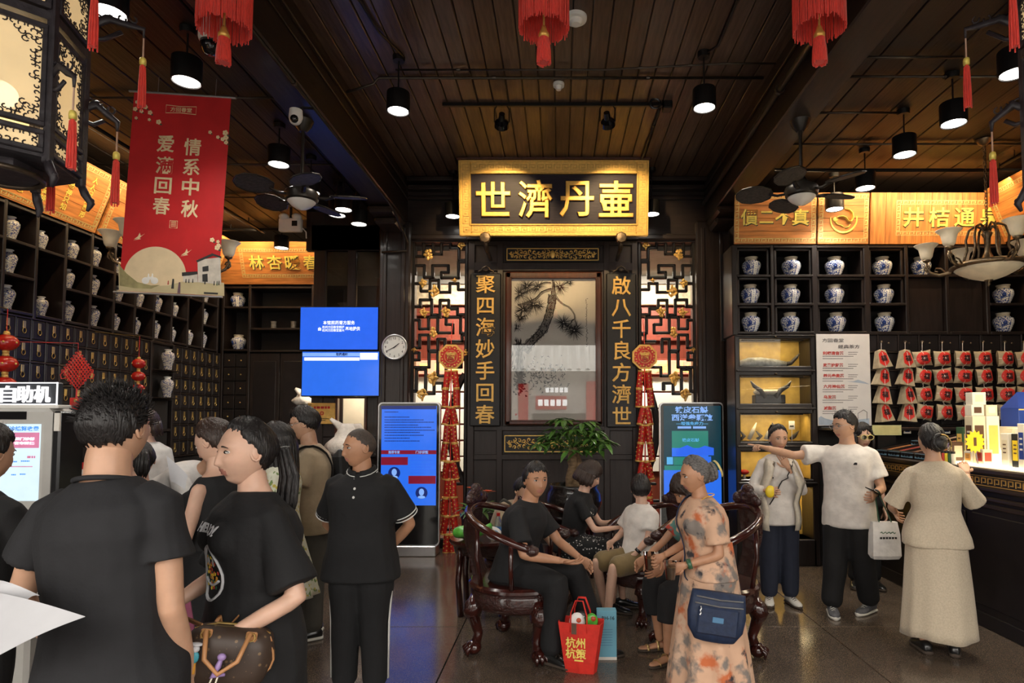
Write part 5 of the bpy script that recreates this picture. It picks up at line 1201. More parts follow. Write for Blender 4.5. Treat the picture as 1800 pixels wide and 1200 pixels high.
for k, (x, y, dx, dy, h, c1, c2, up) in enumerate(BX):
    z = ZC + .0205; y = 4.45 + (y - 4.08) * .73; dy *= .7; x -= .03 * (x > 3.73)
    if up: y = 5.24
    t = thing('product_carton', '%s %s carton with %s panel on the tea counter, %s from the herb trays' % ('tall' if h > .25 else 'low', {'plum': 'purple', 'navy': 'dark blue'}.get(c1, c1), {'navy': 'blue', 'plum': 'purple'}.get(c2, c2), ORD[k]), 'box', (x + dx / 2, y + dy / 2, z), 'cartons on the tea counter')
    MB().box(x, x + dx, y, y + dy, z, z + h, .003).build('carton', 'carton_' + c1, t)
    pn = MB().box(x - .001, x, y + dy * .15, y + dy * .85, z + h * .2, z + h * .8).build('front_panel', 'carton_' + c2, t)
    MB().box(x + dx * .15, x + dx * .85, y - .001, y, z + h * .2, z + h * .8).build('side_panel', 'carton_' + c2, t)
    m = MB()
    for j in range(3): m.box(x - .002, x, y + dy * .3, y + dy * .7, z + h * (.4 + .12 * j), z + h * (.44 + .12 * j))
    m.build('print', 'carton_brown' if c2 not in ('brown', 'black', 'navy') else 'carton_ivory', pn)
# stack of small cartons at the back and the blue gift box
p = at(1712, 752, 5.25)
for k, (px, py, w, h, c1, c2) in enumerate(((1712, 735, 22, 20, 'ivory', 'brown'), (1735, 735, 20, 18, 'cream', 'ivory'), (1714, 714, 24, 22, 'ivory', 'cream'))):
    s = 5.25 / FPX; q = V((3.565, 3.685, 3.58)[k], 5.25, 0); zb2 = 1.722 if k < 2 else 1.722 + 19 * s + .001
    t = thing('small_carton', 'small pale carton stacked high on the tea counter, ' + ('lower brown window', 'lower plain', 'topmost')[k] + ' one', 'box', (q.x, 5.25, zb2), 'stacked small cartons'); hh = 19 * s if k < 2 else h * s
    MB().box(q.x - w * s / 2, q.x + w * s / 2, 5.25, 5.34, zb2, zb2 + hh, .002).build('carton', 'carton_' + c1, t); MB().box(q.x - w * s * .3, q.x + w * s * .3, 5.249, 5.25, zb2 + hh * .25, zb2 + hh * .8).build('front_panel', 'carton_' + c2, t)
def blue_box():
    p = at(1795, 725, 5.35); t = thing('blue_gift_box', 'large royal blue gift box with yellow emblem and slanted lid', 'box', (p.x, 5.35, ZC + .02)); w, h = .15, .2
    MB().box(p.x - .13, p.x + .17, 5.2, 5.45, ZC + .141, p.z - .12, .004).build('plinth', 'carton_cream', t)
    z = p.z - .12; MB().box(p.x - .11, p.x + .18, 5.23, 5.45, z, z + .16, .003).build('body', 'carton_navy', t)
    MB().add([(p.x - .11, 5.23, z + .16), (p.x + .18, 5.23, z + .16), (p.x + .2, 5.35, z + .3), (p.x - .03, 5.35, z + .3), (p.x - .11, 5.45, z + .16), (p.x + .18, 5.45, z + .16)], [(0, 1, 2, 3), (1, 5, 2), (5, 4, 3, 2), (4, 0, 3)]).build('lid', 'carton_navy', t)
    m = MB(); q = V(p.x + .04, 5.28, z + .225); m.tube([q + V(-.05, 0, .01), q + V(-.02, -.008, -.006), q + V(0, -.01, .008), q + V(.02, -.008, -.006), q + V(.05, 0, .01)], [.003, .01, .014, .01, .003], 6); m.build('emblem', 'carton_yellow', t)
    MB().box(p.x + .02, p.x + .06, 5.228, 5.23, z + .03, z + .12, .001).build('print', 'carton_ivory', t); MB().box(p.x - .11, p.x + .18, 5.229, 5.23, z + .14, z + .15).build('gold_line', 'carton_gold', t)
blue_box()
p = at(1714, 776, 5.12); t = thing('starburst_tag', 'yellow starburst price tag on the tea counter', 'price tag', p - V(0, 0, .1)); n = 28
MB().prism([((.085 if k % 2 else .065) * math.cos(2 * PI * k / n) + p.x, (.085 if k % 2 else .065) * 1.15 * math.sin(2 * PI * k / n) + p.z) for k in range(n)], 5.12, 5.124).build('star', 'carton_yellow', t)
MB().tube([(p.x, 5.13, p.z), (p.x + .03, 5.132, ZC + .0)], .004, 6).build('stem', 'steel', t)
MB().box(p.x - .012, p.x + .012, 5.118, 5.12, p.z - .035, p.z + .035, .001).build('print', 'carton_brown', t)
p = at(1672, 802, 5.55)
for k in range(7):
    q = V(XC + .02, 5.4 + k * .045, ZC + .0005); c = ('ivory', 'green', 'yellow', 'red', 'black', 'green', 'ivory')[k]
    t = thing('sample_tube', 'small %s sample tube in the row beside the herb trays, %s' % (c, ORD[k]), 'tube', q, 'sample tubes on the counter'); MB().lathe([(0, 0), (.017, 0), (.018, .01), (.018, .085), (.015, .09)], q, 12).build('tube', 'carton_' + c, t, auto=.6); MB().lathe([(.016, .09), (.016, .11), (0, .11)], q, 12).build('cap', 'carton_black', t, auto=.6)
# wall washers for the orange boards
def washer(label, a, b, tgt, power, col=(1, .72, .4)):
    a, b = Vector(a), Vector(b); c = (a + b) / 2; L = (b - a).length; d = (b - a).normalized()
    t = thing('light_channel', label, 'light strip', c, 'slim light channels'); MB().tube([a, b], .02, 6).build('channel', 'dark_metal', t)
    for u in (.1, .9): MB().cyl(a.lerp(b, u), a.lerp(b, u) + V(0, 0, SIDE - c.z), .006, n=6).build('hanger', 'dark_metal', t)
    o = lamp('washer_light', 'AREA', c + (Vector(tgt) - c).normalized() * .04, power, col, L, shape='RECTANGLE', size_y=.04)
    z = -(Vector(tgt) - c).normalized(); x = d; y = z.cross(x).normalized(); x = y.cross(z)
    o.rotation_euler = Matrix((x, y, z)).transposed().to_euler()
washer('slim light channel over the dispensary poem boards', (-4.35, 4.4, 4.42), (-4.35, 8.9, 4.42), (-5.05, 6.65, 3.9), 46)
washer('slim light channel over the far orange board', (-4.9, 8.75, 4.42), (-3.5, 8.75, 4.42), (-4.2, 9.2, 3.9), 10)
washer('slim light channel over the jar cabinet boards', (2.35, 6.62, 4.42), (5.1, 6.62, 4.42), (3.7, 7.17, 3.95), 34)
washer('slim light channel over the counter side board', (4.75, 4.5, 4.42), (4.75, 6.5, 4.42), (5.2, 5.5, 4.0), 13)
# banner
mat('banner_red', (.5, .012, .014), .65, var=.12, scale=5); mat('banner_cream', (.7, .55, .34), .7, var=.08, scale=8); mat('banner_gold', (.72, .58, .34), .6); mat('banner_ink', (.03, .03, .028), .7); mat('banner_olive', (.3, .26, .12), .7, var=.3, scale=12); mat('banner_white', (.75, .73, .68), .7); mat('banner_wall', (.55, .5, .42), .7, var=.15, scale=20)
def banner():
    t = thing('hanging_banner', 'tall red mid-autumn banner with gold characters and moon', 'banner'); w, h = .775, 1.66; k = w / 506
    MB().box(-w / 2, w / 2, -.002, .002, 0, h).build('cloth', 'banner_red', t)
    for z, r in ((h, .01), (0, .009)): MB().cyl((-w / 2 - .04, 0, z), (w / 2 + .04, 0, z), r, n=10).build('rod', 'steel', t)
    for x in (-.2, .26): MB().cyl((x, 0, h), (x, 0, h + .16), .003, n=5).build('hanging_wire', 'steel', t)
    # enlarged-view pixels (banner 506 wide, 1100 tall) -> local; the skew of the view is removed
    def Q(px, py): u = (py - 40) / 1120; return ((px - (105 - 105 * u) - (506 * .5) - 3 * u) * k, h - (py - 40) * h / 1125)
    def poly(nm, m, pts, e=.003): MB().prism([Q(*p) for p in pts][::-1], -e, -.001).build(nm, m, t)
    for ch, px, py in (('情', 402, 335), ('系', 393, 447), ('中', 385, 560), ('秋', 378, 683), ('爱', 262, 325), ('满', 253, 447), ('回', 243, 562), ('春', 232, 675)):
        x, z = Q(px, py); MB().text(ch, x, z, -.002, .15, ext=.0012, bold=.016, w=.135).build('character', 'banner_gold', t)
    x, z = Q(347, 128); MB().text('方回春堂', x, z, -.002, .04, ext=.001, bold=.01, w=.17).build('logo_lettering', 'banner_gold', t)
    o = MB(); hw, hh = .12, .033; o.tube([(x - hw, -.003, z - hh), (x, -.003, z - hh * .8), (x + hw, -.003, z - hh), (x + hw, -.003, z + hh), (x, -.003, z + hh * .8), (x - hw, -.003, z + hh)], .003, 4, closed=True); o.build('logo_frame', 'banner_gold', t)
    x, z = Q(292, 775); o = MB(); o.tube([(x - .03, -.003, z - .03), (x + .03, -.003, z - .03), (x + .03, -.003, z + .03), (x - .03, -.003, z + .03)], .003, 4, closed=True); [o.box(x - .02, x + .02, -.003, -.001, z - .018 + q * .012, z - .013 + q * .012) for q in range(4)]; o.build('seal', 'banner_gold', t)
    # moon, hill, ground
    n = 40; cx, cz = Q(190, 1070); R = .245; MB().prism([(cx + R * math.cos(a), max(0.01, cz + R * math.sin(a))) for a in np.linspace(-.5, PI + .5, n)], -.003, -.001).build('moon', 'banner_cream', t)
    poly('ground', 'banner_olive2', [(5, 1010), (40, 1060), (70, 1100), (150, 1125), (260, 1115), (330, 1090), (420, 1085), (545, 1085), (545, 1158), (5, 1158)], .004)
    poly('grass_hill', 'banner_olive', [(10, 1015), (45, 1060), (100, 1105), (170, 1120), (215, 1115), (170, 1138), (90, 1140), (10, 1130)], .005)
    for px, py in ((142, 1095), (188, 1093)):
        a, b = Q(px, py); m = MB(); m.ell((a, -.005, b), .03, .0015, .028, 12, 6); s = 1 if px < 160 else -1; m.ell((a + s * .022, -.005, b + .02), .016, .0015, .016, 10, 6); m.ell((a + s * .02, -.005, b + .042), .006, .0015, .018, 8, 5); m.build('rabbit', 'banner_white', t)
    poly('town_house', 'banner_wall', [(412, 965), (530, 945), (530, 1095), (412, 1090)], .005); poly('house_roof', 'banner_ink', [(405, 970), (490, 925), (535, 940), (535, 950), (492, 938), (410, 980)], .006)
    poly('house_plate', 'banner_ink', [(437, 1003), (468, 995), (468, 1025), (437, 1030)], .0065); poly('house_door', 'banner_ink', [(435, 1045), (462, 1040), (462, 1085), (435, 1085)], .0065)
    poly('town_roofs', 'banner_ink', [(330, 1040), (360, 1035), (410, 1030), (410, 1045), (365, 1055), (330, 1060)], .006); poly('town_row', 'banner_wall', [(335, 1058), (410, 1045), (410, 1090), (335, 1092)], .005)
    for px, py, hh, m in ((282, 1105, .04, 'banner_ink'), (314, 1125, .045, 'banner_plum'), (448, 1085, .02, 'banner_ink'), (495, 1090, .018, 'banner_ink'), (510, 1090, .018, 'banner_green'), (520, 1088, .018, 'banner_ink'), (350, 1085, .016, 'banner_ink'), (365, 1085, .016, 'banner_ink'), (385, 1083, .016, 'banner_ink'), (258, 1100, .016, 'print_red')):
        a, b = Q(px, py); MB().prism([(a - .25 * hh, b - hh), (a + .25 * hh, b - hh), (a + .16 * hh, b + .6 * hh), (a + .12 * hh, b + hh), (a - .12 * hh, b + hh), (a - .16 * hh, b + .6 * hh)], -.007, -.001).build('figure', m, t)
    a, b = Q(480, 1145); MB().box(a - .06, a + .05, -.006, -.001, b - .01, b + .004).build('cart', 'banner_ink', t)
    rng = random.Random(3)
    for cl in (((118, 100), (108, 140), (140, 150), (162, 125), (185, 155), (112, 190), (180, 195), (228, 205)), ((495, 245), (535, 270), (575, 243), (560, 280), (582, 270), (583, 297)), ((490, 850), (520, 858), (527, 880), (515, 892))):
        for px, py in cl:
            a, b = Q(px, py); m = MB(); r = rng.uniform(.012, .022)
            a = min(max(a, -w / 2 + r), w / 2 - r)
            for q in range(5): m.ell((a + r * .6 * math.cos(q * 1.257), -.003, b + r * .6 * math.sin(q * 1.257)), r * .5, .001, r * .5, 7, 4)
            m.build('blossom', 'banner_gold', t); m = MB(); m.ell((a + r, -.003, b - r), r * .5, .001, r * .35, 6, 4); m.build('leaf', 'banner_green', t)
    for px, py, s in ((115, 855, 1), (355, 930, -1)):
        a, b = Q(px, py); m = MB(); m.prism([(a - .04, b - .02), (a, b - .01), (a + .04 , b + .03), (a + .01, b + .008), (a + .0, b + .035), (a - .012, b + .004)], -.003, -.001); m.prism([(a - .045, b - .03), (a + .015, b - .016), (a, b - .01)], -.003, -.001); m.build('crane', 'banner_gold', t)
    c = (at(240, 152, 4.9) + at(408, 154, 4.95)) / 2; bt = (at(208, 514, 4.9) + at(383, 521, 4.95)) / 2
    t.rotation_euler = (0, math.radians(2.3), math.radians(3)); t.location = bt
mat('banner_olive2', (.5, .42, .24), .7, var=.1); mat('banner_plum', (.14, .08, .1), .7)
banner()
# red fringe lanterns
def gold_tassel(m, top, L, r): return tassel_geo(m, top, L, r)
def fringe_lantern(label, px):
    Y = 3.5; p = at(px, 52, Y); t = thing('fringe_lantern', label, 'lantern', p - V(0, 0, .16), 'red fringe lanterns'); z0 = p.z + .12
    MB().lathe([(.1, .2), (.17, .26), (.2, .36), (.17, .46), (.1, .52)], (p.x, p.y, z0 - .06), 24).build('globe', 'red_silk', t, smooth=True)
    for zz_ in (.13, .46): MB().lathe([(.105, 0), (.115, .01), (.115, .05), (.105, .06)], (p.x, p.y, z0 + zz_ - .0), 24).build('gold_collar', 'gold_paint', t, auto=.6)
    MB().lathe([(.142, .135), (.146, .12), (.146, .1), (.14, .095)], (p.x, p.y, z0), 32, caps=(False, False)).build('fringe_band', 'red_silk', t)
    m = MB(); rng = random.Random(px); N = 150
    for k in range(N):
        a = 2 * PI * k / N; e = rng.uniform(-.02, .018); r = .143 + rng.uniform(-.004, .004); q = p + V(r * math.cos(a), r * math.sin(a), 0)
        m.tube([(q.x, q.y, z0 + .11), (q.x + rng.uniform(-.003, .003), q.y, p.z + e)], .0034, 4)
    m.build('fringe', 'red_tassel', t, kind='stuff')
    MB().cyl((p.x, p.y, z0 + .15), (p.x, p.y, p.z + .0), .007, n=8).build('pin', 'gold_paint', t)
    MB().lathe([(.012, .05), (.018, .03), (.024, .015), (.032, .0), (.03, -.02)], (p.x, p.y, p.z - .03), 16).build('bell', 'gold', t, smooth=True)
    tassel_geo(MB(), p + V(0, 0, -.045), .16, .034, 26).build('tassel', 'red_tassel', t)
    MB().cyl((p.x, p.y, z0 + .45), (p.x, p.y, (CEIL if abs(p.x) < 1.9 else BEAMZ)), .004, n=6).build('cord', 'red_silk', t)
fringe_lantern('red fringe lantern at the top above the banner side', 394); fringe_lantern('red fringe lantern at the top in the middle', 956); fringe_lantern('red fringe lantern at the top on the counter side', 1440)
# carved palace lanterns
mat('lantern_panel', (.8, .68, .45), .6, var=.05, emit=.3, ecol=(1, .72, .36), alpha=.8); mat('bulb_glow', (1, .9, .7), .5, emit=14, ecol=(1, .8, .5)); mat('ebony', (.03, .025, .03), .45, var=.3, scale=20, bump=.3); mat('twist_cord', (.6, .4, .3), .7)
def palace_lantern(label, cx, cy, mir):
    t = thing('palace_lantern', label, 'lantern', (0, 0, 0), 'carved palace lanterns'); R = .3
    vs = [(R * math.cos(math.radians(a)) * mir, R * math.sin(math.radians(a))) for a in (-75, -15, 45, 105, 165, 225)]
    def edge(a, b, z0, z1, nm, kind):
        a, b = V(a[0], a[1], 0), V(b[0], b[1], 0); d = (b - a).normalized(); L = (b - a).length; nn = V(d.y, -d.x, 0)
        if nn.dot((a + b) / 2) < 0: nn = -nn
        X = Matrix((( d.x, nn.x, 0, a.x), (d.y, nn.y, 0, a.y), (0, 0, 1, 0), (0, 0, 0, 1)))
        if kind == 'panel':
            MB().box(.02, L - .02, -.004, .0, z0, z1, 0, X).build('panel', 'lantern_panel', t)
            for q in ((0.015, .035, z0, z1), (L - .035, L - .015, z0, z1), (.015, L - .015, z0 - .02, z0 + .004), (.015, L - .015, z1 - .004, z1 + .02)): MB().box(q[0], q[1], -.012, .014, q[2], q[3], .004, X).build('panel_frame', 'ebony', t)
            m = MB(); h = z1 - z0; w = L - .07; rng = random.Random(6); per = []
            for layer, ins in ((0, .012), (1, .03)):
                nx, nz = max(3, int((w - 2 * ins) / .028)), max(2, int((h - 2 * ins) / .028))
                if layer and h < .12: continue
                for i in range(nx + 1):
                    for zz_ in (z0 + ins, z1 - ins): per.append((.035 + ins + (w - 2 * ins) * i / nx, zz_, layer))
                for i in range(1, nz):
                    for xx in (.035 + ins, L - .035 - ins): per.append((xx, z0 + ins + (h - 2 * ins) * i / nz, layer))
            cxm, czm = L / 2, (z0 + z1) / 2
            for (u, v, ly) in per:
                corner = abs(u - cxm) > w * .28 and abs(v - czm) > h * .3
                if ly == 1 and not corner and rng.random() < .45: continue
                s = rng.choice((-1, 1)); r = rng.uniform(.009, .014); a0 = rng.uniform(0, 6.3)
                m.tube([X @ V(u + r * math.cos(a0 + s * k * .7) * (1 - k * .05), .004, v + r * math.sin(a0 + s * k * .7) * (1 - k * .05)) for k in range(7)], .0032, 4)
            for sx in (-1, 1):
                for sz in (-1, 1):
                    if h > .15:
                        for q in range(3): u = cxm + sx * (w / 2 - .045 - .012 * q); v = czm + sz * (h / 2 - .045 - .014 * ((q + 1) % 3)); m.tube([X @ V(u + .012 * math.cos(k * .8 + q), .004, v + .012 * math.sin(k * .8 + q)) for k in range(7)], .003, 4)
            m.build('fretwork', 'ebony', t, kind='stuff')
    Z = dict(main=(3.02, 3.45), low=(2.9, 2.965), top=(3.56, 3.76))
    for i in range(6):
        a, b = vs[i], vs[(i + 1) % 6]
        edge(a, b, *Z['main'], 'p', 'panel'); edge(a, b, *Z['low'], 'p', 'panel')
        s = 1.05; edge((a[0] * s, a[1] * s), (b[0] * s, b[1] * s), *Z['top'], 'p', 'panel')
        m = MB().box(a[0] - .018, a[0] + .018, a[1] - .018, a[1] + .018, 2.84, 3.82, .006); m.build('post', 'ebony', t)
        u = V(a[0], a[1], 0).normalized()
        # upper bracket with tassel, lower carved foot
        for (zb, r1, up) in ((3.66, .54, 1), (3.24, .44, 0)):
            base = V(a[0], a[1], zb); tip = u * r1 + V(0, 0, zb + (.1 if up else -.02))
            m = MB(); m.tube([base, base.lerp(tip, .35) + V(0, 0, .05), base.lerp(tip, .7) + V(0, 0, .02), tip, tip + V(0, 0, -.05)], [(.02, .009), (.022, .01), (.018, .009), (.014, .008), (.006, .005)], 6)
            m.tube([base + V(0, 0, -.06), base.lerp(tip, .3) + V(0, 0, -.06), base.lerp(tip, .6) + V(0, 0, -.02)], [(.012, .008)] * 3, 5)
            for q in range(4): c0 = base.lerp(tip, .2 + .2 * q) + V(0, 0, .05); m.tube([c0 + u * .016 * math.cos(k * .8 + q) + V(0, 0, .018 * math.sin(k * .8 + q)) for k in range(7)], .005, 4)
            br = m.build('bracket', 'ebony', t, smooth=True)
            L = .27; tp = tip + V(0, 0, -.16)
            MB().tube([tip + V(0, 0, -.04), tp + V(0, 0, .0)], .004, 5).build('tassel_cord', 'twist_cord', t)
            MB().lathe([(.008, .005), (.014, 0), (.016, -.012), (.015, -.035)], tp, 10).build('tassel_knot', 'gold_bright', t, smooth=True)
            tassel_geo(MB(), tp + V(0, 0, -.03), L - .03, .016, 9).build('tassel', 'red_tassel', t)
        m = MB(); f = V(a[0], a[1], 2.86)
        m.tube([f, f + u * .02 + V(0, 0, -.05), f + u * .045 + V(0, 0, -.09), f + u * .03 + V(0, 0, -.13)], [.016, .02, .017, .007], 8); m.ell(f + u * .045 + V(0, 0, -.075), .014); m.build('carved_foot', 'ebony', t, smooth=True)
    def hexp(z0, z1, s, nm, m): MB().lathe([(R * s, z0), (R * s, z1)], (0, 0, 0), 6, rot=math.radians(45 if mir > 0 else 135)).build(nm, m, t)
    hexp(2.865, 2.88, 1.0, 'bottom_plate', 'ebony'); hexp(3.49, 3.53, 1.06, 'mid_plate', 'ebony'); hexp(3.8, 3.84, 1.12, 'top_plate', 'ebony')
    MB().tube([(.16 * math.cos(k * PI / 12), .16 * math.sin(k * PI / 12), 2.82) for k in range(24)], .014, 6, closed=True).build('scroll_ring', 'bronze', t, smooth=True)
    MB().ell((0, 0, 3.2), .06).build('bulb', 'bulb_glow', t, smooth=True); MB().cyl((0, 0, 3.24), (0, 0, 3.5), .012, n=8).build('bulb_stem', 'ebony', t); MB().cyl((0, 0, 3.8), (0, 0, SIDE), .01, n=8).build('hanging_chain', 'bronze', t)
    MB().cyl((0, 0, 2.87), (0, 0, 2.82), .16, n=6).build('bottom_grille', 'ebony', t)
    t.location = (cx, cy, 0); lamp('lantern_light', 'POINT', (cx, cy, 3.2), 4.5, (1, .75, .42), .07)
palace_lantern('carved dark palace lantern with glowing panels at the dispensary side', -2.59, 2.78, 1); palace_lantern('carved dark palace lantern mostly out of frame at the counter side', 2.53, 2.78, -1)
# chandeliers
mat('alabaster', (.6, .52, .38), .4, var=.12, scale=10, emit=.05, ecol=(1, .8, .5)); mat('old_bronze', (.14, .1, .06), .35, metal=.75, var=.4, scale=30, bump=.15)
def chandelier(label, px, Y, dim):
    p = at(px, 470, Y); t = thing('chandelier', label, 'chandelier', (0, 0, 0), 'bronze chandeliers'); 
    n = 48; prof = [(.0, -.13), (.06, -.125), (.16, -.09), (.25, -.04), (.3, .0)]
    R = [[((r * (1 + (.012 if j % 2 else 0))) * math.cos(2 * PI * j / n), (r * (1 + (.012 if j % 2 else 0))) * math.sin(2 * PI * j / n), z) for j in range(n)] for r, z in prof]
    MB().rings(R, caps=(True, True)).build('bowl', 'alabaster', t, smooth=True)
    MB().lathe([(.3, -.008), (.33, .0), (.335, .02), (.3, .04), (.2, .05), (.1, .055), (0, .055)], n=40).build('bowl_rim', 'old_bronze', t, smooth=True)
    MB().lathe([(.0, -.19), (.012, -.18), (.02, -.165), (.012, -.15), (.035, -.135), (.04, -.125)], n=14).build('finial', 'old_bronze', t, smooth=True)
    MB().lathe([(.06, .05), (.075, .07), (.05, .1), (.03, .15), (.025, .2), (.03, .3), (.05, .34), (.02, .38), (.01, .44)], n=16).build('stem', 'old_bronze', t, smooth=True)
    for k in range(6):
        a = k * PI / 3 + .35; u = V(math.cos(a), math.sin(a), 0); zz_ = .02 if k % 2 else .06
        def S(pts): return [u * r + V(0, 0, z) for r, z in pts]
        m = MB(); m.tube(S([(.22, .05), (.32, .0), (.42, -.02), (.5, .02), (.535, .09), (.53, .13)]), [.016, .02, .018, .015, .013, .012], 7)
        m.tube(S([(.52, .03), (.55, .06), (.545, .1), (.51, .1), (.5, .07)]), .01, 6); m.tube(S([(.36, .0), (.4, .05), (.45, .06), (.46, .03), (.43, .02)]), .009, 6)
        m.build('arm', 'old_bronze', t, smooth=True)
        m = MB(); m.tube(S([(.24, .05), (.2, .1), (.17, .2), (.18, .3), (.15, .4), (.09, .43), (.04, .4), (.02, .36)]), .012, 6); m.build('crown_scroll', 'old_bronze', t, smooth=True)
        c0 = u * .53 + V(0, 0, .13)
        MB().lathe([(.012, 0), (.035, .015), (.04, .03)], c0, 14).build('cup', 'old_bronze', t, smooth=True)
        MB().lathe([(.035, .03), (.055, .06), (.065, .11), (.075, .15), (.11, .185), (.115, .19), (.108, .187), (.07, .15), (.05, .07), (.0, .05)], c0, 24).build('shade', 'alabaster', t, smooth=True)
    H = SIDE - p.z
    m = MB(); z = .44; i = 0
    while z < H - .06:
        ax = V(1, 0, 0) if i % 2 else V(0, 1, 0); m.tube([ax * .012 * math.cos(q * PI / 4) + V(0, 0, z + .022 + .022 * math.sin(q * PI / 4)) for q in range(8)], .0035, 4, closed=True); z += .034; i += 1
    m.build('chain', 'old_bronze', t, kind='stuff'); MB().tube([(.01, .01, .4), (.02, .01, .7), (.012, 0, H - .04)], .005, 5).build('power_cord', 'black_plastic', t)
    MB().lathe([(.02, -.06), (.05, -.04), (.075, -.01), (.075, 0)], (0, 0, H), 20).build('rose', 'old_bronze', t, smooth=True)
    t.location = p
chandelier('bronze chandelier with alabaster bowl and bell shades over the tea counter', 1737, 6.05, 0); chandelier('bronze chandelier with bell shades mostly hidden behind the red banner', 300, 6.3, 1)
# knots and bead strings on the dispensary side
def bead_string(label, px, py0, Y, n, r):
    p = at(px, py0, Y); t = thing('lantern_bead_string', label, 'decoration', (p.x, p.y, p.z - n * r * 2.6), 'strings of little red lanterns')
    h = p + V(0, 0, .3); MB().tube([h, p + V(0, 0, r)], .003, 5).build('cord', 'red_silk', t)
    MB().tube([h, V(XF + .0, p.y, h.z + .05)], .004, 5).build('hook', 'brass', t)
    for k in range(n):
        c = p - V(0, 0, k * r * 2.5); o = MB().ell(c, r * 1.25, r * 1.25, r, 16, 10).build('little_lantern', 'red_gloss', t, smooth=True)
        m = MB()
        for s in (-1, 1): m.lathe([(r * .3, -.25 * r), (r * .35, 0), (r * .25, .3 * r)], c + V(0, 0, s * r * 1.05), 10)
        for q in range(6): a = q * PI / 3; m.ell(c + V(r * 1.22 * math.cos(a), r * 1.22 * math.sin(a), 0), r * .14, r * .14, r * .14, 6, 4)
        m.build('gold_studs', 'gold_paint', o, smooth=True)
mat('red_gloss', (.45, .015, .01), .2, coat=.6, var=.15)
bead_string('string of four little red lanterns above the white self-service kiosk', 11, 602, 5.4, 4, .075); bead_string('string of four little red lanterns in front of the herb drawers', 244, 639, 6.7, 4, .055)
def knot(label, px, py, Y, s):
    p = at(px, py, Y); t = thing('chinese_knot', label, 'decoration', p - V(0, 0, .9 * s)); m = MB()
    n = 9
    for i in range(n):
        u = (i / (n - 1) * 2 - 1) * .2 * s
        for d in (1, -1):
            a = p + V(u - d * .2 * s, 0, d * u * 1.3 * 0 + .26 * s * 0) 
        a0 = V((u - .2 * s) / 1.0, 0, (u + .2 * s) * 1.3); b0 = V((u + .2 * s), 0, (u - .2 * s) * 1.3)
        m.tube([p + a0, p + b0], .019 * s, 6); a1 = V(-(u - .2 * s), .012, (u + .2 * s) * 1.3); b1 = V(-(u + .2 * s), .012, (u - .2 * s) * 1.3); m.tube([p + a1, p + b1], .019 * s, 6)
    m.build('woven_body', 'red_silk', t, smooth=True, kind='stuff'); m = MB()
    for sd in (-1, 1):
        for k in range(7):
            f = k / 6; c = p + V(sd * (.03 + .37 * f) * s, 0, (.52 - .5 * f) * s); m.tube([c + V(sd * .03 * s * math.cos(q * PI / 5) + sd * .02 * s, 0, .022 * s * math.sin(q * PI / 5)) for q in range(10)], .011 * s, 5, closed=True)
            c = p + V(sd * (.03 + .37 * f) * s, 0, -(.52 - .5 * f) * s)
            if k > 1: m.tube([c + V(sd * .03 * s * math.cos(q * PI / 5) + sd * .02 * s, 0, .022 * s * math.sin(q * PI / 5)) for q in range(10)], .011 * s, 5, closed=True)
        m.tube([p + V(sd * .36 * s, 0, .02 * s), p + V(sd * .48 * s, 0, -.1 * s), p + V(sd * .45 * s, 0, -.22 * s), p + V(sd * .3 * s, 0, -.2 * s), p + V(sd * .22 * s, 0, -.12 * s)], .013 * s, 6)
    m.build('loops', 'red_silk', t, smooth=True); MB().tube([p + V(0, 0, .5 * s), p + V(0, 0, .8 * s), V(XF, p.y, p.z + .85 * s)], .008 * s, 5).build('cord', 'red_silk', t)
    MB().tube([p - V(0, 0, .5 * s), p - V(0, 0, .78 * s)], .02 * s, 6).build('neck', 'red_silk', t)
    b = MB().box(p.x - .17 * s, p.x + .17 * s, p.y - .01, p.y + .01, p.z - 1.9 * s, p.z - .76 * s, .004).build('red_ribbon', 'red_silk', t); MB().text('福', p.x, p.z - .84 * s, p.y - .01, .1 * s, ext=.001, bold=.02).build('lettering', 'gold_bright', b)
knot('large red woven knot hanging in front of the herb drawers', 136, 652, 5.6, .32)
def pxX0(px, Y): return (px - CX) * Y / FPX
mat('kiosk_grey', (.5, .49, .46), .4, var=.05); mat('kiosk_screen', (.3, .35, .4), .2, emit=.75, ecol=(.62, .8, .92)); mat('kiosk_pink', (.4, .15, .25), .3, emit=.6, ecol=(.55, .16, .28)); mat('sign_white_lit', (.9, .9, .95), .4, emit=.75, ecol=(1, .98, 1)); mat('sign_slate', (.04, .045, .055), .4)
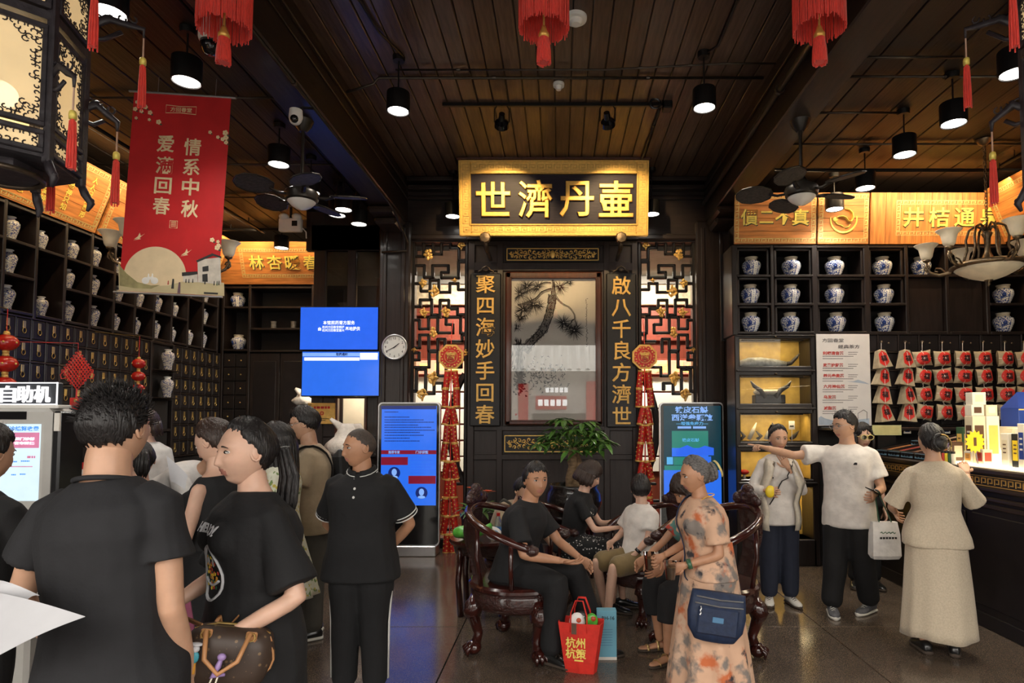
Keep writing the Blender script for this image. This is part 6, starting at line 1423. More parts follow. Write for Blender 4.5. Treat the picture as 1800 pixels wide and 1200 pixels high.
def self_kiosk():
    Y = 3.4; x0 = at(-75, 800, Y).x; x1 = at(90, 800, Y).x; t = thing('self_service_kiosk', 'grey self-service kiosk with lit header sign and pink screen', 'kiosk', ((x0 + x1) / 2, Y, 0)); z1 = at(0, 716, Y).z
    MB().box(x0, x1 - .02, Y, Y + .22, .55, z1, .025).build('body', 'kiosk_grey', t); MB().box(x1 - .02, x1 + .025, Y + .02, Y + .2, .75, z1 - .02, .01).build('side_module', 'black_plastic', t)
    MB().box((x0 + x1) / 2 - .12, (x0 + x1) / 2 + .12, Y + .06, Y + .2, .06, .6, .02).build('pedestal', 'kiosk_grey', t); MB().box(x0 + .05, x1 - .05, Y - .08, Y + .26, 0, .06, .015).build('foot_plate', 'kiosk_grey', t)
    a, b = at(-80, 711, Y), at(92, 671, Y); s = MB().box(a.x, b.x, Y + .04, Y + .08, a.z, b.z, .006).build('header_sign', 'sign_slate', t); MB().box(a.x, b.x + .02, Y + .02, Y + .12, a.z - .02, a.z, .004).build('sign_ledge', 'white_plastic', t)
    m = MB(); e = .006
    for q in ((a.x, b.x, a.z, a.z + e), (a.x, b.x, b.z - e, b.z), (a.x, a.x + e, a.z, b.z), (b.x - e, b.x, a.z, b.z)): m.box(q[0], q[1], Y + .036, Y + .041, q[2], q[3])
    m.build('lit_edge', 'sign_white_lit', s)
    for ch, px in (('自', 4), ('助', 34), ('机', 65)): p = at(px, 692, Y); MB().text(ch, p.x, p.z, Y + .04, .1, ext=.006, bold=.012, w=.088).build('character', 'sign_white_lit', s)
    def fl(nm, m, a_, b_, c_, d_, e_): q = rect(a_, b_, c_, d_, Y); return MB().box(q[0], q[1], Y - e_, Y + .001, q[2], q[3]).build(nm, m, t)
    fl('camera_bar', 'black_gloss', -40, 723, 47, 737, .004); sc = fl('screen', 'kiosk_screen', -60, 745, 70, 880, .002)
    q = rect(-60, 760, 69.5, 787, Y); MB().box(q[0], q[1], Y - .003, Y, q[2], q[3]).build('pink_block', 'kiosk_pink', sc); words(t, 'lettering', 'tv_blue', '门诊结算收费', 38, 753, 8, Y - .002, 1, .02, 62, sc)
    words(t, 'lettering', 'sign_white_lit', '中医门诊部', 40, 771, 5, Y - .003, 1, .03, 42, sc); words(t, 'lettering', 'sign_white_lit', '省市医保', 43, 778.5, 5, Y - .003, 1, .03, 36, sc); dashes(t, 'small_print', 'kiosk_pink', [(15, 819, 57, 1.6), (48, 801, 62, 4)], Y - .002, 0, sc); dashes(t, 'menu_print', 'tv_blue', [(18, 810, 30, 2.2), (37, 809, 52, 2.2), (20, 833, 28, 2.2), (35, 832, 45, 2.2)], Y - .002, 0, sc)
    MB().box(x1 + .0, x1 + .03, Y + .01, Y + .02, z1 - .13, z1 - .03).build('notice_sticker', 'paper', t)
mat('tv_blue', (.05, .2, .6), .3, emit=.5, ecol=(.08, .35, .9))
self_kiosk()
# acrylic notice stands on the dispensary counter
dcn = thing('dispensary_counter', 'dark dispensary counter behind the queue', 'counter', (-4.0, 4.6, 0))
MB().box(-4.5, -2.45, 4.25, 4.7, 0, 1.05).build('carcass', 'dark_wood', dcn); MB().box(-4.55, -2.4, 4.2, 4.75, 1.05, 1.1, .012).build('top', 'dark_wood_x', dcn)
for k in range(3): MB().box(-4.4 + k * .64, -3.82 + k * .64, 4.235, 4.25, .15, .95, .01).build('front_panel', 'dark_wood', dcn)
for k, (px, py, w) in enumerate(((101, 822, 18), (131, 800, 30))):
    Y = 4.45; p = at(px, 840, Y); t = thing('notice_stand', ('small tilted red edged notice on the counter beside the kiosk', 'red edged notice stand with printed sheet on the counter')[k], 'notice', (p.x, Y, 1.1)); ww = w * Y / FPX; h = .28 if k else .2
    X = Matrix.Translation((p.x, Y, 1.103)) @ Matrix.Rotation(-.12, 4, 'X') @ Matrix.Rotation(.25 if not k else 0, 4, 'Z')
    MB().box(-ww / 2, ww / 2, 0, .008, 0, h, .002, X).build('frame', 'red_paint', t); MB().box(-ww / 2 + .012, ww / 2 - .012, -.002, 0, .012, h - .05, 0, X).build('sheet', 'paper', t)
    m = MB()
    for j in range(7): m.box(-ww / 2 + .025, ww / 2 - .025 - .02 * (j % 3), -.003, -.001, .03 + j * .026, .036 + j * .026, 0, X)
    m.build('print', 'print_red', t)
# money tree
mat('pot_black', (.01, .008, .007), .12, var=.4, scale=40, bump=.5, bscale=30, coat=.7); mat('soil', (.03, .02, .012), .9, bump=.5, scale=40)
def leaf_geo(m, p, d, L, w, droop=.3, up=None):
    """one lance shaped leaf from p along d"""
    d = d.normalized(); s = d.cross(V(0, 0, 1)); s = s.normalized() if s.length > .01 else V(1, 0, 0); nrm = s.cross(d)
    vs = []; prof = (.05, .55, 1, .8, .03); n = 5
    for i in range(n):
        u = i / (n - 1); c = p + d * L * u + V(0, 0, -droop * L * u * u); ww = w * prof[i] / 2
        vs += [c + s * ww + nrm * ww * .35, c - nrm * ww * .0, c - s * ww + nrm * ww * .35]
    fs = []
    for i in range(n - 1):
        a = 3 * i; fs += [(a, a + 1, a + 4, a + 3), (a + 1, a + 2, a + 5, a + 4)]
    m.add(vs, fs)
def money_tree():
    Y = 6.5; b = at(1008, 900, Y); t = thing('money_tree', 'leafy green money tree with braided trunk in front of the painting', 'plant', (b.x, Y, .62))
    zt = at(0, 832, Y).z; zc = at(0, 785, Y).z
    for k in range(3):
        a = k * 2.1; MB().tube([b + V(.05 * math.cos(a), .05 * math.sin(a), .16), V(b.x + .055 * math.cos(a + 1.2) + .02, Y + .05 * math.sin(a + 1.2), zt - .05), V(b.x + .04 * math.cos(a + 2.4) + .01, Y + .04 * math.sin(a + 2.4), zt + .12), V(b.x + .03 * math.cos(a + 3.2), Y + .03 * math.sin(a + 3.2), zc)], [.06, .052, .045, .02], 10).build('trunk', 'bark', t, smooth=True)
    rng = random.Random(21); st = MB(); lv = []
    for k in range(46):
        az = rng.uniform(0, 2 * PI); el = rng.uniform(-.25, 1.1); r = rng.uniform(.2, .43)
        c = V(b.x + math.cos(az) * math.cos(el) * r * 1.0, Y + math.sin(az) * math.cos(el) * r * .8, zc + .02 + math.sin(el) * r * .72)
        st.tube([V(b.x + rng.uniform(-.03, .03), Y, zc - .02), c.lerp(V(b.x, Y, zc), .45) + V(0, 0, .05), c], .0045, 4)
        for q in range(6):
            a2 = az + (q - 2.5) * .8; d = V(math.cos(a2), math.sin(a2), rng.uniform(-.25, .35)); lv.append((c, d, rng.uniform(.12, .19), rng.uniform(.045, .062)))
    st.build('leaf_stalks', 'green_leaf', t)
    for (c, d, L, w) in lv:
        m = MB(); leaf_geo(m, c, d, L, w, rng.uniform(.15, .6)); m.build('leaf', 'green_leaf', t)
    po = thing('rock_planter', 'glossy black planter of the money tree on its stand', 'planter', (b.x, Y, .1))
    zs = .62; MB().lathe([(.0, 0), (.2, 0), (.26, .08), (.3, .2), (.29, .3), (.25, .36), (.27, .39), (.24, .39), (.22, .33), (0, .32)], (b.x, Y, zs), 26).build('pot', 'pot_black', po, smooth=True); MB().lathe([(0, .335), (.22, .33)], (b.x, Y, zs), 20, caps=(True, False)).build('soil', 'soil', po)
    MB().lathe([(0, 0), (.3, 0), (.3, .04), (0, .04)], (b.x, Y, zs - .041), 24).build('stand_top', 'rosewood', po, auto=.5)
    for k in range(4): a = k * PI / 2 + .6; u = V(math.cos(a), math.sin(a), 0); MB().tube([V(b.x, Y, zs - .04) + u * .22, V(b.x, Y, .3) + u * .27, V(b.x, Y, .0) + u * .24], [.03, .026, .022], 8).build('stand_leg', 'rosewood', po, smooth=True)
money_tree()
def bromeliad():
    Y = 7.0; b = at(842, 905, Y); t = thing('bromeliad_planter', 'dark carved planter of red bromeliads at the panelled wall', 'plant', (b.x, Y, 0)); rng = random.Random(9)
    MB().lathe([(0, 0), (.16, 0), (.19, .1), (.2, .35), (.22, .42), (.19, .42), (0, .38)], (b.x, Y, .22), 18).build('pot', 'rosewood_carved', t, smooth=True)
    for k in range(3): a = k * 2.1; MB().cyl(V(b.x + .13 * math.cos(a), Y + .13 * math.sin(a), 0), V(b.x + .12 * math.cos(a), Y + .12 * math.sin(a), .24), .025, n=8).build('foot', 'rosewood', t)
    for px, py in ((832, 858), (856, 864)):
        c = at(px, py, Y); MB().tube([V(b.x, Y, .6), V(c.x, Y, c.z)], .012, 6).build('flower_stem', 'green_leaf', t)
        for q in range(13): a = q * 2.4; m = MB(); leaf_geo(m, V(c.x, Y, c.z - .02), V(math.cos(a), math.sin(a), .5 + .05 * q), .12 - .004 * q, .035, .25); m.build('red_bract', 'bract_red', t)
    for q in range(26):
        a = q * 2.4; m = MB(); leaf_geo(m, V(b.x + .05 * math.cos(a), Y + .05 * math.sin(a), .62), V(math.cos(a), math.sin(a), rng.uniform(.3, 1.3)), rng.uniform(.3, .48), .05, rng.uniform(.4, .9)); m.build('leaf', 'green_leaf', t)
mat('bract_red', (.5, .08, .03), .4, var=.3)
bromeliad()
# carved rosewood armchairs
def armchair(label, loc, rz, s=1.0):
    t = thing('carved_armchair', label, 'chair', (0, 0, 0), 'carved rosewood armchairs'); SH = .46
    # seat
    MB().lathe([(0, 0), (.33, 0), (.345, .012), (.345, .03), (.33, .045), (0, .04)], (0, 0, SH - .045), 30).build('seat', 'rosewood', t, auto=.6)
    MB().lathe([(.3, -.12), (.33, -.1), (.335, -.02), (.32, 0)], (0, 0, SH - .045), 30, caps=(False, False)).build('apron', 'rosewood_carved', t, smooth=True)
    for k in range(4):
        a = PI / 4 + k * PI / 2; u = V(math.cos(a), math.sin(a), 0)
        lg = MB().tube([u * .29 + V(0, 0, SH - .1), u * .34 + V(0, 0, SH - .2), u * .33 + V(0, 0, .26), u * .29 + V(0, 0, .13), u * .31 + V(0, 0, .06)], [.055, .06, .04, .03, .034], 10).build('leg', 'rosewood', t, smooth=True)
        m = MB(); m.ell(u * .32 + V(0, 0, .045), .05, .05, .045, 12, 8)
        for q in (-1, 0, 1): v = V(-u.y, u.x, 0); m.tube([u * .33 + v * q * .025 + V(0, 0, .075), u * .375 + v * q * .035 + V(0, 0, .04), u * .37 + v * q * .035 + V(0, 0, .004)], [.014, .016, .006], 6)
        m.build('claw_foot', 'rosewood', lg, smooth=True)
        m = MB(); m.ell(u * .34 + V(0, 0, SH - .17), .05, .05, .07, 10, 7); m.build('knee_carving', 'rosewood_carved', lg, smooth=True)
    # horseshoe rail, open towards +y
    pts = []
    for k in range(25):
        a = math.radians(215 - (250) * k / 24 + 0) ; a = math.radians(-215 + 250 * k / 24)
        f = abs(k - 12) / 12; r = .34 + .02 * f; pts.append(V(r * math.cos(a), r * math.sin(a), SH + .46 - .22 * f ** 1.5))
    MB().tube(pts, [(.026, .03)] * 25, 10).build('crest_rail', 'rosewood', t, smooth=True)
    for e in (pts[0], pts[-1]): m = MB(); m.ell(e, .045, .045, .035, 12, 8); m.tube([e + V(.03 * math.cos(q * .8), 0, .03 * math.sin(q * .8)) for q in range(8)], .012, 6, closed=True); m.build('rail_scroll', 'rosewood_carved', t, smooth=True)
    for k in (2, 6, 18, 22): p = pts[k]; q = V(p.x * .92, p.y * .92, SH); MB().tube([q, q.lerp(p, .5) + V(p.x, p.y, 0) * .06, p], [.017, .014, .016], 8).build('arm_post', 'rosewood', t, smooth=True)
    p = pts[12]; m = MB()
    R = []
    for i in range(9):
        u = i / 8; y = -.3 - .05 * math.sin(u * PI) - .035 * u; w = .09 - .02 * math.sin(u * PI * 2); z = SH + u * .46; R.append([(-w, y - .01, z), (w, y - .01, z), (w, y + .012, z), (-w, y + .012, z)])
    m.rings(R); m.build('back_splat', 'rosewood_carved', t)
    m = MB(); m.ell(p + V(0, 0, .06), .12, .03, .06, 14, 8); m.ell(p + V(0, 0, .11), .06, .03, .04, 12, 7)
    for sd in (-1, 1): m.ell(p + V(sd * .1, .01, .045), .05, .028, .04, 10, 7)
    m.build('crest_carving', 'rosewood_carved', t, smooth=True)
    t.location = loc; t.rotation_euler = (0, 0, rz); t.scale = (s, s, s); return t
CH1 = armchair('carved rosewood horseshoe armchair under the man in black', (-.3, 4.68, 0), math.radians(-110), 1.12)
CH2 = armchair('carved rosewood horseshoe armchair behind the floral dress', (1.08, 4.62, 0), math.radians(110), 1.12)
armchair('carved rosewood horseshoe armchair under the boy', (.74, 5.42, 0), math.radians(122), 1.0)
armchair('carved rosewood horseshoe armchair at the back of the tea table', (-.02, 5.75, 0), math.radians(-102), 1.0)
# tea table with snacks
tt = thing('tea_table', 'low dark rosewood tea table behind the first armchair', 'table', (-.68, 5.55, 0))
MB().lathe([(0, 0), (.3, 0), (.31, .02), (.3, .04), (0, .04)], (-.68, 5.55, .6), 28).build('top', 'rosewood', tt, auto=.5); MB().lathe([(.26, -.08), (.28, 0)], (-.68, 5.55, .6), 28, caps=(False, False)).build('apron', 'rosewood_carved', tt, smooth=True)
for k in range(4): a = PI / 4 + k * PI / 2; u = V(math.cos(a), math.sin(a), 0); MB().tube([V(-.68, 5.55, .58) + u * .25, V(-.68, 5.55, .3) + u * .28, V(-.68, 5.55, 0) + u * .25], [.03, .025, .028], 8).build('leg', 'rosewood', tt, smooth=True)
mat('bag_green', (.1, .45, .05), .35, var=.4, scale=12, bump=.6, coat=.4); mat('bottle_clear', (.8, .9, .9), .05, trans=.9, var=0); mat('label_blue', (.05, .2, .5), .4, var=.4, scale=25); mat('pack_white', (.7, .7, .68), .4, var=.1)
p = V(-.8, 5.45, .6405); t = thing('green_snack_bag', 'crumpled bright green plastic snack bag on the tea table', 'bag', p); rng = random.Random(2); m = MB(); m.ell(p + V(0, 0, .065), .15, .09, .06, 18, 12); m.v = [(x + .02 * noise.noise(V(x, y, z) * 14), y + .02 * noise.noise(V(y, z, x) * 14), max(.6405, z + .02 * noise.noise(V(z, x, y) * 14))) for x, y, z in m.v]; m.build('sack', 'bag_green', t, smooth=True); MB().tube([p + V(.1, 0, .08), p + V(.16, -.02, .1), p + V(.2, -.02, .12)], [(.02, .03), (.03, .04), (.03, .06)], 8).build('twisted_end', 'bag_green', t, smooth=True)
for k, (dx, dy) in enumerate(((.13, .0), (.24, .05))):
    p = V(-.68 + dx, 5.5 + dy, .6405); t = thing('water_bottle', 'clear water bottle with red cap on the tea table, ' + ('nearer the green bag' if k == 0 else 'behind the seated man'), 'bottle', p, 'bottles on the tea table')
    MB().lathe([(0, 0), (.03, 0), (.032, .01), (.032, .13), (.026, .16), (.014, .19), (.013, .2)], p, 16).build('body', 'bottle_clear', t, smooth=True); MB().lathe([(.0335, .04), (.0335, .1)], p, 16, caps=(False, False)).build('label', 'label_blue', t); MB().lathe([(.015, .195), (.016, .2), (.016, .222), (0, .224)], p, 12).build('cap', 'red_paint', t, auto=.6)
p = V(-.58, 5.4, .6405); t = thing('snack_pouch', 'white and blue snack pouch lying on the tea table', 'pouch', p); X = Matrix.Translation(p + V(0, 0, .06)) @ Matrix.Rotation(.4, 4, 'Y') @ Matrix.Rotation(-.5, 4, 'X'); m = MB(); m.ell((0, 0, 0), .075, .02, .06, 14, 8); m.v = [tuple(X @ Vector(v)) for v in m.v]; m.build('pouch', 'pack_white', t, smooth=True); m = MB(); m.ell((.01, -.012, 0), .04, .012, .03, 10, 6); m.v = [tuple(X @ Vector(v)) for v in m.v]; m.build('print', 'label_blue', t, smooth=True)
# bags on the floor
def red_bag():
    Y = 4.25; c = at(1022, 1166, Y); t = thing('red_tote_bag', 'red non-woven tote bag with gold characters on the floor', 'bag'); w0, w1, d, h = .095, .145, .07, .33
    def ring(w, dd, z, n=1): return [(-w, -dd, z), (0, -dd - .012, z), (w, -dd, z), (w + .012, 0, z), (w, dd, z), (0, dd + .01, z), (-w, dd, z), (-w - .012, 0, z)]
    MB().rings([ring(w0, d * .8, 0), ring(w0 + .012, d, .08), ring(w0 + .03, d, .2), ring(w1, d, h), ring(w1 - .006, d - .006, h), ring(w0 + .02, d - .01, .25)], caps=(True, True)).build('sack', 'tote_red', t)
    for y in (-d, d): MB().tube([(-.06, y, h - .06), (-.06, y * .8, h + .06), (-.03, y * .6, h + .14), (.02, y * .6, h + .14), (.05, y * .8, h + .05), (.055, y, h - .06)], [(.016, .004)] * 6, 6).build('handle', 'tote_red', t, smooth=True)
    MB().text('杭州\n杭策', -.02, .17, -d - .012, .07, ext=.001, bold=.02, line=1.0).build('lettering', 'gold_bright', t)
    MB().box(-.03, .03, -d - .012, -d - .01, .085, .095).build('small_print', 'gold_bright', t); MB().box(-.05, -.015, -d - .013, -d - .008, .26, .33).build('buckle_patch', 'carton_brown', t)
    t.location = (c.x, Y, 0); t.rotation_euler = (0, 0, -.25)
    for k, (dx, col, sc) in enumerate(((-.03, 'pack_white', 1), (.07, 'bag_green', .8), (.0, 'carton_black', .9))):
        q = V(c.x + dx, Y + .0 + .03 * k - .03, .262); b = thing('packed_snack', ('white and pink snack packet', 'green wrapped snack packet', 'dark plastic packet')[k] + ' sticking out of the red tote bag', 'packet', q); m = MB(); m.ell(q + V(0, 0, .06), .055 * sc, .018, .07 * sc, 12, 8); m.build('packet', col, b, smooth=True); m = MB(); m.ell(q + V(.01, -.012, .08), .02, .01, .018, 8, 6); m.build('print', 'bract_red' if k < 2 else 'steel', b, smooth=True)
mat('tote_red', (.6, .025, .015), .7, var=.12, scale=20, bump=.2)
red_bag()
def blue_box_floor():
    Y = 4.42; a, b, z0, z1 = rect(1049, 1066, 1084, 1147, Y); t = thing('blue_folder_box', 'pale blue paper carrier standing behind the red tote', 'bag'); w = (b - a) / 2
    MB().box(-w, w, 0, .08, 0, .34, .003).build('body', 'folder_blue', t); MB().box(-w, w, -.001, 0, .0, .02).build('white_foot', 'paper', t); MB().text('BH-16', .01, .29, 0, .035, ext=.0008, bold=.01).build('lettering', 'ink', t)
    m = MB()
    for k in range(7): m.box(-w + .02, w - .03, -.001, 0, .1 + k * .018, .103 + k * .018)
    m.build('print', 'tv_ink', t); t.location = ((a + b) / 2, Y, 0)
mat('folder_blue', (.16, .42, .55), .5, var=.06); mat('tv_ink', (.08, .2, .35), .6)
blue_box_floor()
p = V(pxX0(880, 6.05), 6.05, 0); t = thing('drum_stool', 'dark rosewood drum stool behind the tea table', 'stool', p); MB().lathe([(0, 0), (.13, 0), (.16, .1), (.17, .2), (.16, .3), (.14, .36)], p, 20).build('barrel', 'rosewood_carved', t, smooth=True); MB().lathe([(0, .36), (.16, .36), (.165, .38), (.15, .395), (0, .4)], p, 20).build('seat', 'rosewood', t, auto=.6)
# people
for n, c in (('fair', (.63, .39, .285)), ('mid', (.52, .3, .195)), ('tan', (.44, .225, .13))): mat('skin_' + n, c, .45, var=.1, scale=14, bump=.03, sub=.08)
mat('lip', (.4, .17, .13), .4, var=.1); mat('eye_white', (.7, .68, .64), .2, var=.02); mat('eye_dark', (.02, .012, .01), .1); mat('brow', (.025, .018, .015), .8)
mat('hair_black', (.012, .01, .01), .38, var=.5, scale=60, stretch=(3, 3, .4), bump=.4); mat('hair_brown', (.03, .016, .011), .38, var=.5, scale=60, stretch=(3, 3, .4), bump=.4); mat('hair_grey', (.12, .11, .105), .5, var=.7, scale=60, stretch=(1, 1, 4), bump=.4); mat('hair_stubble', (.06, .045, .037), .6, var=.3, scale=90)
def cloth(n, c, r=.85, b=.25, s=18, **k): return mat(n, c, r, var=.1, scale=s, bump=b, sheen=.15 if c[0] > .1 else 0, **k)
cloth('tee_black', (.008, .008, .009)); cloth('tee_charcoal', (.013, .013, .015)); cloth('polo_black', (.008, .008, .009)); cloth('tee_beige', (.33, .25, .16)); cloth('tee_white', (.66, .62, .58)); cloth('shirt_white', (.62, .6, .58)); cloth('cardigan_cream', (.6, .54, .44), s=40); cloth('pants_black', (.007, .007, .008)); cloth('pants_navy', (.014, .018, .034)); cloth('pants_olive', (.06, .055, .045)); cloth('shorts_khaki', (.2, .14, .06)); cloth('linen', (.5, .42, .31), b=.14, s=90); cloth('skirt_black', (.01, .01, .011))
pattern('floral_dress', (.58, .36, .24), (.2, .17, .15), 'NOISE', 9, .52, .62, .85, 5, extra=[((.5, .13, .045), 'NOISE', 6, .56, .64, 6), ((.045, .04, .045), 'NOISE', 13, .6, .68, 5), ((.62, .42, .3), 'NOISE', 8, .57, .66, 5)], bump=.3)
pattern('floral_girl', (.62, .62, .5), (.5, .42, .08), 'VORONOI', 26, .32, .26, .85, extra=[((.16, .24, .08), 'NOISE', 22, .6, .64, 2)]); pattern('dots', (.012, .012, .013), (.6, .58, .55), 'VORONOI', 42, .3, .25, .85); pattern('red_floral', (.45, .05, .03), (.08, .2, .18), 'NOISE', 12, .5, .56, .8, extra=[((.6, .4, .25), 'NOISE', 9, .6, .65, 2)])
mat('shoe_white', (.62, .6, .55), .6, var=.08); mat('shoe_black', (.01, .01, .01), .3, coat=.3); mat('shoe_grey', (.1, .1, .11), .7, var=.3, scale=60); mat('sole_white', (.6, .58, .52), .7); mat('sole_dark', (.05, .035, .025), .8); mat('sandal_gold', (.6, .42, .18), .3, metal=.7); mat('sandal_black', (.03, .028, .026), .6); mat('watch_black', (.01, .012, .014), .2, coat=.4); mat('strap_black', (.01, .01, .011), .7, bump=.2, scale=60)
from mathutils.bvhtree import BVHTree
TMP = bpy.data.scenes.new('build_room')
def remesh(m, vox, it=6):
    me = bpy.data.meshes.new('r'); me.from_pydata([tuple(v) for v in m.v], [], m.f); o = bpy.data.objects.new('r', me); TMP.collection.objects.link(o)
    a = o.modifiers.new('r', 'REMESH'); a.mode = 'VOXEL'; a.voxel_size = vox; b = o.modifiers.new('s', 'SMOOTH'); b.iterations = it; b.factor = .5
    vl = TMP.view_layers[0]; vl.update(); r = bpy.data.meshes.new_from_object(o.evaluated_get(vl.depsgraph))
    n = len(r.vertices); co = np.empty(n * 3); r.vertices.foreach_get('co', co); no = np.empty(n * 3); r.vertices.foreach_get('normal', no); fs = [tuple(p.vertices) for p in r.polygons]
    bpy.data.objects.remove(o); bpy.data.meshes.remove(me); bpy.data.meshes.remove(r)
    return co.reshape(-1, 3), no.reshape(-1, 3), fs
def folds(co, no, amp, f=7, seed=0):
    x, y, z = co.T; s = seed * 1.7
    d = np.sin(f * (x + .6 * z) + 2 * np.sin(f * .8 * z + s) + s) * np.sin(f * 1.3 * (y - .4 * z) + 1.6 * np.sin(f * .6 * x + s)) + .6 * np.sin(f * 2.3 * (z + .5 * x - .4 * y) + 2.2 * np.sin(f * .7 * (x + y) + s))
    return co + no * (d * amp)[:, None]
def ell_ring(c, u, w, ru, rw, n=16, p=2.0):
    out = []
    for j in range(n):
        a = 2 * PI * j / n; ca, sa = math.cos(a), math.sin(a); out.append(tuple(c + u * ru * math.copysign(abs(ca) ** (2 / p), ca) + w * rw * math.copysign(abs(sa) ** (2 / p), sa)))
    return out
def limb(m, pts, rad, n=10):
    """tapered limb with rounded ends"""
    P = [Vector(p) for p in pts]; Q = []; Rr = []
    for i in range(len(P) - 1):
        for k in range(4): u = k / 4; Q.append(P[i].lerp(P[i + 1], u)); Rr.append(rad[i] + (rad[i + 1] - rad[i]) * u)
    Q.append(P[-1]); Rr.append(rad[-1]); d0 = (Q[0] - Q[1]).normalized(); d1 = (Q[-1] - Q[-2]).normalized()
    Q = [Q[0] + d0 * Rr[0] * .7] + Q + [Q[-1] + d1 * Rr[-1] * .5]; Rr = [Rr[0] * .6] + Rr + [Rr[-1] * .7]
    m.tube(Q, Rr, n)
def gs(x, c, s): return np.exp(-((x - c) / s) ** 2)
def head_verts(NU=60, NV=48, fem=0):
    th = np.linspace(-PI / 2, PI / 2, NV + 1); az = np.linspace(0, 2 * PI, NU, endpoint=False)
    T, A = np.meshgrid(th, az, indexing='ij'); A = A - .55 * np.sin(A) * 0 
    nx, ny, nz = np.cos(T) * np.sin(A), np.cos(T) * np.cos(A), np.sin(T)
    x, y, z = nx * .074, ny * .093, nz * .113
    low = np.clip(-z / .113, 0, 1); x = x * (1 - (.3 if fem else .22) * low ** 1.6); 
    y = np.where(y < 0, y * (1 - .42 * low ** 1.2), y * (1 - .05 * low)); y = y + .012 * low
    x = x * (1 + .05 * gs(z, .04, .05)); y = np.where(y < 0, y * (1 + .08 * gs(z, .03, .05)), y)
    f = np.clip(ny, 0, 1) ** .7; ax = np.abs(x)
    nose = np.clip((.022 - z) / .052, 0, 1) * (1 / (1 + np.exp((-.036 - z) * -900 * -1)))
    nose = np.where(z < -.034, np.exp(-((z + .034) / .008) ** 2), np.clip((.02 - z) / .054, 0, 1))
    y = y + f * .0195 * nose * gs(x, 0, .0095 + .005 * np.clip(-z / .04, 0, 1)) + f * .006 * gs(ax, .012, .006) * gs(z, -.034, .008)
    y = y - f * .011 * gs(ax, .031, .016) * gs(z, .008, .012) + f * .006 * gs(z, .027, .009) * gs(ax, .028, .025)
    y = y + f * (.0075 * gs(z, -.054, .0055) + .008 * gs(z, -.067, .007) - .004 * gs(z, -.0605, .003)) * gs(x, 0, .022) + f * .009 * gs(z, -.098, .014) * gs(x, 0, .024) - f * .004 * gs(z, -.08, .007) * gs(x, 0, .025)
    y = y + f * .005 * gs(ax, .04, .018) * gs(z, -.024, .02)
    return np.stack([x, y, z], -1), np.stack([nx, ny, nz], -1), NU, NV
def grid_faces(NU, NV):
    return [(i * NU + j, i * NU + (j + 1) % NU, (i + 1) * NU + (j + 1) % NU, (i + 1) * NU + j) for i in range(NV) for j in range(NU)]
def add_head(m, X, fem, eyes=True, look=0, detail=1):
    P, N, NU, NV = head_verts(60 if detail else 40, 48 if detail else 32, fem); fs = grid_faces(NU, NV); p = P.reshape(-1, 3)
    lipf = []; skf = []; n3 = N.reshape(-1, 3)
    for f in fs:
        c = p[list(f)].mean(0); (lipf if (n3[f[0]][1] > .3 and -.074 < c[2] < -.05 and abs(c[0]) < .024 * (1 - ((c[2] + .061) / .016) ** 2) ** .5 * 1.0 if abs((c[2] + .061) / .016) < 1 else False) else skf).append(f)
    m.mi = 0; m.add(p.tolist(), skf + lipf, X); 
    for k in range(len(lipf)): m.m[-1 - k] = 1
    for s in (-1, 1):
        if eyes:
            m.mi = 2; m.ell((s * .031, .0765, .0085), .0145, .009, .0062, 12, 8, X=None) if False else m.ell(X @ V(s * .031, .0735, .0085), .0145, .0115, .0062, 12, 8, X=X.to_3x3().to_4x4())
            m.mi = 3; m.ell(X @ V(s * .031 + look * .006, .0805, .0085), .0066, .0068, .006, 10, 6, X=X.to_3x3().to_4x4())
            m.tube([X @ V(s * .031 + (q - 2) * .0075, .0825 - .0016 * (q - 2) ** 2, .0135 - .0012 * (q - 2) ** 2) for q in range(5)], [.0012, .0022, .0024, .0022, .0012], 5)
            m.mi = 4; m.tube([X @ V(s * (.012 + q * .009), .091 - .0008 * (q - 1) ** 2 - q * .0012, .027 + .0022 * q - .0008 * q * q) for q in range(5)], [(.0022, .0014), (.0035, .0016), (.0032, .0016), (.0025, .0014), (.0012, .001)], 5)
        m.mi = 0   # ear
        m.tube([X @ V(s * (.072 + .006 * math.sin(q * .5)), -.004 + .017 * math.cos(q * .55 + 2.6), .004 + .03 * math.sin(q * .55 + 2.6)) for q in range(10)], .0055, 6); m.ell(X @ V(s * .073, -.004, .0), .006, .017, .026, 8, 6, X=X.to_3x3().to_4x4())
    m.mi = 0
def hair_cap(m, X, keys, infl, seed=0, jit=.004, gap=None):
    P, N, NU, NV = head_verts(60, 48, 0); n = N.reshape(-1, 3); p = P.reshape(-1, 3)
    az = np.abs(np.arctan2(n[:, 0], n[:, 1])) / PI; thr = np.interp(az, [k[0] for k in keys], [k[1] for k in keys]); thr = thr + .05 * np.sin(np.arctan2(n[:, 0], n[:, 1]) * 23 + seed) + .03 * np.sin(np.arctan2(n[:, 0], n[:, 1]) * 51)
    mk = np.clip((n[:, 2] - thr) / .12, 0, 1); jt = jit * (np.sin(np.arctan2(n[:, 0], n[:, 1]) * 37 + n[:, 2] * 9 + seed) + .7 * np.sin(np.arctan2(n[:, 0], n[:, 1]) * 19 - n[:, 2] * 14))
    sm = np.sqrt(p[:, 0] ** 2 + np.minimum(p[:, 1], .09) ** 2 + p[:, 2] ** 2); r = np.where(mk > 0, 1 + (infl * mk ** .5 + jt * mk) / .09, .9)
    q = p * r[:, None]; q[:, 2] += infl * .35 * np.clip(n[:, 2], 0, 1) * mk
    m.add(q.tolist(), grid_faces(NU, NV), X)
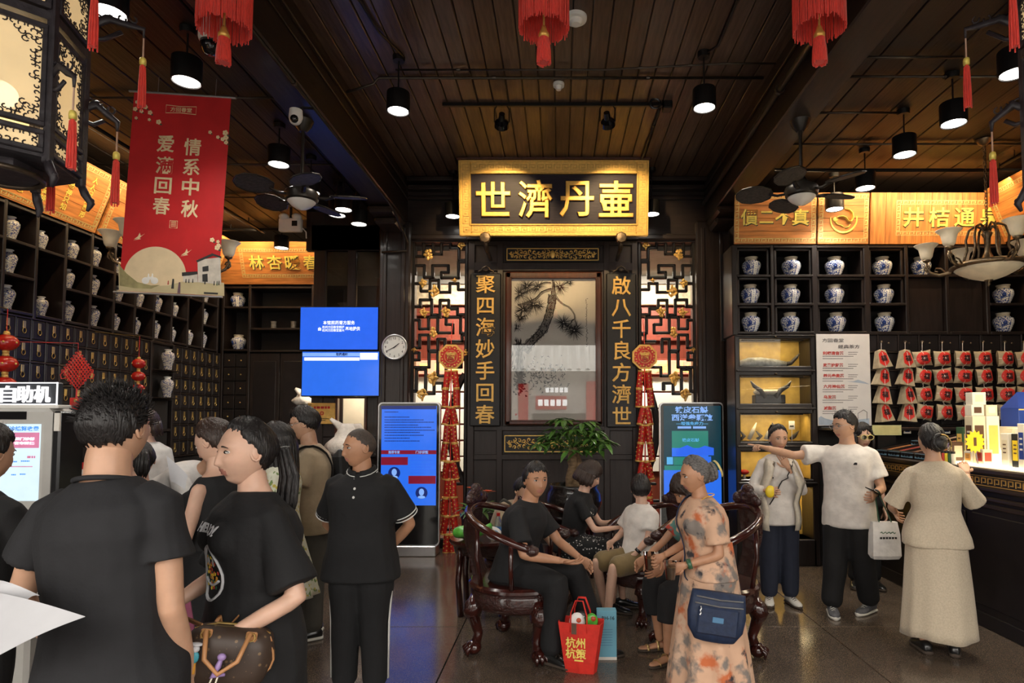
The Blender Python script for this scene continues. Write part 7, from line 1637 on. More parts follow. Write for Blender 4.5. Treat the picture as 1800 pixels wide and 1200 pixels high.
def hand(m, w, d, nrm, side, s=1, curl=.4, mode='relax'):
    """w wrist, d pointing direction, nrm palm normal; thumb on +across*side"""
    d = d.normalized(); nrm = (nrm - d * nrm.dot(d)); nrm = nrm.normalized() if nrm.length > .01 else d.orthogonal(); ac = d.cross(nrm) * side
    m.rings([ell_ring(w + d * u * s, ac, nrm, a * s, b * s, 12, 2.4) for u, a, b in ((-.02, .024, .02), (.01, .026, .019), (.04, .037, .017), (.07, .041, .015), (.088, .04, .012), (.096, .032, .008))])
    for k in range(4):
        L = (.072, .08, .074, .058)[k] * s; b = w + d * (.088 - .004 * abs(k - 1)) * s + ac * (.03 - .02 * k) * s; c = curl * (.9 + .12 * k)
        if mode == 'point': c = .05 if k == 0 else 1.25
        pts = [b]; dd = d.copy()
        for g in range(3): dd = (Matrix.Rotation(c, 3, d.cross(nrm)) if False else Matrix.Rotation(c * (1 if g else .7), 3, nrm.cross(d) * -1)) @ dd; pts.append(pts[-1] + dd * L * (.42, .32, .26)[g])
        m.tube(pts + [pts[-1] + dd * .004 * s], [.0092 * s, .0088 * s, .0078 * s, .0066 * s, .003 * s], 7)
    b = w + d * .025 * s + ac * .028 * s; t1 = (d * .6 + ac * .75 + nrm * .25 * (1 + curl)).normalized(); t2 = (d * .85 + ac * .25 + nrm * .35 * (1 + curl)).normalized(); m.tube([b - t1 * .012 * s, b + t1 * .03 * s, b + t1 * .03 * s + t2 * .028 * s, b + t1 * .03 * s + t2 * .05 * s], [.013 * s, .0115 * s, .0095 * s, .0045 * s], 7)
KS = [(0, .62), (.2, .55), (.36, .5), (.44, .1), (.5, .0), (.56, -.2), (.7, -.42), (1, -.5)]; KF = [(0, .66), (.2, .5), (.36, .2), (.45, -.2), (.6, -.55), (1, -.72)]; KB = [(0, .35), (.2, .3), (.33, -.05), (.42, -.6), (.6, -.75), (1, -.8)]
KP = [(0, .82), (.2, .75), (.32, .64), (.43, .34), (.5, .14), (.56, -.15), (.66, -.45), (1, -.66)]
def person(label, x, y, face, H=1.7, g=1.0, fem=0, skin='skin_mid', hair=('short', 'hair_black'), top=None, bot=None, shoe=('shoe_black', 'sole_dark'), pz=None, base=0, lean=0, side=0, twist=0, head=(0, 0, 0), aL=None, aR=None, lL=None, lR=None, hL='relax', hR='relax', sleeve=None, look=0, vox=None, glasses=None, eyes=True, hs=1.07, belly=0, hdL=None, hdR=None):
    k = H / 1.7; vox = vox or max(.0065, .0019 * y + .0035); F = V(math.cos(math.radians(face)), math.sin(math.radians(face)), 0); R = V(F.y, -F.x, 0); U = V(0, 0, 1)
    t = thing('person', label, 'person', (x, y, base)); O = V(x, y, base); P = O + U * (pz or .9 * k)
    le, si, tw = math.radians(lean), math.radians(side), math.radians(twist)
    sp = (U * math.cos(le) + F * math.sin(le) + R * math.sin(si)).normalized(); tf = (F * math.cos(le) - U * math.sin(le)); tr = Matrix.Rotation(tw, 3, sp) @ R; tr = (tr - sp * tr.dot(sp)).normalized(); tf2 = sp.cross(tr) ; tf2 = tf2 if tf2.dot(tf) > 0 else -tf2
    L = .53 * k; SW = (.146 if fem else .168) * k * (.6 + .4 * g); hipw = (.168 if fem else .16) * g * k
    rings = [(-.17, hipw * .75, .09), (-.06, hipw, .112), (.08, hipw * 1.0, .118 + belly * .5), (.3, (.132 if fem else .147) * g * k, .1 + belly), (.5, (.14 if fem else .16) * g * k, .112 + belly * .6), (.68, (.15 if fem else .174) * g * k, .122), (.82, (.146 if fem else .17) * g * k, .104), (.91, .118 * k, .082), (.97, .08 * k, .068), (1.02, .06 * k, .06)]
    def torso(m, e0, t0=-.2, t1=1.01, flare=0):
        rr = []
        ts = sorted(set([t0] + [a for a, _, _ in rings if t0 < a < t1] + [t1]))
        for u in ts:
            e = e0 * (1 - max(0, min(1, (u - .8) / .16)) * .75) if e0 > 0 else e0
            rx = np.interp(u, [a for a, _, _ in rings], [b for _, b, _ in rings]); ry = np.interp(u, [a for a, _, _ in rings], [c * k * (.55 + .45 * g) for _, _, c in rings]); fl = flare * max(0, .35 - u); rx = max(rx, hipw * top_w) if e > 0 and u < 0 else rx; ry = max(ry, .125 * k * (.55 + .45 * g)) if e > 0 and u < 0 else ry
            f_ = min(1, max(0, (u + .1) / .5)); a_ = (R * (1 - f_) + tr * f_).normalized(); b_ = (F * (1 - f_) + tf2 * f_).normalized(); rr.append(ell_ring(P + sp * u * L, a_, b_, rx + e + fl, ry + e + fl, 18, 2.3))
        m.rings(rr)
        if fem:
            for s in (-1, 1): m.ell(P + sp * .66 * L + tr * s * .07 * k + tf2 * (.085 * k + e0 * .6), (.062 + e0 * .4) * k)
    N = P + sp * L; nd = (sp * .5 + U * .5 + tf2 * .12).normalized(); HC = N + nd * .138 * k
    yw, pt, rl = (math.radians(a) for a in head); hf = Matrix.Rotation(yw, 3, U) @ V(tf2.x, tf2.y, 0).normalized(); hr = V(hf.y, -hf.x, 0); q = Matrix.Rotation(-pt, 3, hr); hf = q @ hf; hu = q @ U; rr_ = Matrix.Rotation(rl, 3, hf); hr, hu = rr_ @ hr, rr_ @ hu; HC = HC + V(hf.x, hf.y, 0) * .02 * k + (hf * .02 * math.sin(-pt))
    sc = k * hs if H > 1.45 else k * hs * 1.12; HX = Matrix.Translation(HC) @ Matrix((hr, hf, hu)).transposed().to_4x4() @ Matrix.Scale(sc, 4)
    # arms
    arms = {}
    for s, a, nm in ((-1, aL, 'L'), (1, aR, 'R')):
        sh = P + sp * .81 * L + tr * s * SW; a = a or ((.05, -.02, -.28), (.06, .05, -.52)); o = tr * s; loc = lambda v: sh + (o * v[0] + F * v[1] + U * v[2]) * k
        arms[nm] = (sh, loc(a[0]), loc(a[1]), s)
    legs = {}
    for s, a, nm in ((-1, lL, 'L'), (1, lR, 'R')):
        hp = P + R * s * .082 * k - U * .02; a = a or ((.09, .01, .48), (.1, 0, .08)); lo = lambda v: O + (R * s * v[0] + F * v[1]) * k + U * v[2] * k
        legs[nm] = (hp, lo(a[0]), lo(a[1]), s)
    top_w = 1; m = MB(); torso(m, -.012); limb(m, [N - sp * .06, N + (HC - N) * .35, HC - hu * .03 * k], [.062 * k, (.052 if fem else .06) * k, .055 * k], 14)
    ag = (.86 if fem else 1) * (.5 + .5 * g)
    for sh, el, wr, s in arms.values(): limb(m, [sh - (el - sh) * .0, sh.lerp(el, .5), el, el.lerp(wr, .4), wr], [.05 * k * ag, .045 * k * ag, .037 * k * ag, .037 * k * ag, .025 * k * ag], 12)
    for hp, kn, an, s in legs.values(): limb(m, [hp, hp.lerp(kn, .5), kn, kn.lerp(an, .35), an], [.08 * k * g, .072 * k * g, .052 * k, .052 * k, .033 * k], 12)
    co, no, fs = remesh(m, vox, 8); b = MB(); b.add(co.tolist(), fs)
    add_head(b, HX, fem, eyes, look, 1 if y < 5 else 0)
    for nm, mode, hd in (('L', hL, hdL), ('R', hR, hdR)):
        sh, el, wr, s = arms[nm]; d = (wr - el).normalized()
        if hd: d = (R * hd[0] * s + F * hd[1] + U * hd[2]).normalized()
        nr = {'relax': -tr * s, 'grip': -tr * s, 'up': U, 'down': -U, 'point': -U, 'in': F * -1, 'face': -hf}[mode]; hand(b, wr, d, nr, -s if mode != 'up' else s, k * .98, {'relax': .35, 'grip': .95, 'up': .3, 'down': .3, 'point': 1.2, 'in': .3, 'face': .25}[mode], 'point' if mode == 'point' else 'relax')
    b.build('body', [skin, 'lip', 'eye_white', 'eye_dark', 'brow'], t, smooth=True)
    bv = so = None
    if top:
        sl, e, hem, mt = top.get('sleeve', .55), top.get('ease', .022), top.get('hem', -.12), top['mat']; m = MB(); top_w = 1.1; torso(m, e, hem, top.get('neck', .975), top.get('flare', .03)); top_w = 1
        for sh, el, wr, s in arms.values():
            if sl <= 0: limb(m, [sh - tr * s * .04, sh - tr * s * .02], [.05 * k, .045 * k], 10); continue
            w = top.get('wide', 1.35); c0 = sh - tr * s * .05 * k + sp * .02 * k
            if sl <= 1: e2 = sh.lerp(el, sl); m.tube([c0 + sp * .0, sh, sh.lerp(el, sl * .6), e2], [.058 * k * ag, .062 * k * ag, .05 * k * ag * (w * .6 + .5), .05 * k * ag * w * 1.08], 14)
            else: e2 = el.lerp(wr, sl - 1); m.tube([c0, sh, sh.lerp(el, .5), el, el.lerp(e2, .5), e2], [.058 * k * ag, .062 * k * ag, .05 * k * ag * (w * .5 + .6), .046 * k * ag * w, .044 * k * ag * w, .036 * k * ag * w], 14)
        co, no, fs = remesh(m, vox, 5); co = folds(co, no, top.get('fold', .004), 9, x * 3); bv = BVHTree.FromPolygons(co.tolist(), fs); so = MB().add(co.tolist(), fs).build(top.get('name', 'shirt'), mt, t, smooth=True)
        if top.get('collar'):
            cm = MB(); cc = P + sp * .966 * L + tf2 * .004; cm.tube([cc + tr * .082 * k * math.cos(q * PI / 10) + tf2 * .074 * k * math.sin(q * PI / 10) - sp * .018 * math.sin(q * PI / 10) for q in range(20)], .008, 6, closed=True); cm.build('collar', top['collar'], so, smooth=True)
    if bot:
        m = MB(); kd = bot['kind']; mt = bot['mat']
        if kd in ('pants', 'shorts'):
            torso(m, .018, -.2, .28); en = bot.get('len', .93); w = bot.get('w', 1.0)
            for hp, kn, an, s in legs.values():
                if kd == 'pants': e2 = kn.lerp(an, en); limb(m, [hp, hp.lerp(kn, .5), kn, kn.lerp(an, .5), e2], [.1 * k * g, .092 * k * g * w, .078 * k * w, .072 * k * w, .068 * k * w], 14)
                else: e2 = hp.lerp(kn, en); limb(m, [hp, hp.lerp(e2, .6), e2], [.1 * k * g, .098 * k * g, .098 * k * g], 14)
            co, no, fs = remesh(m, vox, 5); co = folds(co, no, .004, 7, x); MB().add(co.tolist(), fs).build('trousers' if kd == 'pants' else 'shorts', mt, t, smooth=True)
        elif kd == 'skirt':
            z1, r1, r0, pl, z0 = bot['hem'], bot['r'], hipw + .035, bot.get('pleat', .02), P.z + bot.get('up', .12) * k; n = 72; RR = []
            for i in range(15):
                u = i / 14; z = z0 + (z1 - z0) * u; rx = np.interp(u, [0, .2, 1], [(.15 * g + .02) * k, r0, r1]); ry = np.interp(u, [0, .2, 1], [(.12 * g + .02) * k, r0 * .8, r1 * .85])
                RR.append([(P.x + R.x * (rx + pl * u * math.sin(q * 2 * PI / n * 9 + 2 * math.sin(u * 3 + x))) * math.cos(2 * PI * q / n) + F.x * (ry + pl * u * math.sin(q * 2 * PI / n * 9)) * math.sin(2 * PI * q / n), P.y + R.y * (rx + pl * u * math.sin(q * 2 * PI / n * 9 + 2 * math.sin(u * 3 + x))) * math.cos(2 * PI * q / n) + F.y * (ry + pl * u * math.sin(q * 2 * PI / n * 9)) * math.sin(2 * PI * q / n), z + .01 * math.sin(q * .3)) for q in range(n)])
            MB().rings(RR, caps=(True, True)).build('skirt', mt, t, smooth=True)
        elif kd == 'lap':
            torso(m, .02, -.15, .3)
            for hp, kn, an, s in legs.values(): limb(m, [hp, hp.lerp(kn, .5), hp.lerp(kn, .92)], [.12 * k, .115 * k, .1 * k], 14)
            hp, kn, _, _ = legs['L']; h2, k2, _, _ = legs['R']; limb(m, [(hp + h2) / 2, (hp + h2).lerp(kn + k2, .85) / 2 - U * .02], [.12 * k, .1 * k], 14); co, no, fs = remesh(m, vox, 6); co = folds(co, no, .004, 8, x); MB().add(co.tolist(), fs).build('skirt', mt, t, smooth=True)
    if shoe:
        for hp, kn, an, s in legs.values():
            hd = bot.get('toe', 12) if bot else 12; fd = Matrix.Rotation(math.radians(-hd * s), 3, U) @ F; sd = V(fd.y, -fd.x, 0); z0 = O.z if an.z - O.z < .14 * k else an.z - .085 * k; c0 = V(an.x, an.y, z0)
            def sring(u, w, h, lo): return [tuple(c0 + fd * u * k + sd * w * k * math.cos(a) + U * k * (lo + (h - lo) * (.5 + .5 * math.copysign(abs(math.sin(a)) ** .7, math.sin(a))))) for a in (2 * PI * q / 14 for q in range(14))]
            if shoe[0].startswith('sandal'):
                o = MB().rings([sring(u, w, .022, 0) for u, w in ((-.07, .025), (-.04, .033), (.05, .038), (.12, .043), (.165, .03), (.18, .012))]).build('shoe', shoe[1], t, smooth=True); MB().rings([sring(u, w, h, .018) for u, w, h in ((-.065, .022, .05), (-.03, .03, .075), (.03, .032, .06), (.1, .038, .04), (.15, .03, .035), (.172, .012, .03))]).build('foot', skin, t, smooth=True)
                for u, h in ((.1, .048), (.02, .075), (-.03, .085)): MB().tube([c0 + fd * u * k + sd * .042 * k * math.cos(q * PI / 6) + U * (.015 + (h - .015) * math.sin(q * PI / 6)) * k for q in range(7)], [(.004, .011)] * 7, 6).build('strap', shoe[0], o, smooth=True)
            else:
                o = MB().rings([sring(u, w, h, .012) for u, w, h in ((-.078, .02, .06), (-.065, .033, .085), (-.03, .037, .095), (.02, .038, .088), (.06, .041, .07), (.11, .044, .055), (.15, .038, .047), (.185, .014, .036))]).build('shoe', shoe[0], t, smooth=True); MB().rings([sring(u, w, .028, 0) for u, w in ((-.084, .02), (-.07, .037), (-.03, .041), (.05, .043), (.11, .048), (.155, .042), (.192, .016))]).build('sole', shoe[1], o, smooth=True)
                m = MB()
                for q in range(4): u = .03 + q * .022; h = .087 - q * .009; m.tube([c0 + fd * (u + .006 * w_) * k + sd * .024 * k * w_ + U * (h + .003 - .012 * abs(w_)) * k for w_ in (-1, 0, 1)], .003, 5)
                m.build('laces', shoe[1], o)
    # hair
    st, hm = hair[0], hair[1]; m = MB(); rng = random.Random(int(abs(x) * 1000))
    def HP(a, b, c): return HX @ V(a, b, c)
    if st == 'shaved': hair_cap(m, HX, [(0, .68), (.25, .6), (.4, .4), (.5, .1), (.6, -.2), (1, -.4)], .002, x, .0)
    elif st == 'short':
        hair_cap(m, HX, KS, hair[2] if len(hair) > 2 else .012, x, .0022)
        for q in range(hair[3] if len(hair) > 3 else 90):
            a = rng.uniform(0, 2 * PI); e = math.acos(rng.uniform(.05, 1)); d = V(math.sin(e) * math.sin(a), math.sin(e) * math.cos(a), math.cos(e)); c = V(d.x * .08, d.y * .097, d.z * .117 + .006); w = V(rng.uniform(-.2, .2), rng.uniform(-.5, -.2), .5 * d.z - .1)
            if d.y > .5 and d.z < .6: continue
            m.tube([HX @ c, HX @ (c + (d + w * .5).normalized() * .01), HX @ (c + (d * .8 + w).normalized() * .026)], [.0016, .0013, .0003], 4)
    else:
        keys = KB if st == 'bob' else KP if st in ('pony', 'bun') else KF; hair_cap(m, HX, keys, .02 if st in ('bob', 'long') else .011, x, .003)
        if st in ('long', 'bob'):
            Lh = hair[2]
            for q in range(30):
                u = q / 29; a = math.radians(62 + 236 * u); r = .09 + .012 * rng.random(); e = Lh * rng.uniform(.85, 1.05); b0 = V(r * .92 * math.sin(a), r * 1.05 * math.cos(a) - .005, .03)
                w0 = .93 if st == 'long' else .98; p = [HX @ b0, HX @ V(b0.x * 1.08, b0.y * 1.05, -.04)]; p += [p[1] + U * -e * .5 * sc - V(hf.x, hf.y, 0) * .012, p[1] + U * -e * sc + V(rng.uniform(-.015, .015), rng.uniform(-.015, .015), 0) - V(hf.x, hf.y, 0) * .015]
                m.tube(p, [.014, .018, .016, .005], 6)
        if st == 'pony':
            zt, Lh = hair[3] if len(hair) > 3 else .02, hair[2]; p0 = HP(0, -.105, zt)
            for q in range(14):
                a = q * 2.4; r = .018 * math.sqrt((q + 1) / 14); o = V(r * math.cos(a), r * math.sin(a), 0); bk = -V(hf.x, hf.y, 0).normalized()
                m.tube([p0 - bk * .03 + o * .5, p0 + bk * .03 + o + U * .008, p0 + bk * .06 + o * 1.7 - U * .35 * Lh, p0 + bk * .05 + o * 2 - U * .7 * Lh, p0 + bk * .045 + o * 1.2 - U * Lh * rng.uniform(.9, 1.05)], [.009, .012, .013, .011, .002], 6)
        if st == 'bun':
            p0 = HP(0, -.1, hair[2]); m.ell(p0, .055 * sc, .05 * sc, .06 * sc, 16, 12)
            for q in range(7): m.tube([p0 + (hr * .05 * math.cos(a + q) - hf * .03 * math.sin(q) + hu * .055 * math.sin(a + q)) * sc for a in (0, .6, 1.2, 1.8, 2.4)], [.008, .012, .013, .012, .006], 6)
        for q in range(10 if st not in ('pony', 'bun') else 0): a = math.radians(rng.uniform(-70, 70)); b0 = V(.082 * math.sin(a), .096 * math.cos(a), .075); m.tube([HX @ b0, HX @ V(b0.x * 1.12, b0.y * .98, .045), HX @ V(.082 * math.copysign(1, a), b0.y * .6, .0)], [.004, .005, .002], 5)
    m.build('hair', hm, t, smooth=True)
    if glasses:
        m = MB(); gm = glasses
        rr = .021 if gm != 'sun' else .027
        for s in (-1, 1):
            m.tube([HP(s * .032 + rr * 1.1 * math.cos(q * PI / 8), .098, .006 + rr * .9 * math.sin(q * PI / 8)) for q in range(16)], .0016 if gm != 'sun' else .005, 5, closed=True); m.tube([HP(s * (.032 + rr), .098, .01), HP(s * .076, .08, .012), HP(s * .078, .0, .012)], .0016 if gm != 'sun' else .003, 5)
        m.tube([HP(-.012, .1, .008), HP(0, .103, .011), HP(.012, .1, .008)], .0016, 5); gl = m.build('glasses', 'steel' if gm != 'sun' else 'pale_gold', t)
        if gm == 'sun':
            for s in (-1, 1): MB().prism([(rr * 1.1 * math.cos(q * PI / 8), rr * .9 * math.sin(q * PI / 8)) for q in range(16)], -.001, .001, HX @ Matrix.Translation((s * .032, .098, .006))).build('dark_lens', 'black_gloss', gl)
    return dict(t=t, P=P, N=N, sp=sp, tr=tr, tf=tf2, F=F, R=R, arms=arms, legs=legs, HX=HX, k=k, L=L, HC=HC, bv=bv, shirt=so)
def pxX(px, Y): return (px - CX) * Y / FPX
def wristband(pp, nm, arm, mt, name):
    sh, el, wr, s = pp['arms'][arm]; d = (wr - el).normalized(); c = wr - d * .03
    MB().tube([c - d * .012, c + d * .012], .034 * pp['k'], 14).build(name, mt, pp['t'], smooth=True)
A = {}
A['p1'] = person('broad man in a charcoal T-shirt seen from behind with papers', pxX(212, 1.95), 1.95, 88, 1.81, .93, side=-4, hair=('short', 'hair_black', .006, 700), top=dict(mat='tee_charcoal', sleeve=.52, ease=.026, hem=-.22, fold=.006, collar='tee_charcoal', wide=1.45), bot=dict(kind='pants', mat='pants_olive'), skin='skin_mid', aR=((.04, .0, -.3), (.02, .12, -.54)), aL=((.12, .03, -.25), (.08, .16, -.46)), hL='grip', head=(2, 6, 0))
A['p2'] = person('woman in black T-shirt with ponytail and handbag looking aside', pxX(452, 2.42), 2.42, 226, 1.70, 1.12, 1, 'skin_fair', ('pony', 'hair_black', .3, .0), dict(mat='tee_black', sleeve=.85, ease=.03, hem=-.45, fold=.007, wide=1.75), dict(kind='pants', mat='pants_black', w=1.1), head=(2, 2, 0), aL=((.12, -.06, -.28), (.06, .2, -.4)), aR=((.06, .06, -.26), (.05, .24, -.36)), hL='relax', hR='grip', look=.2)
A['p3'] = person('man in black polo shirt with shaved head, hands behind his back', pxX(640, 3.85), 3.85, -92, 1.645, 1.12, 0, 'skin_tan', ('shaved', 'hair_stubble'), dict(mat='polo_black', sleeve=.75, ease=.03, hem=-.3, fold=.004, wide=1.5), dict(kind='pants', mat='pants_black', w=1.15), ('shoe_white', 'sole_white'), head=(-48, 3, 0), aL=((.1, -.12, -.27), (-.08, -.2, -.46)), aR=((.1, -.12, -.27), (-.08, -.22, -.44)), belly=.02)
A['p4'] = person('tall young man in a beige T-shirt with a backpack strap', pxX(555, 4.9), 4.9, 200, 1.8, .98, 0, 'skin_mid', ('short', 'hair_black'), dict(mat='tee_beige', sleeve=.75, ease=.045, hem=-.25, fold=.006, wide=1.7), dict(kind='pants', mat='pants_olive', w=1.2), ('shoe_black', 'sole_white'), head=(-8, 14, 0), aL=((.06, .1, -.26), (.0, .3, -.2)), aR=((.04, .12, -.26), (.02, .32, -.2)), glasses='thin', lean=4)
A['p5'] = person('girl with long black hair in a pale floral dress', pxX(497, 4.4), 4.4, 185, 1.66, .92, 1, 'skin_fair', ('long', 'hair_black', .3), dict(mat='floral_girl', sleeve=.5, ease=.02, hem=-.05, name='dress_bodice'), dict(kind='skirt', mat='floral_girl', hem=.45, r=.3), ('shoe_white', 'sole_white'), head=(10, 10, 0))
A['p6'] = person('woman in a sleeveless black top looking down at her phone', pxX(388, 3.35), 3.35, 172, 1.70, .92, 1, 'skin_fair', ('pony', 'hair_brown', .1, -.05), dict(mat='tee_black', sleeve=0, ease=.014, hem=-.2, neck=.93, name='sleeveless_top'), dict(kind='skirt', mat='tee_black', hem=.5, r=.3), head=(0, 26, 0), aL=((.04, .05, -.28), (-.03, .26, -.14)), aR=((.04, .08, -.27), (-.04, .28, -.14)), hL='up', hR='up')
MB().box(-4.9, -2.4, 4.75, 5.75, 0, .14, .01).build('platform', 'dark_wood_x', kind='structure', label='low dark platform behind the dispensary counter')
A['p7'] = person('pharmacist in a white shirt bending over the counter', pxX(278, 5.05), 5.05, -12, 1.7, 1.05, 0, 'skin_mid', ('short', 'hair_black'), dict(mat='shirt_white', sleeve=.8, ease=.03, hem=-.25, fold=.006, wide=1.6), dict(kind='pants', mat='pants_black'), base=.14, lean=62, head=(0, 40, 0), aL=((.02, .1, -.28), (-.02, .2, -.5)), aR=((.04, .16, -.24), (.0, .34, -.42)))
A['p8'] = person('pharmacist with glasses in a white coat facing the queue', pxX(262, 5.35), 5.35, -80, 1.63, 1, 1, 'skin_fair', ('bob', 'hair_brown', .06), dict(mat='shirt_white', sleeve=1.7, ease=.03, hem=-.5), dict(kind='pants', mat='pants_black'), base=.14, head=(-8, 6, 0), glasses='thin')
A['p9'] = person('girl with a short black ponytail in front of the counter', pxX(250, 3.95), 3.95, 120, 1.55, .9, 1, 'skin_fair', ('pony', 'hair_black', .16, .03), dict(mat='tee_black', sleeve=.6), dict(kind='pants', mat='pants_navy'), head=(10, 18, 0))
A['p10'] = person('pharmacist in a white coat half hidden behind the kiosk', pxX(112, 5.2), 5.2, 215, 1.58, .95, 1, 'skin_mid', ('bob', 'hair_black', .1), dict(mat='shirt_white', sleeve=1.6, hem=-.5), dict(kind='pants', mat='pants_black'), base=.14, head=(0, 30, 0))
A['p11'] = person('person in black at the picture edge using the kiosk screen', pxX(-38, 2.55), 2.55, 80, 1.68, 1, 0, 'skin_mid', ('short', 'hair_black'), dict(mat='tee_black', sleeve=.9), dict(kind='pants', mat='pants_black'), aR=((.06, .12, -.22), (.04, .38, -.1)), hR='point', head=(0, 10, 0))
def sit(kz=.5, kf=.42, af=.45, spread=.13, az=.085): return ((spread, kf, kz), (spread, af, az))
A['s1'] = person('seated man in a black T-shirt looking at the camera', pxX(905, 4.62), 4.62, -22, 1.72, 1.02, 0, 'skin_tan', ('short', 'hair_black'), dict(mat='tee_black', sleeve=.75, ease=.028, hem=-.12, fold=.005, wide=1.5), dict(kind='pants', mat='pants_black', w=1.15), pz=.59, lean=14, head=(-42, 2, 0), aL=((.04, .16, -.24), (-.02, .36, -.34)), aR=((.1, .1, -.25), (-.04, .32, -.3)), hL='relax', hR='up', lL=sit(.56, .44, .6, .12), lR=sit(.55, .4, .36, .16))
A['s2'] = person('person in a beige shirt with a strap bending at the tea table', pxX(880, 6.05), 6.05, -50, 1.66, 1, 0, 'skin_mid', ('short', 'hair_black'), dict(mat='tee_beige', sleeve=.8, ease=.03, hem=-.12, fold=.005), dict(kind='pants', mat='pants_navy'), pz=.5, lean=38, head=(0, 30, 0), lL=sit(), lR=sit(), aL=((.02, .2, -.2), (0, .34, -.3)), aR=((.04, .2, -.2), (0, .34, -.3)))
A['s3'] = person('seated woman in black top and dotted skirt reading her phone', pxX(1000, 5.65), 5.65, -12, 1.63, .92, 1, 'skin_fair', ('bob', 'hair_brown', .04), dict(mat='tee_black', sleeve=.6, ease=.02, hem=-.1), dict(kind='lap', mat='dots'), pz=.56, lean=16, head=(6, 24, 0), aL=((.02, .16, -.24), (-.02, .4, -.2)), aR=((.06, .16, -.24), (-.06, .4, -.22)), hL='up', hR='up', lL=sit(.53, .46, .5, .07), lR=sit(.53, .46, .42, .09))
A['s4'] = person('boy in white polo and khaki shorts looking away', pxX(1122, 5.27), 5.27, 212, 1.42, 1.1, 0, 'skin_fair', ('short', 'hair_black'), dict(mat='tee_white', sleeve=.7, ease=.02, hem=-.1, wide=1.6, collar='tee_white'), dict(kind='shorts', mat='shorts_khaki', len=.88), ('sandal_black', 'sole_dark'), pz=.54, lean=-4, head=(-125, 0, 0), aL=((.05, .1, -.22), (-.02, .2, -.36)), aR=((.08, .05, -.24), (.02, .22, -.3)), lL=sit(.5 / .835, .42, .5, .12, .09), lR=sit(.5 / .835, .42, .3, .16, .09))
A['s5'] = person('seated short haired woman in red floral looking down', pxX(1240, 4.6), 4.6, 200, 1.58, 1, 1, 'skin_tan', ('bob', 'hair_brown', .02), dict(mat='red_floral', sleeve=.6, ease=.025, hem=-.1), dict(kind='pants', mat='skirt_black', w=1.25, len=.45), ('sandal_gold', 'sole_dark'), pz=.57, lean=16, head=(0, 34, 0), aL=((.04, .18, -.2), (0, .36, -.3)), aR=((.04, .18, -.2), (0, .36, -.3)), lL=sit(.52, .42, .44), lR=sit(.52, .42, .36))
A['s6'] = person('elderly woman in a peach floral dress holding plastic cups', pxX(1242, 3.75), 3.75, 192, 1.475, 1.12, 1, 'skin_tan', ('bun', 'hair_grey', -.005), dict(mat='floral_dress', sleeve=.75, ease=.03, hem=-.05, name='dress_bodice', wide=1.8, fold=.004), dict(kind='skirt', mat='floral_dress', hem=.08, r=.29, pleat=.018, up=.2), lean=6, head=(0, 12, 0), aL=((.07, -.02, -.27), (.0, .2, -.34)), aR=((.02, .06, -.27), (-.02, .24, -.34)), hL='grip', hR='grip')
A['r1'] = person('woman in white top and cream cardigan with hand at her mouth', pxX(1365, 5.74), 5.74, -95, 1.64, .9, 1, 'skin_mid', ('pony', 'hair_black', .1, .1), dict(mat='tee_white', sleeve=1.75, ease=.026, hem=-.28, fold=.005, wide=1.6, flare=0), dict(kind='pants', mat='pants_navy', w=1.2), ('shoe_white', 'sole_dark'), head=(5, 6, 0), aL=((.07, .04, -.26), (-.1, .2, -.02)), aR=((.1, .0, -.26), (.0, .2, -.24)), hL='face', hR='grip', hdL=(-.5, .3, .8))
A['r2'] = person('man in a white T-shirt and glasses pointing across the hall', pxX(1488, 5.45), 5.45, 235, 1.775, 1.06, 0, 'skin_mid', ('short', 'hair_black', .008, 60), dict(mat='tee_white', sleeve=.7, ease=.032, hem=-.34, fold=.006, wide=1.6, flare=0), dict(kind='pants', mat='pants_black', w=1.25, toe=-20), ('shoe_grey', 'sole_white'), head=(-42, 8, 0), aR=((.23, .16, -.02), (.4, .4, .05)), aL=((.08, .0, -.28), (.06, .24, -.3)), hR='point', hL='grip', glasses='thin', belly=.015, lL=((.1, .02, .48), (.12, -.12, .09)), lR=((.1, .06, .48), (.13, .1, .08)))
A['r3'] = person('woman with large sunglasses behind the pointing man', pxX(1512, 6.3), 6.3, -100, 1.64, .9, 1, 'skin_fair', ('long', 'hair_black', .2), dict(mat='tee_black', sleeve=.7), dict(kind='pants', mat='pants_black'), glasses='sun', head=(10, 5, 0))
A['r4'] = person('woman in a beige linen outfit seen from behind at the counter', pxX(1638, 4.55), 4.55, 72, 1.66, .98, 1, 'skin_mid', ('bun', 'hair_black', -.02), dict(mat='linen', sleeve=.95, ease=.028, hem=-.2, fold=.005, wide=1.8, flare=.05), dict(kind='skirt', mat='linen', hem=.13, r=.245, pleat=.008, up=.1), ('shoe_black', 'sole_dark'), head=(14, 8, 0), aR=((.16, .1, -.24), (.16, .34, -.02)), aL=((.14, .06, -.27), (.08, .22, -.34)), hR='down')
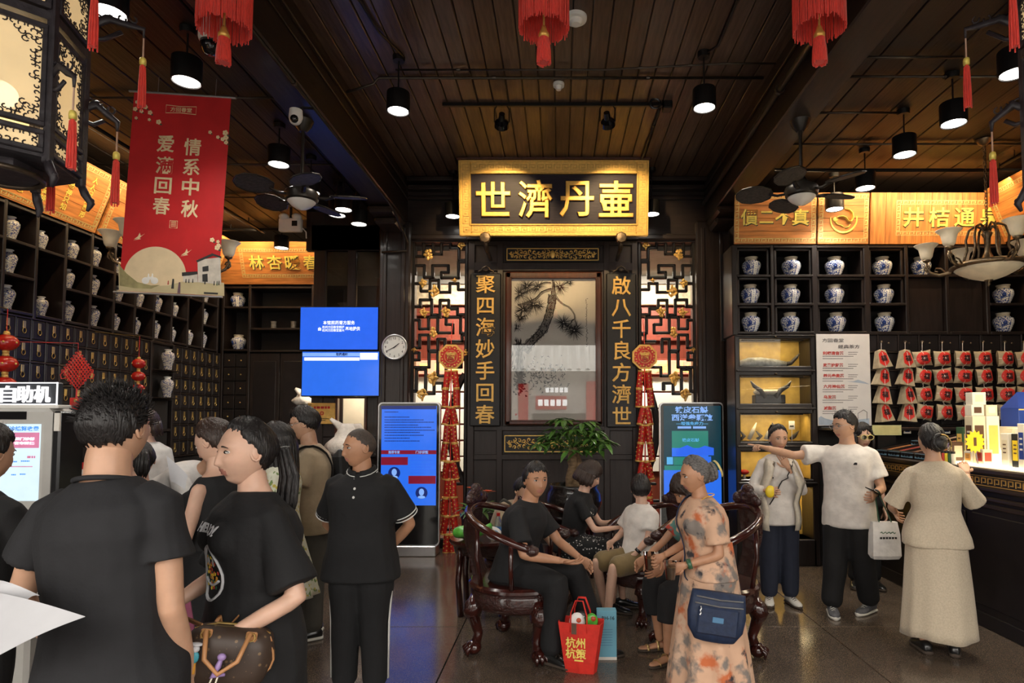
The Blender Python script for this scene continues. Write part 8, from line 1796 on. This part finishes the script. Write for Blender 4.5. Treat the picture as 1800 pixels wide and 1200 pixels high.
# what the people wear and carry
def decal(pp, fn, off=.004, name='print', mt='ink', axis=None):
    """flat print fitted onto the front of a shirt; fn fills a mesh in (x = wearer's left, z = up) metres about the chest"""
    m = MB(); fn(m); tf, tr, sp = axis or (pp['tf'], pp['tr'], pp['sp']); O = pp['P'] + pp['sp'] * .6 * pp['L']; out = []
    for x, y, z in m.v:
        a = O - tr * x + sp * z + tf * .6; h = pp['bv'].ray_cast(a, -tf, 1.2); out.append(tuple((h[0] if h[0] is not None else O - tr * x + sp * z + tf * .12) + tf * (off - y)))
    m.v = out; return m.build(name, mt, pp['shirt'])
def strap(pp, pts, w, mt, name, par=None, t=.004, off=.012):
    """band laid over the shirt through (right, forward, up) points about the pelvis, pressed onto the cloth"""
    O, q = pp['P'], []
    P3 = [O + pp['tr'] * a + pp['tf'] * b + pp['sp'] * c for a, b, c in pts]
    fine = [P3[i].lerp(P3[i + 1], k / 6) for i in range(len(P3) - 1) for k in range(6)] + [P3[-1]]
    for p in fine:
        h = pp['bv'].find_nearest(p); q.append(h[0] + h[1] * off if h[0] is not None and h[3] < .16 else p)
    return MB().tube(q, [(w / 2, t)] * len(q), 8).build(name, mt, par or pp['t'], smooth=True)
# papers in the near hand
def sheet(label, c4, bend, name='paper_sheet'):
    A4, B4, C4, D4 = (Vector(p) for p in c4); m = MB(); n = 8; R = []
    for i in range(n + 1):
        u = i / n; R.append([tuple((A4.lerp(B4, u)).lerp(D4.lerp(C4, u), j / n) + V(0, -bend * math.sin(PI * u) * .6, bend * math.sin(PI * j / n) * .5 + bend * math.sin(PI * u))) for j in range(n + 1)])
    for k in range(2): m.rings([[(x, y, z - .001 * k) for x, y, z in r] for r in R], close=False, caps=(False, False))
    return m.build(name, 'paper_bright', None, smooth=True, label=label, cat='paper', group='papers in the hand')
mat('paper_bright', (.5, .5, .52), .6, var=.08, scale=6)
sheet('large white paper sheet held at the picture edge', (at(-60, 1032, 1.74), at(150, 1083, 1.6), at(0, 1150, 1.56), at(-120, 1185, 1.64)), .012)
sheet('smaller curled white sheet above the large paper', (at(-40, 1018, 1.78), at(70, 1046, 1.7), at(40, 1062, 1.72), at(-50, 1060, 1.74)), .02)
# woman with the handbag
pp = A['p2']
decal(pp, lambda m: m.text('HELLO!', .01, .075, 0, .045, ext=.001, bold=.03, w=.17), mt='paper_bright', name='lettering')
def drop(m):
    n = 24; m.tube([(.075 * math.sin(a) * (1 - .35 * max(0, math.cos(a))), 0, -.09 + .1 * math.cos(a)) for a in (2 * PI * k / n for k in range(n))], .005, 5, closed=True); m.tube([(-.05 + .01 * k, 0, -.115 - .02 * math.sin(PI * k / 10)) for k in range(11)], .005, 5); m.ell((-.02, 0, -.05), .01, .002, .018, 8, 5); m.ell((.02, 0, -.05), .01, .002, .018, 8, 5)
decal(pp, drop, mt='paper_bright', name='smiling_print')
for ci, cm in enumerate(('carton_orange', 'carton_red', 'carton_green', 'carton_yellow')):
    rg = random.Random(ci)
    def dots_(m):
        for k in range(14): a, r = rg.uniform(0, 6.3), rg.uniform(0, .85); m.ell((.062 * r * math.sin(a), 0, -.095 + .085 * r * math.cos(a)), .007, .002, .007, 7, 4)
    decal(pp, dots_, mt=cm, name='print_dots')
pattern('monogram', (.045, .028, .02), (.16, .1, .05), 'VORONOI', 34, .2, .14, .5, extra=[((.2, .13, .07), 'VORONOI', 61, .1, .07, 0)]); mat('tan_leather', (.42, .2, .08), .5, var=.15)
def handbag():
    Y = 2.16; c = at(402, 1150, Y); t = thing('handbag', 'brown patterned handbag with tan handles and small charms', 'bag', c - V(0, 0, .12)); w, h, d = .15, .2, .075; RR = []
    for i in range(13):
        u = i / 12 * 2 - 1; e = (1 - abs(u) ** 5) ** .5; RR.append(ell_ring(V(u * w, 0, -.0), V(0, 1, 0), V(0, 0, 1), max(.004, d * e), max(.004, h * .5 * e), 22, 3))
    X = Matrix.Translation(c) @ Matrix.Rotation(.25, 4, 'Z') @ Matrix.Rotation(.16, 4, 'Y')
    def bl(m, nm, mt, par=None, **k): m.v = [tuple(X @ Vector(v)) for v in m.v]; return m.build(nm, mt, par or t, **k)
    o = bl(MB().rings(RR), 'body', 'monogram', smooth=True)
    for y in (-.05, .05): bl(MB().tube([(-.07, y, .085), (-.068, y * 1.5 - .0, .1), (-.05, y * 2.2, .02), (0, y * 2.4, -.02), (.05, y * 2.2, .02), (.068, y * 1.5, .1), (.07, y, .085)], .008, 8), 'handle', 'tan_leather', smooth=True)
    for x in (-.07, .07): bl(MB().box(x - .018, x + .018, -.062, -.05, .045, .1, .004), 'handle_tab', 'tan_leather'); bl(MB().tube([(x + .014 * math.cos(q * PI / 4), -.066, .085 + .014 * math.sin(q * PI / 4)) for q in range(8)], .003, 5, closed=True), 'buckle', 'brass')
    bl(MB().tube([(-.12, 0, .08), (-.05, 0, .104), (.05, 0, .104), (.12, 0, .08)], .004, 6), 'zip', 'brass'); bl(MB().tube([(.148 * math.cos(a), -.02, .098 * math.sin(a)) for a in np.linspace(-1.2, 1.2, 9)], .004, 6), 'piping', 'tan_leather')
    m = MB(); m.ell((-.085, -.09, .045), .012, .01, .012); m.ell((-.085, -.09, .06), .02, .014, .006); bl(m, 'doll_charm', 'paper_bright'); bl(MB().ell((-.085, -.09, .018), .015, .008, .02), 'doll_charm_coat', 'carton_teal'); bl(MB().tube([(-.09, -.09, 0), (-.092, -.09, -.035)], .004, 5).tube([(-.08, -.09, 0), (-.078, -.09, -.035)], .004, 5), 'doll_charm_legs', 'carton_orange')
    m = MB(); m.ell((.0, -.105, .03), .014, .01, .012); m.tube([(.0, -.105, .025), (-.005, -.105, 0), (-.015, -.105, -.03), (.02, -.105, -.025)], [.006, .01, .014, .005], 7); bl(m, 'fox_charm', 'carton_plum', smooth=True); bl(MB().tube([(-.015, -.105, -.03), (-.03, -.105, -.09)], .003, 5).tube([(-.0, -.105, -.03), (-.01, -.105, -.1)], .003, 5), 'fox_charm_legs', 'carton_ivory')
    a = X @ V(.13, -.02, .07); b = pp['arms']['L'][2]; hr = pp['arms']['R'][2]
    MB().tube([a, a.lerp(b, .5) + V(.02, 0, -.02), b + V(0, -.03, .0), b.lerp(pp['P'] + V(.1, -.05, .2), .4)], [(.009, .003)] * 4, 6).build('shoulder_strap', 'tan_leather', t); q = X @ V(-.1, 0, .09); MB().tube([q, q.lerp(hr, .5), hr, hr + V(.02, 0, .12)], [(.009, .003)] * 4, 6).build('short_strap', 'tan_leather', t)
    p = hr + V(-.01, .02, -.12); t2 = thing('pink_folder', 'pink and red plastic folder beside the handbag', 'folder', p - V(0, 0, .14)); Xf = Matrix.Translation(p) @ Matrix.Rotation(-.18, 4, 'Y') @ Matrix.Rotation(.3, 4, 'Z'); MB().box(-.03, .1, 0, .008, -.14, .13, .002, Xf).build('cover', 'folder_pink', t2); MB().box(-.042, -.03, -.002, .01, -.14, .13, .002, Xf).build('red_spine', 'red_paint', t2)
mat('folder_pink', (.6, .18, .3), .3, coat=.3); mat('carton_teal', (.05, .3, .38), .5)
handbag()
# polo trim
pp = A['p3']; O = pp['P'] + pp['sp'] * 1.03 * pp['L']; mat('trim_white', (.6, .6, .58), .8)
m = MB(); col = MB()
for s in (-1, 1):
    arc = [(.084 * math.sin(a) * s, .08 * math.cos(a) + .012, -.035 * max(0, math.cos(a))) for a in np.linspace(.18, PI, 9)]
    P3 = [O + (pp['tr'] * a + pp['tf'] * b) * pp['k'] + pp['sp'] * (c - .01) for a, b, c in arc]; col.tube(P3, [(.024, .006)] * 9, 6)
    for e in (.004, .018): m.tube([p - pp['sp'] * (.022 - e) + (p - O).normalized() * .012 for p in P3[:6]], .0028, 5)
col.build('collar', 'polo_black', pp['shirt'], smooth=True); m.build('collar_stripes', 'trim_white', pp['shirt'])
for nm in 'LR':
    sh, el, wr, s = pp['arms'][nm]; d = (el - sh).normalized(); c = sh.lerp(el, .73); MB().lathe([(.088, -.004), (.091, 0), (.088, .004)], (0, 0, 0), 24, caps=(False, False)); q = d.to_track_quat('Z', 'Y').to_matrix()
    for e in (-.012, .008): m = MB().tube([c + d * e + q @ V(.0805 * math.cos(a), .0805 * math.sin(a), 0) for a in (2 * PI * k / 24 for k in range(24))], .0035, 5, closed=True); m.build('cuff_stripe', 'trim_white', pp['shirt'])
for z in (.05, .1): decal(pp, lambda m: m.ell((0, 0, z), .008, .003, .008, 8, 5), name='button', mt='trim_white')
for nm in 'LR':
    hp, kn, an, s = pp['legs'][nm]; MB().tube([hp + pp['R'] * s * .106 - V(0, 0, .05), hp.lerp(kn, .5) + pp['R'] * s * .11, kn + pp['R'] * s * .093, kn.lerp(an, .9) + pp['R'] * s * .08], [(.012, .006)] * 4, 6).build('side_stripe', 'trim_white', pp['t'], smooth=True)
# straps and bags
pp = A['p4']; strap(pp, ((-.13, .1, .1), (-.13, .12, .3), (-.12, .06, .5), (-.12, -.06, .5), (-.12, -.14, .3), (-.12, -.12, .1)), .055, 'strap_black', 'backpack_strap')
bk = thing('backpack', 'black backpack on the tall young man', 'backpack', pp['P'] - pp['tf'] * .24); c = pp['P'] - pp['tf'] * .21 + pp['sp'] * .28; Xb = Matrix.Translation(c) @ Matrix((pp['tr'], pp['tf'], pp['sp'])).transposed().to_4x4()
MB().box(-.13, .13, -.07, .05, -.22, .2, .05, Xb).build('sack', 'strap_black', bk); MB().box(-.1, .1, -.1, -.06, -.19, .0, .02, Xb).build('pocket', 'strap_black', bk)
pp = A['s2']; strap(pp, ((.1, .1, .2), (.1, .1, .42), (.09, .0, .5), (.08, -.1, .42), (.05, -.13, .2)), .035, 'pants_olive', 'shoulder_strap')
def phone(label, c, d, n, up=V(0, 0, 1), m2='screen_light'):
    d = d.normalized(); s = d.cross(n).normalized(); X = Matrix.Translation(c) @ Matrix((s, n.normalized(), d)).transposed().to_4x4(); t = thing('phone', label, 'phone', c); MB().box(-.037, .037, -.004, .004, -.075, .075, .003, X).build('case', 'black_plastic', t); MB().box(-.033, .033, .004, .0046, -.07, .07, 0, X).build('screen', m2, t)
pp = A['s3']; w = pp['arms']['L'][2]; phone('phone held by the woman in the dotted skirt', w + pp['F'] * .1 + V(0, 0, .05), pp['F'] + V(0, 0, .5), V(-.3, 0, .9)); pp = A['r2']; w = pp['arms']['L'][2]; phone('dark phone in the pointing man\'s other hand', w + pp['F'] * .07 + V(0, 0, .03), pp['F'] + pp['R'] * .3 + V(0, 0, .4), V(0, -.3, .9), m2='steel'); pp = A['p6']; w = pp['arms']['L'][2]; phone('phone of the woman in the sleeveless top', w + pp['F'] * .09 + V(0, 0, .04), pp['F'] + V(0, 0, .6), V(.5, 0, .8))
for k_, a_ in (('r2', 'L'), ('s4', 'L'), ('s6', 'L')): wristband(A[k_], '', a_, 'watch_black' if k_ != 's6' else 'carton_green', 'watch' if k_ != 's6' else 'bracelet')
# pointing man's tote, shirt mark
pp = A['r2']; w = pp['arms']['L'][2]; c = V(w.x + .06, w.y - .02, w.z - .22); t = thing('canvas_tote', 'off white canvas tote hanging from the pointing man\'s wrist', 'bag', c - V(0, 0, .3)); MB().rings([[(c.x + a * ww, c.y + b * dd, c.z + z) for a, b in ((-1, -1), (0, -1.3), (1, -1), (1, 1), (0, 1.3), (-1, 1))] for z, ww, dd in ((-.3, .1, .03), (-.27, .115, .045), (-.1, .11, .04), (0, .1, .02))]).build('sack', 'shirt_white', t, auto=.5)
MB().tube([c + V(-.05, -.02, 0), w + V(-.01, -.02, .02), w + V(.02, -.02, .02), c + V(.05, -.02, 0)], [(.012, .003)] * 4, 6).build('handle', 'carton_green', t); MB().tube([(c.x - .06 + q * .01, c.y - .06, c.z - .08 + .008 * math.sin(q * 2.1)) for q in range(13)], .0035, 5).build('lettering', 'carton_green', t); m = MB(); [m.box(c.x - .065 + q * .024, c.x - .05 + q * .024, c.y - .062, c.y - .058, c.z - .13, c.z - .115) for q in range(6)]; m.build('print', 'ink', t)
decal(pp, lambda m: (m.prism([(.07, .03), (.1, .03), (.1, .05), (.085, .052), (.075, .045)], -.001, .001)), name='chest_mark')
# cardigan and strap
pp = A['r1']
for s in (-1, 1):
    q = [[], []]
    for i, z in enumerate(np.linspace(.5, -.18, 9)):
        for e, a in ((0, .07 + .012 * i), (1, .165 + .006 * i)):
            p = pp['P'] + pp['tr'] * s * a + pp['tf'] * (.22 if e == 0 else .1) + pp['sp'] * z; h = pp['bv'].find_nearest(p); q[e].append(h[0] + h[1] * (.016 + .002 * i) if h[0] is not None and z > -.1 else q[e][-1] + V(s * .01, 0, -.085))
    m = MB(); m.rings([[a, (a + b) / 2 + pp['tf'] * .012, b, (a + b) / 2 - pp['tf'] * .004] for a, b in zip(*q)]); m.build('cardigan_panel', 'cardigan_cream', pp['t'], smooth=True)
strap(pp, ((-.13, .12, .46), (0, .2, .25), (.12, .14, .05)), .018, 'strap_black', 'crossbody_strap'); w = pp['arms']['R'][2]; t = thing('yellow_pouch', 'small yellow pouch in the hand of the cardigan woman', 'pouch', w + pp['F'] * .06 - V(0, 0, .05)); MB().ell(w + pp['F'] * .07, .045, .02, .055, 14, 10).build('sack', 'carton_yellow', t, smooth=True); MB().tube([w + pp['F'] * .07 + V(-.03, 0, .04), w + pp['F'] * .07 + V(.03, 0, .04)], .005, 6).build('zip', 'brass', t)
# elderly woman: cups, shoulder bag, hair clip, necklace
pp = A['s6']; mat('bag_navy', (.012, .022, .055), .6, var=.2, scale=40, bump=.15)
pane_mat('cup_plastic', (.9, .88, .82), .06); mat('tea', (.35, .2, .07), .1, trans=.5)
for k in range(2):
    w = pp['arms']['L' if k == 0 else 'R'][2]; c = w + pp['F'] * (.085 + .0 * k) + V(0, 0, -.075); t = thing('plastic_cup', 'clear plastic cup of tea in her %s hand' % ('nearer', 'farther')[k], 'cup', c, 'plastic cups of tea'); MB().lathe([(.025, 0), (.037, .1), (.039, .1), (.0395, .103)], c, 18, caps=(True, False)).build('cup', 'cup_plastic', t, smooth=True); MB().lathe([(0, .004), (.0245, .004), (.033, .07), (0, .07)], c, 18).build('tea', 'tea', t, auto=.6)
c = pp['P'] + V(-.03, -.3, -.16); t = thing('navy_shoulder_bag', 'navy nylon shoulder bag with zips across the floral dress', 'bag', c - V(0, 0, .14)); Xb = Matrix.Translation(c) @ Matrix.Rotation(.12, 4, 'Y') @ Matrix.Rotation(-.1, 4, 'Z')
def bb(m, nm, mt, **k): m.v = [tuple(Xb @ Vector(v)) for v in m.v]; return m.build(nm, mt, t, **k)
RR = [ell_ring(V(0, 0, z), V(1, 0, 0), V(0, 1, 0), a, b, 22, 3) for z, a, b in ((-.15, .07, .02), (-.14, .11, .04), (-.08, .15, .055), (0, .16, .055), (.08, .15, .04), (.12, .145, .02))]
bb(MB().rings(RR), 'sack', 'bag_navy', smooth=True)
bb(MB().box(-.11, .11, -.065, -.045, -.1, .05, .012), 'front_pocket', 'bag_navy')
for z, x in ((.062, .13), (.098, .125)): bb(MB().tube([(-x, -.055, z), (0, -.062, z - .006), (x, -.055, z)], .0035, 5), 'zip', 'steel')
bb(MB().box(-.03, .03, -.069, -.064, -.03, .0, .002), 'badge', 'tv_ink'); bb(MB().tube([(-.1 + .006 * (q % 2), -.07, .05 - .012 * q) for q in range(5)], .004, 5), 'zip_pull', 'steel')
strap(pp, ((-.05, .2, -.12), (.0, .2, .1), (.03, .16, .3), (.1, .06, .47), (.12, -.04, .46), (.1, -.14, .2), (.0, -.2, -.1)), .028, 'bag_navy', 'shoulder_strap', t)
for key, z, mt, nm in (('s6', .0, 'pale_gold', 'hair_clip'), ('r4', -.03, 'brass', 'hair_clip')):
    HX = A[key]['HX']; MB().tube([HX @ V(.0 + .045 * math.sin(a) * (1 if key == 'r4' else -1), -.165 + .012 * math.cos(a), z + .06 * math.cos(a)) for a in np.linspace(-.2, 2.4, 9)], [(.005, .009)] * 9, 6).build(nm, mt, A[key]['t'], smooth=True)
pp = A['s6']; O = pp['P'] + pp['sp'] * .99 * pp['L']; MB().tube([O + pp['tr'] * .075 * math.cos(a) + pp['tf'] * .085 * math.sin(a) - pp['sp'] * .04 * max(0, math.sin(a)) for a in np.linspace(0, 2 * PI, 24, endpoint=False)], .003, 5, closed=True).build('necklace', 'gold', pp['t'])
# sheet and white paper packet on the counter by the queue
t = sheet('white prescription sheet held by the woman in the sleeveless top', (at(292, 800, 3.3), at(330, 835, 3.25), at(325, 860, 3.2), at(300, 845, 3.25)), .006)
bpy.data.scenes.remove(TMP)
